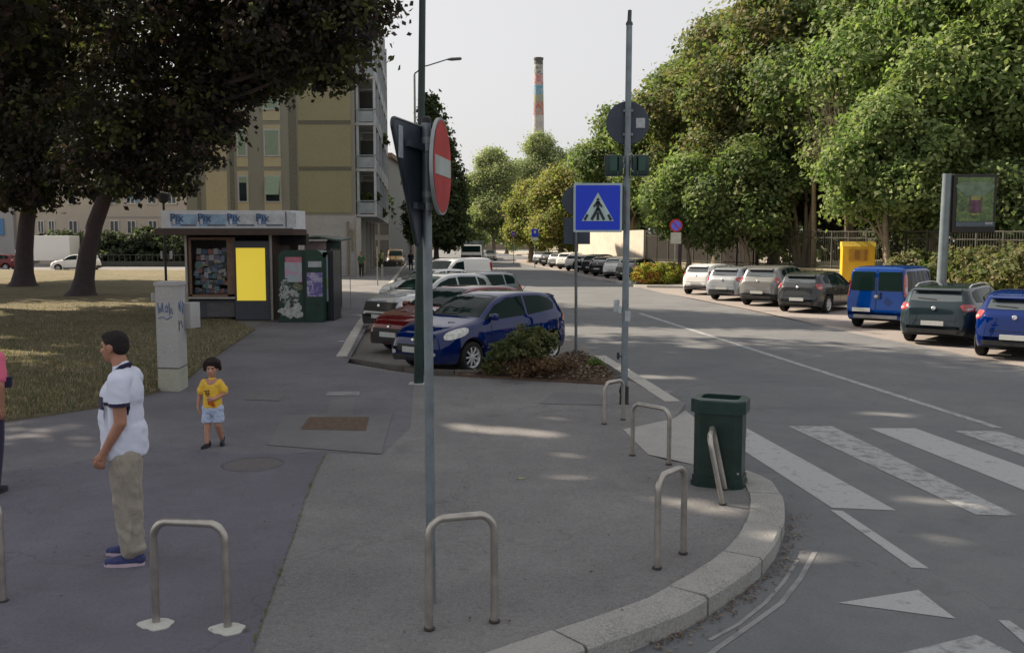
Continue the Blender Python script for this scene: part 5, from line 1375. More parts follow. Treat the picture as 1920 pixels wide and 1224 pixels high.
# illuminated advertising board
BYb = 38.5; bb = Vector((PX(1768, BYb), BYb, .14)); bd = empty('advertising_board', bb); tag(bd, 'framed advertising board with green leafy poster on a thick grey post', 'billboard')
q4 = lambda x, y: P(x, y, BYb) - bb
mb = MB(); mb.tube([(0, 0, 0), q4(1776, 326)], [.2, .17], 20); mb.build('pole', mat('board_post', (.16, .2, .23), .5, metal=.2, var=.12, scale=2), bd, True)
def bq(x0, x1, y0, y1, y, th, m_, nm, par=bd, ch=0):
    a, b = q4(x0, y1), q4(x1, y0); mb = MB(); mb.box(((a.x + b.x) / 2, y + th / 2, (a.z + b.z) / 2), (b.x - a.x, th, b.z - a.z), ch=ch); return mb.build(nm, m_, par)
fr = bq(1781, 1867, 327, 437, -.15, .35, mat('board_black', (.012, .012, .014), .45), 'frame', ch=.03)
m, nt, b = newmat('leafy_poster'); co = objco(nt)
n1 = noise(nt, 3.2, 5, .75, co, 1.0); n2 = noise(nt, 9, 4, .7, co)
cc1 = mixc(nt, ramp(nt, n1, .38, .6), (.015, .04, .015), (.1, .17, .05)); cc1 = mixc(nt, ramp(nt, n2, .55, .7), cc1, (.18, .24, .12))
nt.links.new(cc1, b.inputs['Base Color']); b.inputs['Roughness'].default_value = .35
po_ = bq(1789, 1861, 333, 415, -.17, .018, m, 'poster')
bq(1789, 1861, 416, 425, -.165, .014, mat('poster_strip', (.07, .1, .13), .4), 'caption_strip')
blot_m = mat('poster_haze', (.11, .17, .12), .4, var=.2, scale=4)
c5 = q4(1825, 353)
def bf(mb, nm, m_, par): return mb.build(nm, m_, par)
mb = MB(); mb.plate([(c5.x + 1.0 * .75 * (1 + .1 * sin(5 * t)) * cos(t), -.178, c5.z + .3 * (1 + .2 * sin(3 * t)) * sin(t)) for t in [2 * pi * k / 30 for k in range(30)]], (0, 1, 0), .006); mb.build('pale_patch', blot_m, po_)
mb = MB(); c5 = q4(1825, 384); mb.box((c5.x, -.178, c5.z), (.5, .01, .62), ch=.004); mb.build('figure', mat('poster_figure', (.1, .05, .09), .5, var=.3, scale=6), po_)
mb = MB(); mb.box((c5.x, -.184, c5.z + .26), (.38, .01, .16), ch=.004); mb.box((c5.x, -.184, c5.z - .4), (.36, .01, .06)); mb.build('figure_detail', mat('poster_detail', (.22, .24, .08), .5), po_)
mb = MB(); mb.box(q4(1850, 419) + Vector((0, -.17, 0)), (.3, .01, .1)); mb.build('caption_mark', mat('caption_mark', (.3, .3, .32), .5), po_)
# yellow clothes container
YY = 47.0; yb = Vector((PX(1611, YY), YY, .14)); yc = empty('donation_container', yb, .0); tag(yc, 'yellow steel collection container with a hatch, behind the bright blue van', 'container')
W_ = PX(1636, YY) - PX(1578, YY); H_ = PZ(453, YY) - .14
yc.rotation_euler.z = radians(-14)
mb = MB(); mb.box((0, .6, H_ * .46), (W_, 1.2, H_ * .92), ch=.03)
mb.build('body', mat('container_yellow', (.72, .42, .02), .5, var=.07, scale=2), yc, True)
mb = MB(); mb.plate([(-W_ / 2 - .02, -.04, H_ * .9), (-W_ / 2 - .02, .1, H_), (-W_ / 2 - .02, 1.1, H_), (-W_ / 2 - .02, 1.24, H_ * .9)], (1, 0, 0), W_ + .04); mb.build('lid', mat('lid_yellow', (.78, .55, .08), .45), yc)
mb = MB(); mb.box((-.02, -.03, H_ * .72), (W_ * .58, .08, H_ * .24), ch=.01); mb.build('hatch', mat('hatch_ochre', (.45, .24, .02), .55), yc)
mb = MB(); mb.box((-.08, -.075, H_ * .72), (W_ * .16, .02, H_ * .18)); mb.box((W_ * .2, -.075, H_ * .72), (W_ * .06, .02, H_ * .2)); mb.build('handle', mat('hatch_dark', (.3, .13, .02), .6), yc)
mb = MB(); mb.box((W_ / 2 + .015, .55, H_ * .6), (.02, .5, .28)); mb.build('side_label', M_BLACK, yc)
# green litter bin
e0 = G(1301, 911, SW); e1_ = G(1403, 921, SW); cbn = (e0 + e1_) / 2 + Vector((.03, .21, 0)); an = atan2(e1_.y - e0.y, e1_.x - e0.x)
bn = empty('litter_bin', (cbn.x, cbn.y, SW), an); tag(bn, 'dark green litter bin with an open slot in its lid, by the kerb', 'litter bin')
def octo(w, d, c): return [(-w / 2 + c, -d / 2), (w / 2 - c, -d / 2), (w / 2, -d / 2 + c), (w / 2, d / 2 - c), (w / 2 - c, d / 2), (-w / 2 + c, d / 2), (-w / 2, d / 2 - c), (-w / 2, -d / 2 + c)]
M_BIN = mat('bin_green', (.008, .03, .024), .38, var=.2, scale=5, spec=.5)
BW, BD, BHh = .5, .42, .86
mb = MB(); mb.prism(octo(BW * .93, BD * .93, .07), .04, BHh - .08); mb.build('body', M_BIN, bn)
mb = MB(); mb.prism(octo(BW * 1.03, BD * 1.03, .08), 0, .05); mb.prism(octo(BW * .985, BD * .985, .075), .05, .105); mb.build('base', M_BIN, bn)
M_LID = mat('lid_green', (.015, .045, .04), .35, var=.15, scale=6)
mb = MB()
ow = octo(BW * 1.06, BD * 1.06, .085); iw = octo(.37, .28, .04); n8 = 8
z0, z1 = BHh - .13, BHh
vs = [(x, y, z0) for x, y in ow] + [(x, y, z1 - .012) for x, y in ow] + [(x * .97, y * .97, z1) for x, y in ow] + [(x, y + .02, z1 + .006) for x, y in iw] + [(x, y + .02, z1 - .1) for x, y in iw]
fs = []
for r in range(4):
    for k in range(8): fs.append([r * 8 + k, r * 8 + (k + 1) % 8, (r + 1) * 8 + (k + 1) % 8, (r + 1) * 8 + k])
mb.add(vs, fs); mb.build('lid', M_LID, bn)
mb = MB(); mb.prism([(x, y + .02) for x, y in iw], z1 - .12, z1 - .09); mb.build('opening', M_UNDER, bn)
mb = MB(); mb.box((.21, -BD / 2 * .94, .16), (.02, .006, .02)); mb.box((.0, -BD / 2 * .94, .42), (.03, .006, .02)); mb.build('rivet', M_RIM, bn)
# utility cabinet with graffiti
u0 = G(297, 733, SW); u1 = G(335, 735, SW); u2 = G(357, 722, SW)
uc = empty('utility_cabinet', (u0.x, u0.y, SW), 0); tag(uc, 'weathered grey utility cabinet with blue graffiti on a concrete plinth at the lawn edge', 'cabinet')
ang = radians(-12); w_u = .36; d_u = .52
hu = PZ(532, u0.y) - SW; hp = PZ(690, u0.y) - SW
M_CAB = mat('cabinet_grey', (.36, .36, .36), .75, var=.1, scale=2.5, fine=.1, bump=.1); M_PL = mat('plinth', (.34, .34, .29), .9, var=.16, scale=3, fine=.12, bump=.3)
a = Vector((0, 0)); ex = Vector((cos(ang), sin(ang))); 
sidev = (Vector((u2.x, u2.y)) - Vector((u1.x, u1.y))).normalized()
def upoly(gx0, gx1, gy0, gy1): 
    f = lambda s, t: (ex.x * s + sidev.x * t, ex.y * s + sidev.y * t)
    return [f(gx0, gy0), f(gx1, gy0), f(gx1, gy1), f(gx0, gy1)]
w_u = (Vector((u1.x, u1.y)) - Vector((u0.x, u0.y))).length
mb = MB(); mb.prism(upoly(0, w_u, 0, d_u), 0, hp - .01); mb.build('plinth', M_PL, uc)
mb = MB(); mb.prism(upoly(.008, w_u - .008, .008, d_u - .008), hp - .01, hp + .012); mb.build('joint', mat('joint_dark', (.1, .11, .09), .9), uc)
mb = MB(); mb.prism(upoly(0, w_u, 0, d_u), hp + .012, hu); mb.build('body', M_CAB, uc)
mb = MB(); mb.prism(upoly(-.02, w_u + .02, -.02, d_u + .02), hu - .03, hu + .025); mb.build('top', M_CAB, uc)
nrm_f = Vector((ex.y, -ex.x, 0)); 
def fdec(s0, s1, z0, z1, m_, nm, side=0, off=.004, th=.004):
    mb = MB()
    if side == 0: o0 = Vector((ex.x, ex.y, 0)); base_ = Vector((0, 0, 0)); nn = Vector((ex.y, -ex.x, 0))
    else: o0 = Vector((sidev.x, sidev.y, 0)); base_ = Vector((ex.x * w_u, ex.y * w_u, 0)); nn = Vector((sidev.y, -sidev.x, 0))
    mb.plate([base_ + o0 * s0 + Vector((0, 0, z0)), base_ + o0 * s1 + Vector((0, 0, z0)), base_ + o0 * s1 + Vector((0, 0, z1)), base_ + o0 * s0 + Vector((0, 0, z1))], nn, th); return mb.build(nm, m_, uc)
fdec(.06, .1, hp + .25 + .35, hp + .42 + .35, M_BLACK, 'lock', 1)
M_GRAF = mat('graffiti_blue', (.13, .18, .34), .7, var=.25, scale=14)
def scribble(pts_list, side, m_, nm, r=.006):
    mb = MB()
    if side == 0: o0 = Vector((ex.x, ex.y, 0)); base_ = Vector((0, 0, 0)); nn = Vector((ex.y, -ex.x, 0))
    else: o0 = Vector((sidev.x, sidev.y, 0)); base_ = Vector((ex.x * w_u, ex.y * w_u, 0)); nn = Vector((sidev.y, -sidev.x, 0))
    for pts in pts_list:
        P3 = [base_ + nn * .003 + o0 * s + Vector((0, 0, z)) for s, z in pts]; mb.tube(P3, r, 6)
    return mb.build(nm, m_, uc)
zg = hu * .77
L1 = [[(.04, zg + .1), (.06, zg - .08), (.08, zg + .02), (.1, zg - .06), (.12, zg + .1)], [(.13, zg + .08), (.13, zg - .04), (.16, zg - .05)], [(.17, zg), (.2, zg + .06), (.22, zg), (.2, zg - .06), (.17, zg - .02)], [(.24, zg + .1), (.25, zg - .1), (.28, zg + .02), (.3, zg - .08)], [(.05, zg - .15), (.12, zg - .13), (.2, zg - .17), (.28, zg - .12)]]
scribble([[(x, z) for x, z in l if x < w_u - .01] for l in L1 if len([1 for x, z in l if x < w_u - .01]) > 1], 0, M_GRAF, 'graffiti', .009)
scribble([[(.05, zg), (.1, zg + .1), (.15, zg - .05), (.2, zg + .12)], [(.25, zg + .05), (.3, zg - .1), (.36, zg + .05), (.3, zg + .1)], [(.1, zg - .25), (.2, zg - .2), (.28, zg - .32)]], 1, M_GRAF, 'graffiti', .009)
mb = MB(); bs = Vector((ex.x * w_u + sidev.x * d_u, ex.y * w_u + sidev.y * d_u, 0)); mb.box(bs + Vector((.07, .03, PZ(595, u0.y) - SW)), (.17, .3, .42), ang, ch=.01); sb_ = mb.build('side_box', M_CAB, uc, True)
mb = MB(); mb.box((-.06, .12, hu - .22), (.1, .05, .14), .4, ch=.01); mb.build('bracket_box', M_CAB, uc, True)
# black lamp post on the lawn with its little basket
gp_ = G(309, 528, SW); gp_ = Vector((PX(309, 36), 36, SW)); bl = empty('lawn_lamp_post', gp_); tag(bl, 'black post standing on the lawn behind the utility cabinet', 'lamp post')
mb = MB(); mb.tube([(0, 0, 0), (0, 0, .5), (0, 0, .52), (0, 0, PZ(370, 36) - SW)], [.075, .07, .05, .045], 12); mb.build('pole', M_BLACK, bl, True)
mb = MB(); mb.lathe([(.0001, .1), (.2, .05), (.24, 0), (.16, -.25), (.08, -.3)], (0, 0, PZ(366, 36) - SW), n=16); mb.build('lamp_head', M_BLACK, bl, True)
mb = MB(); mb.box((.22, 0, PZ(478, 36) - SW), (.04, .2, .3)); mb.box((-.14, 0, PZ(478, 36) - SW), (.05, .1, .3)); mb.build('label_plate', mat('plate_lilac', (.4, .4, .42), .6), bl)
# bollards and thin posts near the corner of the block
for (x, y0, y1, lab) in ((671, 497, 517, 'short pale bollard against the stone base of the block'), (716, 496, 517, 'short pale bollard in front of the white bonnet'), (693, 450, 490, 'slim pale post before the shop fronts')):
    Yb = {671: 66, 716: 62, 693: 84}[x]; pb_ = Vector((PX(x, Yb), Yb, SW)); h_ = PZ(y0, Yb) - SW if x != 693 else PZ(450, Yb)
    r_ = empty('bollard', pb_); tag(r_, lab, 'bollard'); mb = MB(); mb.tube([(0, 0, 0), (0, 0, h_ - .03), (0, 0, h_)], [.07, .065, .04], 12); mb.build('post', mat('bollard_pale', (.36, .36, .3), .7), r_, True)
    mb = MB(); mb.lathe([(.085, 0), (.085, .05), (.07, .06)], n=12); mb.build('base', M_CONC, r_)
tpy = 52.0; tb_ = Vector((PX(707, tpy), tpy, SW)); r_ = empty('slim_post', tb_); tag(r_, 'slim straw-coloured post on the sunlit pavement beside the bonnets', 'post')
mb = MB(); mb.tube([(0, 0, 0), (0, 0, PZ(462, tpy) - SW)], .03, 10); mb.build('post', mat('post_straw', (.33, .31, .22), .7), r_, True); mb = MB(); mb.lathe([(.06, 0), (.06, .03), (.03, .04)], n=10); mb.build('base', M_CONC, r_)
# small far signs
for (x, y, Yb, col, lab, sq) in ((1003, 437, 88, M_SBLUE, 'small square blue sign over the farther parked cars', True), (963, 439, 105, mat('purple_sign', (.1, .04, .3), .5), 'tiny round purple sign far along the street', False)):
    b0 = Vector((PX(x, Yb), Yb, .14)); r_ = empty('street_sign', b0); tag(r_, lab, 'road sign'); q5 = P(x, y, Yb) - b0
    mb = MB(); mb.tube([(0, 0, 0), q5], .04, 8); mb.build('pole', M_GALV, r_, True)
    mb = MB()
    if sq: mb.box(q5 + Vector((0, -.05, 0)), (.62, .03, .75), ch=.01)
    else: mb.lathe([(.0001, -.06), (.3, -.06), (.3, -.04), (.0001, -.04)], q5, 'y', 20)
    mb.build('plate', col, r_)
    mb = MB(); mb.box(q5 + Vector((0, -.07, .1 if sq else 0)), (.2, .01, .25) if sq else (.3, .005, .06)); mb.build('mark', M_SWHITE, r_)
    if sq: mb = MB(); mb.box(q5 + Vector((0, -.05, -.55)), (.55, .02, .22)); mb.build('lower_plate', M_SWHITE, r_)

# ================================================================== PEOPLE
def blob(name, shapes, vox, m_, parent, smooth=6, factor=.5, loc=(0, 0, 0)):
    """shapes: ('c', p0, p1, r0, r1[, flat]) tapered limb; ('e', centre, (rx,ry,rz)[, rz_angle[, ry_angle]]) ellipsoid -> one skin"""
    bm = bmesh.new()
    for s in shapes:
        if s[0] == 'e':
            g = bmesh.ops.create_icosphere(bm, subdivisions=3, radius=1)['verts']
            M_ = Matrix.Translation(s[1]) @ Matrix.Rotation(s[3] if len(s) > 3 else 0, 4, 'Z') @ Matrix.Rotation(s[4] if len(s) > 4 else 0, 4, 'Y') @ Matrix.Diagonal((*s[2], 1))
            bmesh.ops.transform(bm, matrix=M_, verts=g)
        else:
            p0, p1, r0, r1 = Vector(s[1]), Vector(s[2]), s[3], s[4]; fl_ = s[5] if len(s) > 5 else (1, 1)
            d_ = p1 - p0; L_ = d_.length; n = 20; rings = 10; qm = d_.to_track_quat('Z', 'Y').to_matrix() if fl_ == (1, 1) else None
            rows = []
            prof = [(-r0 * cos(a), r0 * sin(a)) for a in [pi / 2 * k / 5 for k in range(0, 6)]] + [(L_ + r1 * sin(a), r1 * cos(a)) for a in [pi / 2 * k / 5 for k in range(0, 6)]]
            if qm is None:
                zax = d_.normalized(); yax = Vector((0, 1, 0)); xax = yax.cross(zax).normalized(); yax = zax.cross(xax); qm = Matrix((xax, yax, zax)).transposed()
            for h_, rr in prof:
                rows.append([bm.verts.new(qm @ Vector((max(rr, 1e-4) * fl_[0] * cos(2 * pi * k / n), max(rr, 1e-4) * fl_[1] * sin(2 * pi * k / n), h_)) + p0) for k in range(n)])
            for i in range(len(rows) - 1):
                for k in range(n): bm.faces.new((rows[i][k], rows[i][(k + 1) % n], rows[i + 1][(k + 1) % n], rows[i + 1][k]))
            bm.faces.new(rows[0][::-1]); bm.faces.new(rows[-1])
    bmesh.ops.recalc_face_normals(bm, faces=bm.faces[:])
    me = bpy.data.meshes.new('tmp'); bm.to_mesh(me); bm.free()
    o = bpy.data.objects.new('tmp', me); COL.objects.link(o)
    r = o.modifiers.new('r', 'REMESH'); r.mode = 'VOXEL'; r.voxel_size = vox; r.adaptivity = 0
    if smooth: s_ = o.modifiers.new('s', 'SMOOTH'); s_.iterations = smooth; s_.factor = factor
    dg = bpy.context.evaluated_depsgraph_get(); me2 = bpy.data.meshes.new_from_object(o.evaluated_get(dg)); bpy.data.objects.remove(o)
    me2.name = name; me2.materials.clear(); ob = link(name, me2, m_, parent, True); ob.location = loc
    return ob
def wrinkle(ob, amp, sc, seed=0):
    from mathutils import noise as mn
    ob.data.update(); N_ = [v.normal.copy() for v in ob.data.vertices]
    for v, nn in zip(ob.data.vertices, N_):
        p = Vector((v.co.x * sc[0] + seed, v.co.y * sc[1], v.co.z * sc[2] + v.co.x * 6))
        k = mn.noise(p); k2 = mn.noise(p * 2.3)
        v.co += nn * amp * ((1 - abs(k) * 2.4) * .6 + k2 * .5)
    ob.data.update(); return ob
def cloth(name, col, wr=.35, sc=9, var=.06, col2=None, rough=.85):
    m, nt, b = newmat(name); co = objco(nt)
    w = node(nt, 'ShaderNodeMapping'); w.inputs['Scale'].default_value = (1, 1, .55); nt.links.new(co, w.inputs[0])
    n1 = noise(nt, sc, 3, .5, w.outputs[0], .8); n2 = noise(nt, 320, 2, .5, co)
    nt.links.new(mixc(nt, ramp(nt, n1, .3, .7), tuple(c * (1 - var) for c in col), tuple(min(1, c * (1 + var)) for c in col)), b.inputs['Base Color'])
    b.inputs['Roughness'].default_value = rough; b.inputs['Specular IOR Level'].default_value = .2; b.inputs['Sheen Weight'].default_value = .15
    bp = node(nt, 'ShaderNodeBump'); bp.inputs['Strength'].default_value = wr; bp.inputs['Distance'].default_value = .03; nt.links.new(n1, bp.inputs['Height'])
    bp2 = node(nt, 'ShaderNodeBump'); bp2.inputs['Strength'].default_value = .15; bp2.inputs['Distance'].default_value = .002; nt.links.new(n2, bp2.inputs['Height']); nt.links.new(bp.outputs[0], bp2.inputs['Normal'])
    nt.links.new(bp2.outputs[0], b.inputs['Normal'])
    return m
def skin(name, col):
    m, nt, b = newmat(name); co = objco(nt)
    nt.links.new(mixc(nt, ramp(nt, noise(nt, 14, 4, .6, co), .3, .7), tuple(c * .86 for c in col), tuple(c * 1.08 for c in col)), b.inputs['Base Color'])
    b.inputs['Roughness'].default_value = .55; b.inputs['Subsurface Weight'].default_value = .08; b.inputs['Subsurface Radius'].default_value = (.02, .008, .005)
    return m
SK_M = skin('skin_tan', (.36, .175, .115)); SK_C = skin('skin_child', (.44, .23, .16))
M_EYE = mat('eye_white', (.6, .58, .55), .3); M_IRIS = mat('eye_dark', (.02, .012, .008), .2)
def hand(p, d_, fwd, palm_n, s=1.0, curl=.5):
    """shapes of a relaxed hand: p wrist, d_ direction of the palm, fwd thumb side, palm_n palm normal"""
    d_, fwd, n = Vector(d_).normalized(), Vector(fwd).normalized(), Vector(palm_n).normalized(); p = Vector(p); sh = []
    for t in (-.022, 0, .022): sh.append(('c', p + fwd * t * .7 * s, p + d_ * .075 * s + fwd * t * 1.1 * s, .014 * s, .0125 * s))
    sh.append(('c', p, p + d_ * .03 * s, .024 * s, .025 * s))
    for i, (t, ln) in enumerate(((.031, .068), (.011, .076), (-.010, .07), (-.030, .054))):
        a = p + d_ * .08 * s + fwd * t * s; c1 = curl * (1 + .12 * i); l1, l2, l3 = ln * .45 * s, ln * .32 * s, ln * .23 * s
        d1 = (d_ * cos(c1 * .5) + n * sin(c1 * .5)).normalized(); d2 = (d_ * cos(c1 * 1.3) + n * sin(c1 * 1.3)).normalized(); d3 = (d_ * cos(c1 * 1.9) + n * sin(c1 * 1.9)).normalized()
        b1 = a + d1 * l1; b2_ = b1 + d2 * l2; b3_ = b2_ + d3 * l3
        sh += [('c', a, b1, .0098 * s, .009 * s), ('c', b1, b2_, .009 * s, .0083 * s), ('c', b2_, b3_, .0083 * s, .0072 * s)]
    a = p + d_ * .022 * s + fwd * .022 * s; t1 = (d_ * .75 + fwd * .6 + n * .25).normalized(); t2 = (d_ * .95 + fwd * .15 + n * .3).normalized()
    sh += [('c', a, a + t1 * .042 * s, .0135 * s, .011 * s), ('c', a + t1 * .042 * s, a + t1 * .042 * s + t2 * .036 * s, .011 * s, .0085 * s)]
    return sh
def head(c, s, yaw, tilt=0):
    """head shapes facing local +X rotated by yaw; c centre of the skull"""
    R = Matrix.Rotation(yaw, 3, 'Z') @ Matrix.Rotation(tilt, 3, 'Y'); c = Vector(c)
    f = lambda x, y, z: c + R @ Vector((x, y, z)) * s
    e = lambda ctr, r: ('e', f(*ctr), (r[0] * s, r[1] * s, r[2] * s), yaw, tilt)
    sh = [e((-.008, 0, .022), (.095, .076, .092)), e((.03, 0, -.03), (.062, .062, .085)), e((.052, 0, -.085), (.03, .032, .024)), e((.0, 0, -.055), (.065, .055, .05)),
          ('c', f(.085, 0, .012), f(.104, 0, -.026), .009 * s, .015 * s), e((.099, 0, -.03), (.016, .018, .01)), e((.075, 0, .032), (.018, .05, .012)),
          e((.085, 0, -.052), (.012, .024, .0065)), e((.082, 0, -.063), (.012, .022, .007))]
    for sg in (1, -1):
        sh += [e((-.005, sg * .077, -.01), (.018, .009, .032)), e((.052, sg * .042, -.02), (.025, .02, .022))]
    return sh, f, R
def face_bits(parent, f, s, dx=0):
    for sg in (1, -1):
        mb = MB(); p = f(.076, sg * .031, .008); bm_ = MB()
        bm_.lathe([(.0001, -.011), (.0075, -.008), (.0105, -.002), (.0105, .002), (.0075, .008), (.0001, .011)], (0, 0, 0), 'z', 12)
        bm_.v = [tuple(Vector(v) * s + p) for v in bm_.v]; ey = bm_.build('eye', M_IRIS, parent, True)
MBASE = G(250, 1052, SW)
man = empty('person', MBASE); tag(man, 'man in white polo shirt and beige trousers standing in profile before the steel hoop', 'person')
# faces -X, slightly away from us. +Y is away from the camera
hs_, hf, hR = head((-.088, .02, 1.615), 1.0, pi - .12, .06)
sh = [('c', (-.02, 0, 1.40), (-.055, .012, 1.52), .062, .056), ('c', (-.03, .01, 1.44), (-.08, .018, 1.56), .055, .05)] + hs_
# torso core (hidden by the shirt), arms, legs
sh += [('c', (-.02, 0, .95), (-.02, 0, 1.27), .08, .08, (1, 1.1)), ('c', (-.01, -.13, 1.37), (-.01, .13, 1.37), .045, .045)]
aL = [(.005, -.17, 1.375), (.03, -.205, 1.09), (-.105, -.205, .865)]
sh += [('c', aL[0], aL[1], .056, .043), ('c', aL[1], aL[2], .044, .027)]
sh += hand(aL[2], (-.35, .0, -.94), (-.94, 0, .35), (0, 1, 0), 1.02, .75)
aR = [(-.03, .17, 1.375), (-.06, .24, 1.12), (-.215, .25, .99)]
sh += [('c', aR[0], aR[1], .054, .042), ('c', aR[1], aR[2], .043, .027)]
sh += hand(aR[2], (-.1, .05, -.99), (-.95, 0, -.1), (0, -1, 0), 1.0, .8)
for (k_, a_) in (((.0, -.085), (.035, -.1)), ((-.03, .095), (-.06, .12))):
    sh += [('c', (k_[0], k_[1], .9), (k_[0] - .01, k_[1], .5), .08, .055), ('c', (k_[0] - .01, k_[1], .5), (a_[0], a_[1], .09), .055, .036)]
body = blob('body', sh, .0062, SK_M, man, 5)
face_bits(body, hf, 1.0)
M_POLO = cloth('polo_white', (.60, .64, .78), .3, 7, .04); M_NAVY = cloth('navy_cloth', (.02, .018, .05), .1); M_TROU = cloth('trousers_beige', (.29, .265, .225), .95, 10, .12)
st = [('c', (-.045, 0, 1.24), (-.02, 0, 1.34), .125, .102, (1.0, 1.55)), ('c', (-.04, 0, .98), (-.045, 0, 1.27), .14, .132, (1.04, 1.35)), ('e', (-.085, 0, 1.1), (.12, .15, .2)), ('c', (-.03, 0, .86), (-.03, 0, 1.0), .142, .14, (1.12, 1.36)),
      ('c', (-.01, 0, 1.36), (-.03, .01, 1.45), .1, .072), ('c', (-.005, -.125, 1.385), (-.015, .125, 1.385), .078, .075), ('c', (.005, -.16, 1.375), (.024, -.2, 1.175), .076, .068), ('c', (-.02, .15, 1.37), (-.04, .21, 1.2), .078, .072), ('e', (.04, 0, 1.27), (.07, .13, .14))]
shirt = blob('polo_shirt', st, .0085, M_POLO, man, 6)
wrinkle(shirt, .007, (7, 7, 10), 3)
# flatten the hem and the sleeve ends
def trim_below(ob, zf):
    for v in ob.data.vertices:
        z = zf(v.co)
        if z is not None and v.co.z < z: v.co.z = z
me = shirt.data
for v in me.vertices:
    inarm = v.co.y < -.15 and v.co.z < 1.25
    lim = .80 + .02 * sin(v.co.x * 20) + (.02 if v.co.x < 0 else -.0)
    if v.co.z < lim: v.co.z = lim - .004 * (v.co.z < .78)
    if v.co.y < -.155 and v.co.z < 1.215 and v.co.z > 1.04 and v.co.x > -.1: v.co.z = 1.215
me.update()
# navy chest band, collar and cuff as thin skins
def shell(name, src, keep, off, m_, parent):
    me = src.data; idx = {}; vs = []; fs = []
    nrm = [v.normal.copy() for v in me.vertices]
    for p in me.polygons:
        if keep(p.center):
            f = []
            for vi in p.vertices:
                if vi not in idx: idx[vi] = len(vs); vs.append(me.vertices[vi].co + nrm[vi] * off)
                f.append(idx[vi])
            fs.append(f)
    mb = MB(); mb.add(vs, fs); o = mb.build(name, m_, parent, fix=False); o.data.polygons.foreach_set('use_smooth', [True] * len(o.data.polygons)); return o
shell('chest_band', shirt, lambda c: 1.175 < c.z < 1.27 and c.x < -.0 and c.y > -.165, .003, M_NAVY, shirt)
shell('sleeve_cuff', shirt, lambda c: c.z < 1.238 and c.z > 1.16 and c.y < -.152 and c.x > -.1, .003, M_NAVY, shirt)
blob('collar', [('c', (.03, -.01, 1.49), (-.012, -.06, 1.475), .02, .018), ('c', (-.012, -.06, 1.475), (-.075, -.06, 1.425), .018, .014), ('c', (-.075, -.06, 1.425), (-.12, -.01, 1.38), .014, .012), ('c', (.025, -.01, 1.475), (.0, .05, 1.465), .016, .014), ('c', (.0, .05, 1.465), (-.08, .05, 1.4), .014, .01)], .006, M_NAVY, shirt, 3)
shell('breast_logo', shirt, lambda c: 1.285 < c.z < 1.315 and -.15 < c.x < -.07 and -.09 < c.y < -.055, .003, M_NAVY, shirt)
shell('band_print', shirt, lambda c: (1.235 < c.z < 1.255 or 1.19 < c.z < 1.21) and c.x < -.1 and -.08 < c.y < .03, .006, cloth('print_white', (.5, .55, .6), .05), shirt)
tr = [('c', (-.01, 0, .84), (-.01, 0, .9), .115, .11, (1.05, 1.2)), ('c', (.0, -.075, .8), (.012, -.088, .5), .118, .1), ('c', (.012, -.088, .5), (.04, -.1, .14), .1, .082), ('c', (-.04, .08, .84), (-.045, .1, .5), .1, .078), ('c', (-.045, .1, .5), (-.05, .12, .14), .078, .056),
      ('e', (.045, -.1, .14), (.092, .08, .045)), ('e', (.02, -.09, .33), (.1, .085, .04)), ('e', (.02, -.088, .47), (.09, .078, .05)), ('e', (.04, -.095, .23), (.075, .07, .035)), ('e', (-.05, .115, .2), (.065, .06, .04))]
wrinkle(blob('trousers', tr, .0085, M_TROU, man, 4), .012, (8, 8, 8), 5)
M_SHOE = cloth('shoe_blue', (.045, .055, .15), .2, 30, .2); M_SOLE = mat('shoe_sole', (.5, .4, .48), .6, var=.06)
def shoe(parent, c, yaw, s=1.0, mu=None, ms=None):
    R = Matrix.Rotation(yaw, 3, 'Z'); f = lambda x, y, z: Vector(c) + R @ Vector((x, y, z)) * s
    o = blob('shoe', [('c', f(-.06, 0, .055), f(.06, 0, .045), .04 * s, .036 * s), ('c', f(.06, 0, .045), f(.16, 0, .034), .042 * s, .03 * s), ('c', f(-.05, 0, .06), f(-.04, 0, .1), .04 * s, .04 * s), ('e', f(.09, 0, .04), (.09 * s, .045 * s, .034 * s), yaw)], .006 * s, mu or M_SHOE, parent, 3)
    for v in o.data.vertices:
        if v.co.z < .022 * s: v.co.z = .022 * s
    mb = MB(); pl = []
    for k in range(28):
        t = 2 * pi * k / 28; x = .05 + .142 * cos(t); y = (.046 if x > 0 else .04) * sin(t); pl.append(f(x, y, 0))
    mb.prism([(p.x, p.y) for p in pl], .0, .03 * s); so = mb.build('sole', ms or M_SOLE, o)
    mb = MB()
    for k in range(4): mb.tube([f(.03 + k * .022, -.02, .088 - k * .008), f(.035 + k * .022, .02, .088 - k * .008)], .003 * s, 5)
    mb.build('laces', mat('laces', (.3, .32, .42), .8), o)
    return o
shoe(man, (.03, -.1, 0), pi + .12, 1.03); shoe(man, (-.075, .13, 0), pi - .05, 1.0)
def hair(name, f, s, yaw, curly=False, m_=None, parent=None, seed=1, tilt=0):
    rnd = random.Random(seed); sh = []
    e = lambda ctr, r: ('e', f(*ctr), (r[0] * s, r[1] * s, r[2] * s), yaw, tilt)
    if not curly:
        sh = [e((-.014, 0, .042), (.093, .079, .08)), e((-.045, 0, .005), (.06, .076, .07)), e((.025, 0, .08), (.06, .062, .036))]
    else:
        for k in range(70):
            a = rnd.uniform(0, 2 * pi); el = rnd.uniform(-.35, 1.5); x, y, z = cos(el) * cos(a), cos(el) * sin(a), sin(el)
            if x > .45 and z < .5: continue
            sh.append(e((-.015 + x * .1, y * .096, .028 + z * .1), (.033, .033, .033)))
        sh.append(e((-.02, 0, .045), (.1, .09, .09)))
    return blob(name, sh, .007 * s if not curly else .006, m_, parent, 2)
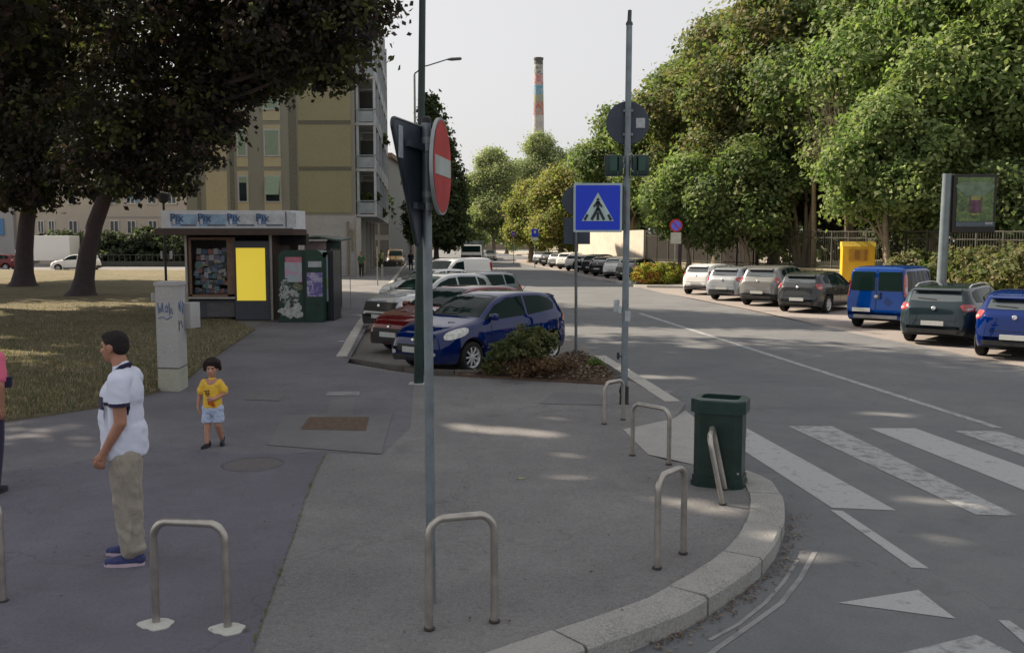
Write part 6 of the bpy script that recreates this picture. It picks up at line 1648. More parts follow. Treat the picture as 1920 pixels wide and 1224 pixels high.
M_HAIR = mat('hair_dark', (.018, .014, .014), .75, var=.3, scale=60, bump=.8, bscale=200)
wrinkle(hair('hair', hf, 1.0, pi - .12, False, M_HAIR, man, tilt=.06), .004, (70, 70, 50), 1)
# child
CB = G(401, 838, SW); ch_ = empty('person', CB); tag(ch_, 'curly-haired small child in yellow T-shirt and pale shorts walking towards us', 'person')
hs2, hf2, hR2 = head((.005, .0, .925), .85, -pi / 2 + .05, .05)
s2 = [('c', (.0, 0, .79), (.01, 0, .87), .036, .038)] + hs2 + [('c', (0, 0, .5), (0, 0, .75), .075, .075, (1.15, .9))]
s2 += [('c', (-.105, 0, .765), (-.15, .01, .62), .032, .027), ('c', (-.15, .01, .62), (-.165, -.015, .49), .027, .018)] + hand((-.165, -.015, .49), (0, -.05, -1), (.2, -.95, 0), (1, 0, 0), .66, .7)
s2 += [('c', (.105, 0, .765), (.155, .01, .64), .032, .028), ('c', (.155, .01, .64), (.055, -.11, .585), .027, .018)] + hand((.055, -.11, .585), (-.85, -.35, -.1), (0, -.2, .95), (0, 1, -.2), .66, .9)
s2 += [('c', (-.055, .0, .48), (-.06, -.02, .27), .055, .04), ('c', (-.06, -.02, .27), (-.062, -.05, .07), .04, .026), ('c', (.055, .0, .48), (.06, -.01, .27), .055, .04), ('c', (.06, -.01, .27), (.065, .09, .09), .04, .026)]
cb_ = blob('body', s2, .005, SK_C, ch_, 4); face_bits(cb_, hf2, .9)
M_YEL = cloth('tshirt_yellow', (.72, .46, .06), .3, 12, .08); M_SHORT = cloth('shorts_pale', (.42, .5, .68), .5, 14, .12)
ts = blob('t_shirt', [('c', (0, 0, .49), (0, 0, .7), .092, .082, (1.2, .95)), ('c', (-.05, 0, .735), (.05, 0, .735), .06, .06), ('c', (-.085, 0, .76), (-.128, .005, .665), .045, .05), ('c', (.085, 0, .76), (.132, .005, .675), .045, .05), ('c', (0, 0, .74), (.003, 0, .795), .065, .046)], .006, M_YEL, ch_, 4)
wrinkle(ts, .006, (12, 12, 14), 2)
for v in ts.data.vertices:
    if v.co.z < .47: v.co.z = .47
mb = MB(); 
for (x, z, w, h) in ((-.05, .675, .035, .012), (-.015, .68, .02, .012), (-.045, .65, .02, .02), (-.015, .648, .02, .02), (-.03, .625, .03, .01)): mb.box((x, -.088, z), (w, .012, h))
mb.build('shirt_print', mat('print_brown', (.12, .07, .02), .8), ts)
mb = MB(); mb.box((.01, -.095, .535), (.07, .012, .035)); mb.box((.04, -.095, .51), (.04, .012, .03)); mb.build('orange_print', mat('print_orange', (.55, .14, .01), .8), ts)
sho = blob('shorts', [('c', (0, 0, .45), (0, 0, .5), .088, .085, (1.2, 1)), ('c', (-.057, 0, .46), (-.062, -.012, .32), .068, .066), ('c', (.057, 0, .46), (.062, 0, .33), .068, .066)], .006, M_SHORT, ch_, 3)
wrinkle(sho, .007, (14, 14, 16), 7)
for v in sho.data.vertices:
    if v.co.z < .3: v.co.z = .3
M_BSH = cloth('shoe_black', (.015, .015, .025), .2, 30, .2); M_BSO = mat('sole_dark', (.03, .03, .035), .7)
shoe(ch_, (-.065, -.03, 0), -pi / 2 - .3, .62, M_BSH, M_BSO); shoe(ch_, (.068, .115, .02), -pi / 2 + .2, .62, M_BSH, M_BSO)
hair('hair', hf2, .88, -pi / 2, True, mat('hair_curly', (.025, .014, .014), .8, var=.3, scale=60, bump=1, bscale=120), ch_)
# simpler passers-by
def walker(name_, loc, yaw, H_, top, legs, lab, hairc=M_HAIR, vox=.014, sk=SK_M, shoes=None, stride=.18, sleeve=True):
    r = empty('person', loc, yaw); tag(r, lab, 'person'); k = H_ / 1.72; S = lambda *p: tuple(q * k for q in p)
    hh, f, _ = head(S(.03, 0, 1.6), k, 0)
    sh = [('c', S(0, 0, 1.4), S(.02, 0, 1.54), .058 * k, .052 * k), ('c', S(0, 0, .95), S(0, 0, 1.34), .11 * k, .12 * k, (1, 1.2))] + hh
    for sg in (1, -1):
        sh += [('c', S(0, sg * .17, 1.37), S(-.02 + sg * .05, sg * .22, 1.1), .05 * k, .04 * k), ('c', S(-.02 + sg * .05, sg * .22, 1.1), S(.05 + sg * .1, sg * .21, .88), .04 * k, .026 * k)] + hand(S(.05 + sg * .1, sg * .21, .88), (.2, 0, -1), (1, 0, .2), (0, -sg, 0), k, .6)
        sh += [('c', S(0, sg * .09, .92), S(sg * stride * .5 + .03, sg * .09, .5), .08 * k, .055 * k), ('c', S(sg * stride * .5 + .03, sg * .09, .5), S(sg * stride, sg * .09, .08), .055 * k, .036 * k)]
    blob('body', sh, vox * .6, sk, r, 3)
    blob('top', [('c', S(0, 0, .9), S(0, 0, 1.3), .135 * k, .135 * k, (1, 1.25)), ('c', S(0, -.1, 1.37), S(0, .1, 1.37), .085 * k, .085 * k), ('c', S(0, .16, 1.37), S(.02, .215, 1.17), .065 * k, .06 * k), ('c', S(0, -.16, 1.37), S(-.05, -.215, 1.17), .065 * k, .06 * k)], vox, top, r, 3)
    blob('trousers', [('c', S(0, -.04, .9), S(0, .04, .9), .13 * k, .13 * k)] + [('c', S(0, sg * .085, .86), S(sg * stride * .5 + .03, sg * .09, .5), .1 * k, .075 * k) for sg in (1, -1)] + [('c', S(sg * stride * .5 + .03, sg * .09, .5), S(sg * stride, sg * .09, .1), .075 * k, .058 * k) for sg in (1, -1)], vox, legs, r, 2)
    for sg in (1, -1): shoe(r, S(sg * stride, sg * .09, 0), 0, k, shoes or M_BSH, M_BSO)
    hair('hair', f, k * 1.02, 0, False, hairc, r)
    return r
M_PINK = cloth('top_pink', (.62, .13, .22), .3); M_NAV2 = cloth('legs_navy', (.03, .03, .06), .3); M_GRN = cloth('top_green', (.05, .13, .06), .3); M_LIME = cloth('top_lime', (.5, .55, .25), .3); M_GRY = cloth('top_grey', (.25, .27, .33), .3)
pk_ = walker('pink', G(-19, 925, SW), 1.45, 1.64, M_PINK, M_NAV2, 'person in a pink top cut off by the picture edge', stride=.05)
mb = MB(); mb.tube([(-.0, -.225, 1.13), (.0, -.222, 1.03)], [.058, .05], 14); mb.build('arm_band', M_NAVY, pk_, True)
walker('w', Vector((PX(677, 66), 66, SW)), -1.4, 1.75, M_GRN, cloth('legs_dark', (.02, .03, .02), .3), 'passer-by in dark green at the corner of the block', vox=.02)
walker('w', Vector((PX(704, 92), 92, SW)), -1.5, 1.7, M_GRY, M_NAV2, 'passer-by in grey top under the balconies', vox=.02)
walker('w', Vector((PX(715, 88), 88, SW)), -1.5, 1.7, M_LIME, cloth('legs_olive', (.12, .13, .06), .3), 'passer-by in lime shirt under the balconies', vox=.02)
walker('w', Vector((PX(770, 80), 80, SW)), -1.3, 1.7, M_NAV2, M_NAV2, 'passer-by in dark clothes beyond the parked cars', vox=.02)
# ================================================================== TREES AND PLANTS
M_BARK = mat('bark', (.05, .038, .042), .95, var=.3, scale=5, fine=.3, bump=1.0, bscale=18)
M_BARK2 = mat('pale_bark', (.17, .14, .1), .95, var=.3, scale=5, fine=.3, bump=.8, bscale=18)
M_LEAF = leafmat('leaves', .7, .38)
def leaves(name, blobs, n, size, cols, seed, parent=None, per=26, clump=.5, shell=.22, m_=None, droop=.2, aspect=1.6, gaps=False, gaps_off=(0, 0, 0)):
    rs = np.random.RandomState(seed)
    B = np.array(blobs, float); w = (B[:, 3] * B[:, 4] * B[:, 5]) ** (2 / 3.); w /= w.sum()
    nc = max(4, n // per); bi = rs.choice(len(B), nc, p=w)
    d = rs.normal(size=(nc, 3)); d /= np.linalg.norm(d, axis=1)[:, None]
    rad = 1 - np.abs(rs.normal(size=nc)) * shell; rad = np.clip(rad, .15, 1.08)
    cc = B[bi, :3] + d * B[bi, 3:6] * rad[:, None]
    idx = rs.randint(0, nc, n); sz = clump * (.6 + .8 * rs.rand(nc))
    pos = cc[idx] + rs.normal(size=(n, 3)) * sz[idx][:, None] * np.array([.5, .5, .38])
    nrm = d[idx] * .7 + rs.normal(size=(n, 3)) * .55 + np.array([0, 0, .45]); nrm /= np.linalg.norm(nrm, axis=1)[:, None]
    t = np.cross(nrm, rs.normal(size=(n, 3))); t /= np.linalg.norm(t, axis=1)[:, None] + 1e-9; t[:, 2] -= droop; t /= np.linalg.norm(t, axis=1)[:, None]
    if gaps:
        keep = np.ones(n, bool); off = np.array(gaps_off)
        sd = np.array(sdir)
        for (g_, r_) in SUN_GAPS:
            w_ = pos + off - np.array(g_); along_ = w_ @ sd; dist = np.linalg.norm(w_ - along_[:, None] * sd, axis=1)
            keep &= dist > r_ * 1.0
        pos, nrm, t, idx = pos[keep], nrm[keep], t[keep], idx[keep]; n = len(pos)
    b = np.cross(nrm, t); b /= np.linalg.norm(b, axis=1)[:, None] + 1e-9
    s = size * (.6 + .8 * rs.rand(n))[:, None]
    V = np.zeros((n, 4, 3)); V[:, 0] = pos - t * s * aspect / 2; V[:, 2] = pos + t * s * aspect / 2; V[:, 1] = pos + b * s * .5 + nrm * s * .12; V[:, 3] = pos - b * s * .5 + nrm * s * .12
    me = bpy.data.meshes.new(name); me.vertices.add(n * 4); me.vertices.foreach_set('co', V.ravel().astype(np.float32))
    me.loops.add(n * 4); me.loops.foreach_set('vertex_index', np.arange(n * 4, dtype=np.int32)); me.polygons.add(n)
    me.polygons.foreach_set('loop_start', (np.arange(n) * 4).astype(np.int32)); me.polygons.foreach_set('loop_total', np.full(n, 4, np.int32)); me.update()
    C0 = np.array(cols)[rs.randint(0, len(cols), nc)]
    c = C0[idx] * (.72 + .56 * rs.rand(n, 1)) * (.85 + .3 * rs.rand(nc, 1))[idx]
    C = np.ones((n, 4, 4), np.float32); C[:, :, :3] = c[:, None, :]
    at = me.color_attributes.new('tint', 'FLOAT_COLOR', 'POINT'); at.data.foreach_set('color', C.ravel())
    return link(name, me, m_ or M_LEAF, parent)
def limbs(mb, base, blobs, r0, seed, fork=.45, sub=3, lean=None):
    """tapered trunk, forked towards each leaf mass, with finer branches"""
    rnd = random.Random(seed)
    for i, b in enumerate(blobs):
        c = Vector(b[:3]); st = base.lerp(Vector((c.x, c.y, c.z)), rnd.uniform(.0, .15)) if False else base
        pts = []; n = 7
        for k in range(n + 1):
            t = k / n; p = st.lerp(c, t); p.z = st.z + (c.z - st.z) * (t ** .85)
            p += Vector((rnd.gauss(0, 1), rnd.gauss(0, 1), rnd.gauss(0, .5))) * .035 * (c - st).length * sin(pi * t); pts.append(p)
        rr = r0 * .55 if i else r0 * .75
        mb.tube(pts, [rr * (1 - .8 * k / n) for k in range(n + 1)], 8)
        for j in range(sub):
            k = rnd.randrange(3, n + 1); p = pts[k]; d = Vector((rnd.gauss(0, 1), rnd.gauss(0, 1), rnd.gauss(.3, .6))).normalized(); L = rnd.uniform(.5, .95) * b[3]
            q = [p, p + d * L * .5 + Vector((0, 0, .1 * L)), p + d * L]; mb.tube(q, [rr * .3, rr * .18, rr * .05], 5)
    return mb
def tree(name, base, trunk_pts, r0, blobs, n, size, cols, seed, lab, group=None, bark=None, **k):
    """base: ground point; trunk_pts & blobs relative to base"""
    root = empty(name, base); tag(root, lab, 'tree', group)
    mb = MB(); pts = [Vector(p) for p in trunk_pts]; m_ = len(pts) - 1
    fl = [r0 * 2.1, r0 * 1.35, r0 * 1.05] if k.get('flare', True) else [r0 * 1.1, r0, r0]
    P0 = [pts[0] - Vector((0, 0, .1)), pts[0] + (pts[1] - pts[0]).normalized() * .25, pts[0] + (pts[1] - pts[0]).normalized() * .8] + pts[1:]
    mb.tube(P0, fl + [r0 * (1 - .3 * i / max(1, m_)) for i in range(1, m_ + 1)], 16)
    limbs(mb, pts[-1], blobs, r0 * .8, seed, sub=k.get('sub', 3))
    mb.build('trunk', bark or M_BARK, root, True)
    leaves('crown', blobs, n, size, cols, seed, root, gaps=name == 'broadleaf_tree', gaps_off=tuple(base), **{a: b for a, b in k.items() if a in ('per', 'clump', 'shell', 'droop', 'm_', 'aspect')})
    return root
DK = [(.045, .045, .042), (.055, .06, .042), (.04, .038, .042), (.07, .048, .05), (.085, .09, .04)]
def spread(cx, cy, cz, R, H_, n, seed, rb=(.42, .62), flat=.75):
    rnd = random.Random(seed); out = [(cx, cy, cz, R * .6, R * .6, H_ * .42)]
    for i in range(n):
        a = 2 * pi * i / n + rnd.uniform(-.4, .4); q = R * rnd.uniform(.45, .72); r = R * rnd.uniform(*rb) * .8
        out.append((cx + q * cos(a), cy + q * sin(a), cz + rnd.uniform(-.35, .4) * H_ * .8, r, r, r * flat))
    return out
GT = 'big dark trees on the lawn'
# tree 2: the leaning one with the wide crown
t2b = Vector((PX(150, 41.5), 41.5, SW)); q = lambda x, y, Y=41.5: P(x, y, Y) - t2b
def at(x, y, Y, rx, rz, ry=None): v = P(x, y, Y); return (v.x, v.y, v.z, rx, ry or rx, rz)
def rel(bl, b): return [(x - b.x, y - b.y, z - b.z, rx, ry, rz) for x, y, z, rx, ry, rz in bl]
B2 = [at(300, 60, 41, 3.6, 3.0), at(430, 70, 40, 3.0, 2.6), at(560, 40, 38, 2.9, 2.3), at(655, 55, 37, 1.7, 1.5), at(690, 5, 37, 1.3, 1.0), at(600, 120, 38, 1.7, 1.2), at(500, 130, 40, 1.9, 1.3), at(250, 190, 41, 3.0, 2.3), at(370, 200, 40, 2.2, 1.4), at(300, 290, 41, 2.2, 1.4), at(370, 270, 39, 1.3, 1.0),
      at(190, 300, 42, 2.4, 1.4), at(480, -60, 40, 3.4, 2.5), at(620, -60, 38, 2.6, 2.0), at(330, -80, 42, 4.0, 3.0), at(240, 345, 40, 1.2, .6), at(330, 345, 40, .9, .5), at(450, 175, 40, 1.1, .7), at(405, 240, 40, .9, .6)]
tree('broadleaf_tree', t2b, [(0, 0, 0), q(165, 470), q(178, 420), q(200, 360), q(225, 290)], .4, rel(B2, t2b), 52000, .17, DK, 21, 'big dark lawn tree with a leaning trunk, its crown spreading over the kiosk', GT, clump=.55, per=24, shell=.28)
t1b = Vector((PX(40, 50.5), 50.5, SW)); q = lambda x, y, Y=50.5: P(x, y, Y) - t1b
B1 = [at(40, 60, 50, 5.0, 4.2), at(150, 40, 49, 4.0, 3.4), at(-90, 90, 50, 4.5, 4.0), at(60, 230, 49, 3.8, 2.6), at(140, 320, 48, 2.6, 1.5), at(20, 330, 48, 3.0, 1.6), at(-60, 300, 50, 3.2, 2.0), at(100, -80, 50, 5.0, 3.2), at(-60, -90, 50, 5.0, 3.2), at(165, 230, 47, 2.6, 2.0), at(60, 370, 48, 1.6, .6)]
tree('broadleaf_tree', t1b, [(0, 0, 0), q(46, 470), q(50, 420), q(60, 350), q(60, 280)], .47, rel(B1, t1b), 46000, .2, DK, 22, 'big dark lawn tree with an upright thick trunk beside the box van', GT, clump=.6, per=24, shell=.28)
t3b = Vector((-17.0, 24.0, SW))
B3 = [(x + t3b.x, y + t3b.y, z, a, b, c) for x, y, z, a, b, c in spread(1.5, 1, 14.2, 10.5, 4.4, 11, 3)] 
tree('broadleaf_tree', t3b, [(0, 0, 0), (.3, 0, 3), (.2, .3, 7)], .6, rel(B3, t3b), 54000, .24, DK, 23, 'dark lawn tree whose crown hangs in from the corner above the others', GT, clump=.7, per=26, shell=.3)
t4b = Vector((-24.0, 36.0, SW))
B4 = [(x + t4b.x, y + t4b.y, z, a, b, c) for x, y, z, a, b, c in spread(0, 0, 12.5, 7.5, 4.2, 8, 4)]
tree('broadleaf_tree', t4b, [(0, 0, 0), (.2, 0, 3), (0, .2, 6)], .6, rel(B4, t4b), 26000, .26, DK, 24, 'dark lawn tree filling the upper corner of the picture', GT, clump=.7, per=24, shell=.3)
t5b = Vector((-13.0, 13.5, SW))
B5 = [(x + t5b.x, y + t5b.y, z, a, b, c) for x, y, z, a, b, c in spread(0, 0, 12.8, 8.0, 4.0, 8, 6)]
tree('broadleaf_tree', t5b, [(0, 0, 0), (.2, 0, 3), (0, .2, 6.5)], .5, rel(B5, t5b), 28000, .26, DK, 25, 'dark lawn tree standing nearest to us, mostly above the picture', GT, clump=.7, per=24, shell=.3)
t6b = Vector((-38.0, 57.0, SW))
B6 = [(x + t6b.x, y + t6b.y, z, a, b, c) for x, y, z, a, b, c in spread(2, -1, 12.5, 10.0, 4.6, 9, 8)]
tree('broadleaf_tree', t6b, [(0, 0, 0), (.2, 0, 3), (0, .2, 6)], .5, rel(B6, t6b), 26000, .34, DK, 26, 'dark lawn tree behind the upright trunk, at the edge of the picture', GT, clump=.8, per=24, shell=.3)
# park side
MID = [(.14, .19, .075), (.12, .17, .065), (.18, .22, .09), (.15, .17, .07), (.08, .12, .05)]
OLV = [(.16, .18, .075), (.14, .175, .065), (.19, .175, .08), (.16, .14, .07), (.1, .14, .055)]
BRT = [(.17, .23, .085), (.21, .27, .11), (.12, .18, .065), (.24, .28, .12)]
PRK = 'tall trees of the park beyond the railing'
def ptree(px, Y, ytop, R, cols, seed, lab, n=24000, size=.3, ybot=400, name='park_tree', group=PRK, base_z=.5, k=9, bark=None, rt=.4, ztr=3.2, clump=.8, shell=.25, dx=0):
    b = Vector((PX(px, Y), Y, base_z)); zt = PZ(ytop, Y); zb = PZ(ybot, Y); cz = (zt + zb) / 2 - base_z; hh = (zt - zb) / 2
    rnd = random.Random(seed); bl = [(dx, 0, cz, R * .62, R * .62, hh * .7)]
    for i in range(k):
        f = (i + .5) / k; z = zb - base_z + (zt - zb) * (.12 + .8 * f); a = i * 2.4 + rnd.uniform(-.3, .3); env = sqrt(max(.05, 1 - (2 * abs(f - .45)) ** 2.2)); qd = R * .6 * env; r = R * rnd.uniform(.36, .5)
        bl.append((dx + qd * cos(a), qd * sin(a), z, r, r, r * .85))
    bl.append((dx, 0, zt - base_z - R * .3, R * .38, R * .38, R * .3)); n = int(n * 1.9); size *= .73
    return tree(name, b, [(0, 0, 0), (.1, 0, ztr * .5), (0, .1, ztr)], rt, bl, n, size, cols, seed, lab, group, bark or M_BARK2, clump=clump, shell=shell)
ptree(1185, 96, 200, 6.0, MID, 31, 'tall green tree at the head of the park row, behind the twin signal boxes', 22000, .34, 420)
ptree(1265, 84, 125, 6.0, MID, 32, 'tall green tree rising over the no-parking sign', 24000, .33, 400)
ptree(1345, 72, 30, 6.5, OLV, 33, 'tall olive tree with yellowing crown, second of the highest park trees', 30000, .3, 400)
ptree(1450, 62, -40, 6.6, OLV, 34, 'tallest olive tree above the silver and dark grey cars', 34000, .27, 390)
ptree(1590, 58, -60, 6.6, MID, 35, 'tall mid-green tree behind the yellow container', 34000, .27, 400)
ptree(1745, 52, -90, 7.0, BRT, 36, 'tall bright green tree beside the advertising board', 40000, .26, 370)
ptree(1905, 47, -90, 6.6, BRT, 37, 'tall bright green tree at the picture edge above the blue hatchback', 36000, .25, 380)
ptree(1660, 46.5, 170, 3.4, BRT, 38, 'low bright green tree overhanging the railing above the yellow container', 14000, .22, 445, rt=.2, ztr=2.0, clump=.55)
ptree(1400, 58, 270, 3.4, MID, 39, 'small shady tree behind the railing, above the light silver car', 14000, .24, 470, rt=.2, ztr=1.6, clump=.55)
ptree(1290, 62, 300, 3.6, BRT, 40, 'bushy light green tree over the shrub bed', 20000, .22, 455, rt=.16, ztr=1.5, clump=.5, group=None)
ptree(1510, 60, 240, 3.8, DK, 43, 'dark tree with several slender stems behind the dark grey hatchback', 14000, .24, 430, rt=.22, ztr=3, clump=.6)
ptree(1870, 44, 330, 3.2, MID, 45, 'low tree behind the advertising board', 9000, .22, 450, rt=.14, ztr=1.6, clump=.5)
# dense dark greenery deeper in the park
ub = []
rnd = random.Random(44)
for k in range(34):
    t_ = k / 33; Yk = 104 + (46 - 104) * t_; pxk = 1130 + (2150 - 1130) * t_; v = P(pxk, 455, Yk + 14)
    ub.append((v.x + rnd.uniform(-1, 1), v.y + rnd.uniform(-2, 2), rnd.uniform(2.2, 4.5), 3.6, 3.0, 3.4))
    ub.append((v.x + rnd.uniform(-1, 1), v.y + rnd.uniform(-2, 2) + 3, rnd.uniform(6, 9), 3.6, 3.0, 3.4))
un = leaves('undergrowth', ub, 52000, .36, [(.035, .05, .02), (.06, .075, .03), (.025, .035, .018), (.08, .09, .035)], 46, None, clump=.8, shell=.4)
tag(un, kind='stuff')
# bare dead branches
dbp = Vector((PX(1590, 51), 51, .6)); mb = MB(); rnd = random.Random(9)
trunk_top = P(1580, 300, 51) - dbp
mb.tube([(0, 0, 0), trunk_top * .5 + Vector((.1, 0, 0)), trunk_top], [.16, .11, .08], 8)
for k in range(46):
    s = trunk_top * rnd.uniform(.55, 1.0); e = P(rnd.uniform(1500, 1600), rnd.uniform(110, 300), 50 + rnd.uniform(-1.5, 1.5)) - dbp; m1 = s.lerp(e, .5) + Vector((rnd.gauss(0, .25), rnd.gauss(0, .25), rnd.gauss(0, .25)))
    mb.tube([s, m1, e], [.035, .02, .006], 5)
    for j in range(3): t_ = s.lerp(e, rnd.uniform(.4, .9)); mb.tube([t_, t_ + Vector((rnd.gauss(0, .6), rnd.gauss(0, .5), rnd.gauss(.3, .4)))], [.014, .004], 4)
dt = mb.build('bare_tree', mat('dead_wood', (.2, .15, .12), .95, var=.2, scale=4), None, True); dt.location = dbp; tag(dt, 'bare greyish tree with dead twigs between two green park trees', 'tree')
# slender multi-stem trunks behind the dark grey hatchback
for i, (x0, x1) in enumerate(((1498, 1462), (1502, 1482), (1506, 1512), (1500, 1530))):
    b0 = Vector((PX(x0, 57), 57, .5)); mb = MB(); e = P(x1, 330, 57) - b0; mb.tube([(0, 0, 0), e * .5 + Vector((.1, 0, -.1)), e], [.16, .12, .06], 10)
    o = mb.build('tree_stem', M_BARK2, None, True); o.location = b0; tag(o, ['slanting slender stem, outermost of the clump behind the railing', 'second slender stem of the clump behind the railing', 'straight slender stem in the middle of the clump', 'slender stem leaning towards the yellow container'][i], 'tree stem', 'stems of the clump behind the railing')
b0 = Vector((PX(1528, 55), 55, .5)); mb = MB(); e = P(1526, 330, 55) - b0; mb.tube([(0, 0, 0), e], [.17, .12], 10); o = mb.build('tree_stem', mat('tan_bark', (.3, .24, .15), .9, var=.2, scale=3), None, True); o.location = b0; tag(o, 'pale smooth trunk between the stem clump and the yellow container', 'tree stem')  # paler tan bark colour on this one trunk
b0 = Vector((PX(1672, 46), 46, .4)); mb = MB(); e = P(1660, 340, 46) - b0; mb.tube([(0, 0, 0), e * .5 + Vector((-.1, 0, 0)), e], [.17, .13, .09], 10); o = mb.build('tree_stem', M_BARK2, None, True); o.location = b0; tag(o, 'rough trunk directly behind the blue van and the container', 'tree stem')
b0 = Vector((PX(1274, 57.5), 57.5, .14)); mb = MB(); e = P(1276, 440, 57.5) - b0; mb.tube([(0, 0, 0), e], [.13, .1], 10); o = mb.build('tree_stem', M_BARK, None, True); o.location = b0; tag(o, 'dark trunk next to the no-parking pole in the shrub bed', 'tree stem')
# bushes behind the railing at the right
for i, (px, Y, yt, w) in enumerate(((1800, 41, 462, 2.0), (1860, 39, 455, 2.2), (1915, 37, 462, 2.0), (1960, 36, 450, 2.4), (1720, 44, 470, 1.6))):
    b = Vector((PX(px, Y), Y, .5)); h_ = PZ(yt, Y) - .5
    r = empty('park_bush', b); tag(r, ['dense bush just beside the post of the advertising board', 'twiggy bush under the advertising board', 'bush above the blue hatchback roof', 'bush at the picture edge behind the railing', 'low bush behind the bright blue van'][i], 'bush', 'bushes behind the park railing')
    mb = MB(); rnd = random.Random(i)
    for k in range(9): mb.tube([(0, 0, 0), (rnd.gauss(0, w * .3), rnd.gauss(0, .4), h_ * rnd.uniform(.6, 1))], [.03, .008], 5)
    mb.build('stems', M_BARK2, r); leaves('foliage', [(0, 0, h_ * .5, w * .6, w * .5, h_ * .5), (w * .4, 0, h_ * .4, w * .4, w * .4, h_ * .35), (-w * .4, 0, h_ * .45, w * .4, w * .4, h_ * .35)], 3600, .13, [(.13, .14, .06), (.18, .16, .09), (.09, .12, .04)], 50 + i, r, clump=.3)
# row of avenue trees far down the street
FARC = [(.27, .31, .17), (.23, .28, .14), (.3, .31, .18)]; YEL = [(.26, .28, .09), (.2, .23, .08), (.28, .23, .09)]
AV = 'avenue trees far down the street'
def ftree(px, Y, yt, R, cols, seed, lab, n=9000, ybot=450): return ptree(px, Y, yt, R, cols, seed, lab, int(n * 2), .29, ybot, 'avenue_tree', AV, 0, 7, rt=.35, clump=1.0, shell=.22)
ftree(925, 150, 280, 5.2, FARC, 61, 'round pale green avenue tree beneath and before the chimney, nearest the lamp arm', 12000, 460)
ftree(1012, 165, 248, 6.0, FARC, 62, 'tallest pale green avenue tree, directly below the chimney', 12000, 460)
ftree(1100, 125, 275, 4.6, MID, 63, 'airy green avenue tree behind the crossing sign', 10000, 450)
ftree(1050, 108, 322, 3.8, YEL, 64, 'yellowing avenue tree with a rusty top beside the crossing sign', 12000, 470)
ftree(995, 118, 345, 3.3, YEL, 65, 'lower yellow-green avenue tree between the pale trees and the yellowing one', 9000, 470)
ftree(880, 190, 345, 4.6, MID, 66, 'small dull green avenue tree at the end of the road', 7000, 470)
ftree(950, 210, 375, 5, FARC, 67, 'distant tree closing the road', 6000, 470)
ftree(1130, 104, 330, 3.6, BRT, 68, 'bright green avenue tree above the pale wall', 10000, 445)
# dark columnar tree and lime-green tree on the near side
b = Vector((PX(818, 76), 76, 0)); zt = lambda y: PZ(y, 76)
bl = [(0, 0, zt(400), 2.4, 2.2, 2.2), (.1, 0, zt(340), 2.3, 2.0, 2.0), (-.1, 0, zt(290), 1.7, 1.7, 2.2), (-.3, 0, zt(240), 1.1, 1.1, 2.0), (-.4, 0, zt(203), .6, .6, 1.0), (.8, 0, zt(430), 1.8, 1.6, 1.6), (-1.2, 0, zt(420), 1.4, 1.4, 1.6), (1.2, 0, zt(370), 1.3, 1.3, 1.3)]
tree('columnar_tree', b, [(0, 0, 0), (0, 0, 1.5), (0, 0, 2.2)], .25, bl, 30000, .22, [(.07, .095, .045), (.09, .12, .05), (.055, .075, .035)], 71, 'dark pointed tree behind the no-entry disc', None, clump=.5)
b = Vector((PX(757, 124), 124, 0)); zt = lambda y: PZ(y, 124)
bl = [(0, 0, zt(400), 2.2, 2.1, 2.5), (.8, 0, zt(375), 1.9, 1.9, 1.8), (-.4, 0, zt(435), 1.7, 1.7, 1.7), (1.3, 0, zt(430), 1.8, 1.7, 1.8)]
tree('lime_tree', b, [(0, 0, 0), (0, 0, 1.3), (0, 0, 2.2)], .18, bl, 12000, .3, [(.22, .28, .05), (.17, .24, .04), (.28, .29, .06)], 72, 'small lime-yellow tree in front of the pinkish house', None, clump=.55)
# cloud-pruned shrubs in front of the pale building
rnd = random.Random(31)
for i, (px, py, rx, rz) in enumerate(((205, 448, 1.5, .7), (250, 455, 1.4, .8), (283, 443, 2.0, .9), (300, 470, 2.4, 1.4), (330, 455, 2.0, 1.6), (262, 482, 2.4, 1.3), (215, 478, 2.2, 1.0), (120, 452, 3.0, 1.0), (345, 480, 2.4, 1.6), (160, 478, 2.4, 1.2))):
    b = Vector((PX(px, 96), 96, 0)); h_ = PZ(py, 96)
    r = empty('garden_shrub', b); tag(r, ['small round clipped shrub under the second white-framed window', 'rounded shrub under the third window', 'wide cloud-shaped shrub beneath the end windows', 'dense dark shrub before the black lawn post', 'tall shrub right behind the kiosk sign', 'broad shrub low against the garden fence', 'spreading shrub by the white small car', 'hedge-like shrub above the box van', 'dense shrub hidden behind the kiosk side', 'shrub between the two lawn trunks'][i], 'shrub', 'shrubs before the pale building')
    mb = MB(); mb.tube([(0, 0, 0), (.1, 0, h_)], [.1, .06], 6); mb.build('stem', M_BARK, r)
    leaves('foliage', [(0, 0, h_, rx, rx, rz), (rx * .5, .3, h_ - rz * .3, rx * .6, rx * .6, rz * .7)], 2600, .24, [(.05, .07, .04), (.07, .085, .05), (.04, .05, .035)], 80 + i, r, clump=.4, shell=.15)
gf = MB(); 
for k in range(60): x = -44 + k * .55; gf.box((x, 93, .7), (.05, .05, 1.2))
gf.box((-28, 93, 1.3), (33, .06, .06)); gf.box((-28, 93, .35), (33, .3, .6))
tag(gf.build('garden_fence', mat('garden_fence', (.06, .065, .06), .8, var=.2)), 'low dark garden fence along the far edge of the lawn', 'fence')
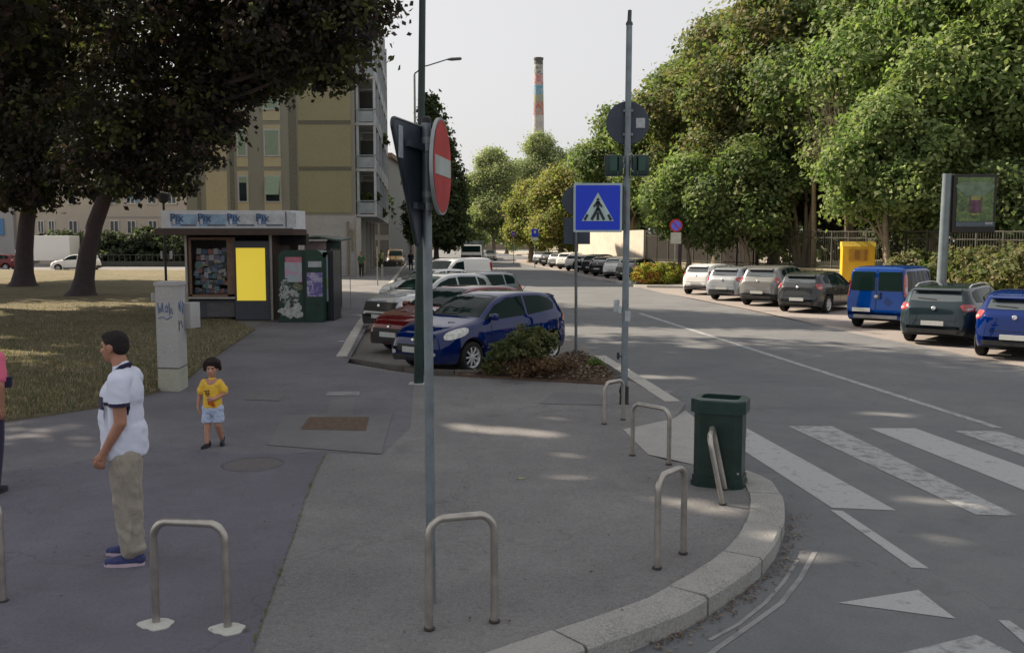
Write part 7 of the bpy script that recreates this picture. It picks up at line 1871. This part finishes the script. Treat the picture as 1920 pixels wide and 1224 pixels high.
# shrub bed at the kerb island
ib_ = Vector((PX(1237, 56.5), 56.5, .13)); 
for i, (px, rx, lab, cols) in enumerate(((1214, .75, 'yellow-green shrub with reddish tips at the outer end of the island', [(.34, .32, .05), (.4, .2, .06), (.25, .28, .05)]), (1240, .95, 'bright yellow-green shrub in the middle of the island', [(.36, .36, .06), (.26, .3, .05), (.3, .28, .05)]), (1262, .8, 'green and rust shrub of the island next to the white car', [(.2, .22, .05), (.3, .18, .06), (.26, .26, .05)]))):
    b = Vector((PX(px, 53.5), 53.5 + i * .4, .13)); r = empty('island_shrub', b); tag(r, lab, 'shrub', 'shrubs on the kerb island')
    mb = MB(); 
    for k in range(6): mb.tube([(0, 0, 0), (random.Random(k).gauss(0, .3), random.Random(k + 9).gauss(0, .3), .6)], [.02, .008], 4)
    mb.build('stems', M_BARK, r); leaves('foliage', [(0, 0, .62, rx, rx, .55), (.3, 0, .4, rx * .8, rx * .8, .4), (-.3, 0, .4, rx * .8, rx * .8, .4)], 5200, .075, cols, 90 + i, r, clump=.16, shell=.12)
# planting bed in front of the dark blue car
bed = gp([(850, 705), (960, 710), (1040, 715), (1135, 721), (1150, 708), (1128, 690), (1090, 664), (1062, 668), (1000, 690), (930, 700)], SW)
mb = MB(); mb.prism([(p.x, p.y) for p in bed], -.02, SW + .03); bo = mb.build('planting_bed', M_SOIL); bo['kind'] = 'structure'
litter_v = MB(); inb = poly_in([(p.x, p.y) for p in bed]); rnd = random.Random(77)
x0, x1 = min(p.x for p in bed), max(p.x for p in bed); y0, y1 = min(p.y for p in bed), max(p.y for p in bed)
rsn = np.random.RandomState(5); pts = []
while len(pts) < 3600:
    x, y = rnd.uniform(x0 - .15, x1 + .15), rnd.uniform(y0 - .15, y1 + .1)
    if inb(x, y) or (rnd.random() < .1 and inb(x, y + .12)): pts.append((x, y))
lmb = MB(); lm = [mat('litter_a', (.17, .115, .075), .9), mat('litter_b', (.12, .08, .055), .9), mat('litter_c', (.27, .21, .14), .9), mat('litter_d', (.06, .045, .038), .9)]
for (x, y) in pts:
    a = rnd.uniform(0, 6.28); s = rnd.uniform(.02, .05); z = SW + .04 + rnd.uniform(0, .07); lmb.cm = rnd.randrange(4)
    M_ = Matrix.Rotation(a, 3, 'Z') @ Matrix.Rotation(rnd.uniform(-.7, .7), 3, 'X'); 
    lmb.add([Vector((x, y, z)) + M_ @ Vector(v) for v in ((-s, 0, 0), (0, -s * .5, .01), (s, 0, 0), (0, s * .5, .01))], [[0, 1, 2, 3]])
lo_ = lmb.build('leaf_litter', lm, fix=False); tag(lo_, kind='stuff')
def shrub(name, px, py, w, h_, n, cols, seed, lab, leafs=.035, dense=True, group=None):
    b = G(px, py, SW + .02); r = empty(name, b); tag(r, lab, 'shrub', group)
    rnd = random.Random(seed); mb = MB(); tips = []
    for k in range(26):
        t = Vector((rnd.gauss(0, w * .33), rnd.gauss(0, w * .2), h_ * rnd.uniform(.55, 1.05))); mb.tube([(rnd.gauss(0, .05), rnd.gauss(0, .05), 0), t * .5 + Vector((0, 0, .05)), t], [.008, .006, .003], 4); tips.append(t)
    mb.build('stems', mat('twig', (.13, .09, .06), .9), r)
    leaves('foliage', [(t.x * .9, t.y, t.z * .8, w * .2, w * .18, h_ * .2) for t in tips], n, leafs, cols, seed, r, clump=.1, shell=.35, per=12)
    return r
SHC = [(.085, .11, .045), (.12, .135, .055), (.06, .08, .035), (.15, .14, .06)]
shrub('kerb_shrub', 972, 703, .78, .76, 3600, SHC, 101, 'scruffy green shrub before the front door of the dark blue car', .045)
shrub('kerb_shrub', 1005, 698, .62, .84, 2200, SHC, 102, 'thinner green shrub before the rear wheel of the dark blue car', .045)
shrub('kerb_shrub', 925, 705, .3, .25, 700, [(.12, .1, .045), (.07, .08, .03)], 103, 'small dry shrub by the front wheel of the dark blue car')
shrub('weed_clump', 1116, 690, .2, .12, 600, [(.13, .2, .05), (.1, .15, .04)], 104, 'bright green weeds on the soil bed at the kerb', .03)
shrub('dry_shrub', 1005, 706, 1.0, .3, 2600, [(.13, .075, .045), (.18, .11, .06), (.09, .05, .035)], 105, 'dry brown twigs at the foot of the green shrubs')
# litter: crumpled white bag, small papers
for i, (px, py, s, lab) in enumerate(((1044, 690, .1, 'crumpled white plastic bag on the soil bed'), (968, 694, .05, 'small white scrap in the soil bed near the front wheel'), (978, 897, .035, 'small dry leaf on the grey pavement near the centre'), (640, 640, .06, 'scrap of white paper on the pavement by the parked cars'))):
    b = G(px, py, SW + (.03 if i < 2 else 0)); mb = MB(); bm = bmesh.new(); bmesh.ops.create_icosphere(bm, subdivisions=3, radius=1)
    rnd = random.Random(i + 60); ph = [rnd.uniform(0, 6) for _ in range(6)]
    for v in bm.verts:
        c = v.co; k = 1 + .35 * sin(c.x * 5 + ph[0]) * cos(c.y * 6 + ph[1]) + .2 * sin(c.z * 9 + ph[2] + c.x * 4); v.co = Vector((c.x * k * s * 1.3, c.y * k * s * .8, (c.z * k * .6 + .45) * s * (.9 if i < 2 else .25)))
    me = bpy.data.meshes.new('litter_scrap'); bm.to_mesh(me); bm.free(); o = link('litter_scrap', me, mat('scrap_white', (.5, .5, .52), .7) if i != 2 else mat('scrap_leaf', (.3, .32, .2), .8)); o.location = b; tag(o, lab, 'litter')
# balcony plants
for j, (px, py, Yp, r_) in enumerate(((716, 265, 82, .6), (722, 380, 100, 1.0), (712, 400, 80, .6), (728, 400, 106, .8), (700, 370, 72, .45), (690, 373, 69.5, .4))):
    b = P(px, py, Yp); b.x = min(b.x, XR + 2.3 + (Yp - BY) * vdir.x); r = empty('balcony_plant', b - Vector((0, 0, .3))); tag(r, ['plant on an upper balcony beside the sky', 'large hanging green plant over the shop fronts', 'potted plant on the first balcony row, third bay', 'trailing plant at the far end of the first balcony row', 'potted plant on the first balcony', 'small potted plant on the corner balcony'][j], 'plant')
    mb = MB(); mb.lathe([(.1, -.15), (.15, .1), (.14, .12), (.0001, .08)], n=12); mb.build('pot', mat('terracotta', (.25, .1, .06), .8), r); leaves('foliage', [(0, 0, .35, r_, r_, r_ * .8)], 900, .13, [(.06, .09, .03), (.09, .12, .04)], 120 + j, r, clump=.2)
# a thin line of weeds in the pavement joint, leaves in the gutter
def regj(rs):
    a = [(612, 850), (590, 890), (573, 935), (545, 1022), (505, 1130), (470, 1222)]; i = rs.randint(0, 5); t = rs.rand(); x = a[i][0] + (a[i + 1][0] - a[i][0]) * t; y = a[i][1] + (a[i + 1][1] - a[i][1]) * t
    g = G(x + rs.normal() * 1.5, y, SW); return (g.x, g.y) if (rs.rand() < .18 or i in (1, 3) and abs(t - .5) < .07) else None
o = tufts('weeds', regj, 420, .022, [(.14, .17, .06), (.22, .2, .1)], 9, SW + .002); tag(o, kind='stuff')
gut = gp([(1478, 960), (1470, 1020), (1440, 1070), (1380, 1120), (1300, 1168), (1200, 1210)], 0); lmb = MB(); rnd = random.Random(8)
for k in range(420):
    i = rnd.randrange(len(gut) - 1); p = gut[i].lerp(gut[i + 1], rnd.random()); x, y = p.x + abs(rnd.gauss(0, .07)), p.y - abs(rnd.gauss(0, .06)); a = rnd.uniform(0, 6.28); s = rnd.uniform(.006, .02); lmb.cm = rnd.randrange(4)
    M_ = Matrix.Rotation(a, 3, 'Z') @ Matrix.Rotation(rnd.uniform(-.5, .5), 3, 'X'); lmb.add([Vector((x, y, .012)) + M_ @ Vector(v) for v in ((-s, 0, 0), (0, -s * .5, .004), (s, 0, 0), (0, s * .5, .004))], [[0, 1, 2, 3]])
lo_ = lmb.build('gutter_debris', lm, fix=False); tag(lo_, kind='stuff')

# a few leaves scattered over the pavement and the road
lmb = MB(); rnd = random.Random(18)
for k in range(230):
    if k < 90: p = G(rnd.uniform(820, 1500), rnd.uniform(720, 1180), SW + .006); z = SW + .016
    elif k < 160: p = G(rnd.gauss(960, 150), 712 + abs(rnd.gauss(0, 22)), SW + .006); z = SW + .016
    else: p = G(rnd.uniform(0, 760), rnd.uniform(700, 1200), SW + .006); z = SW + .018
    if k < 160 and not poly_in([(q.x, q.y) for q in walk])(p.x, p.y): z = .012
    a = rnd.uniform(0, 6.28); s_ = rnd.uniform(.008, .022); lmb.cm = rnd.randrange(4)
    M_ = Matrix.Rotation(a, 3, 'Z') @ Matrix.Rotation(rnd.uniform(-.3, .3), 3, 'X'); lmb.add([Vector((p.x, p.y, z)) + M_ @ Vector(v) for v in ((-s_, 0, 0), (0, -s_ * .5, .003), (s_, 0, 0), (0, s_ * .5, .003))], [[0, 1, 2, 3]])
lo_ = lmb.build('fallen_leaves', lm, fix=False); tag(lo_, kind='stuff')
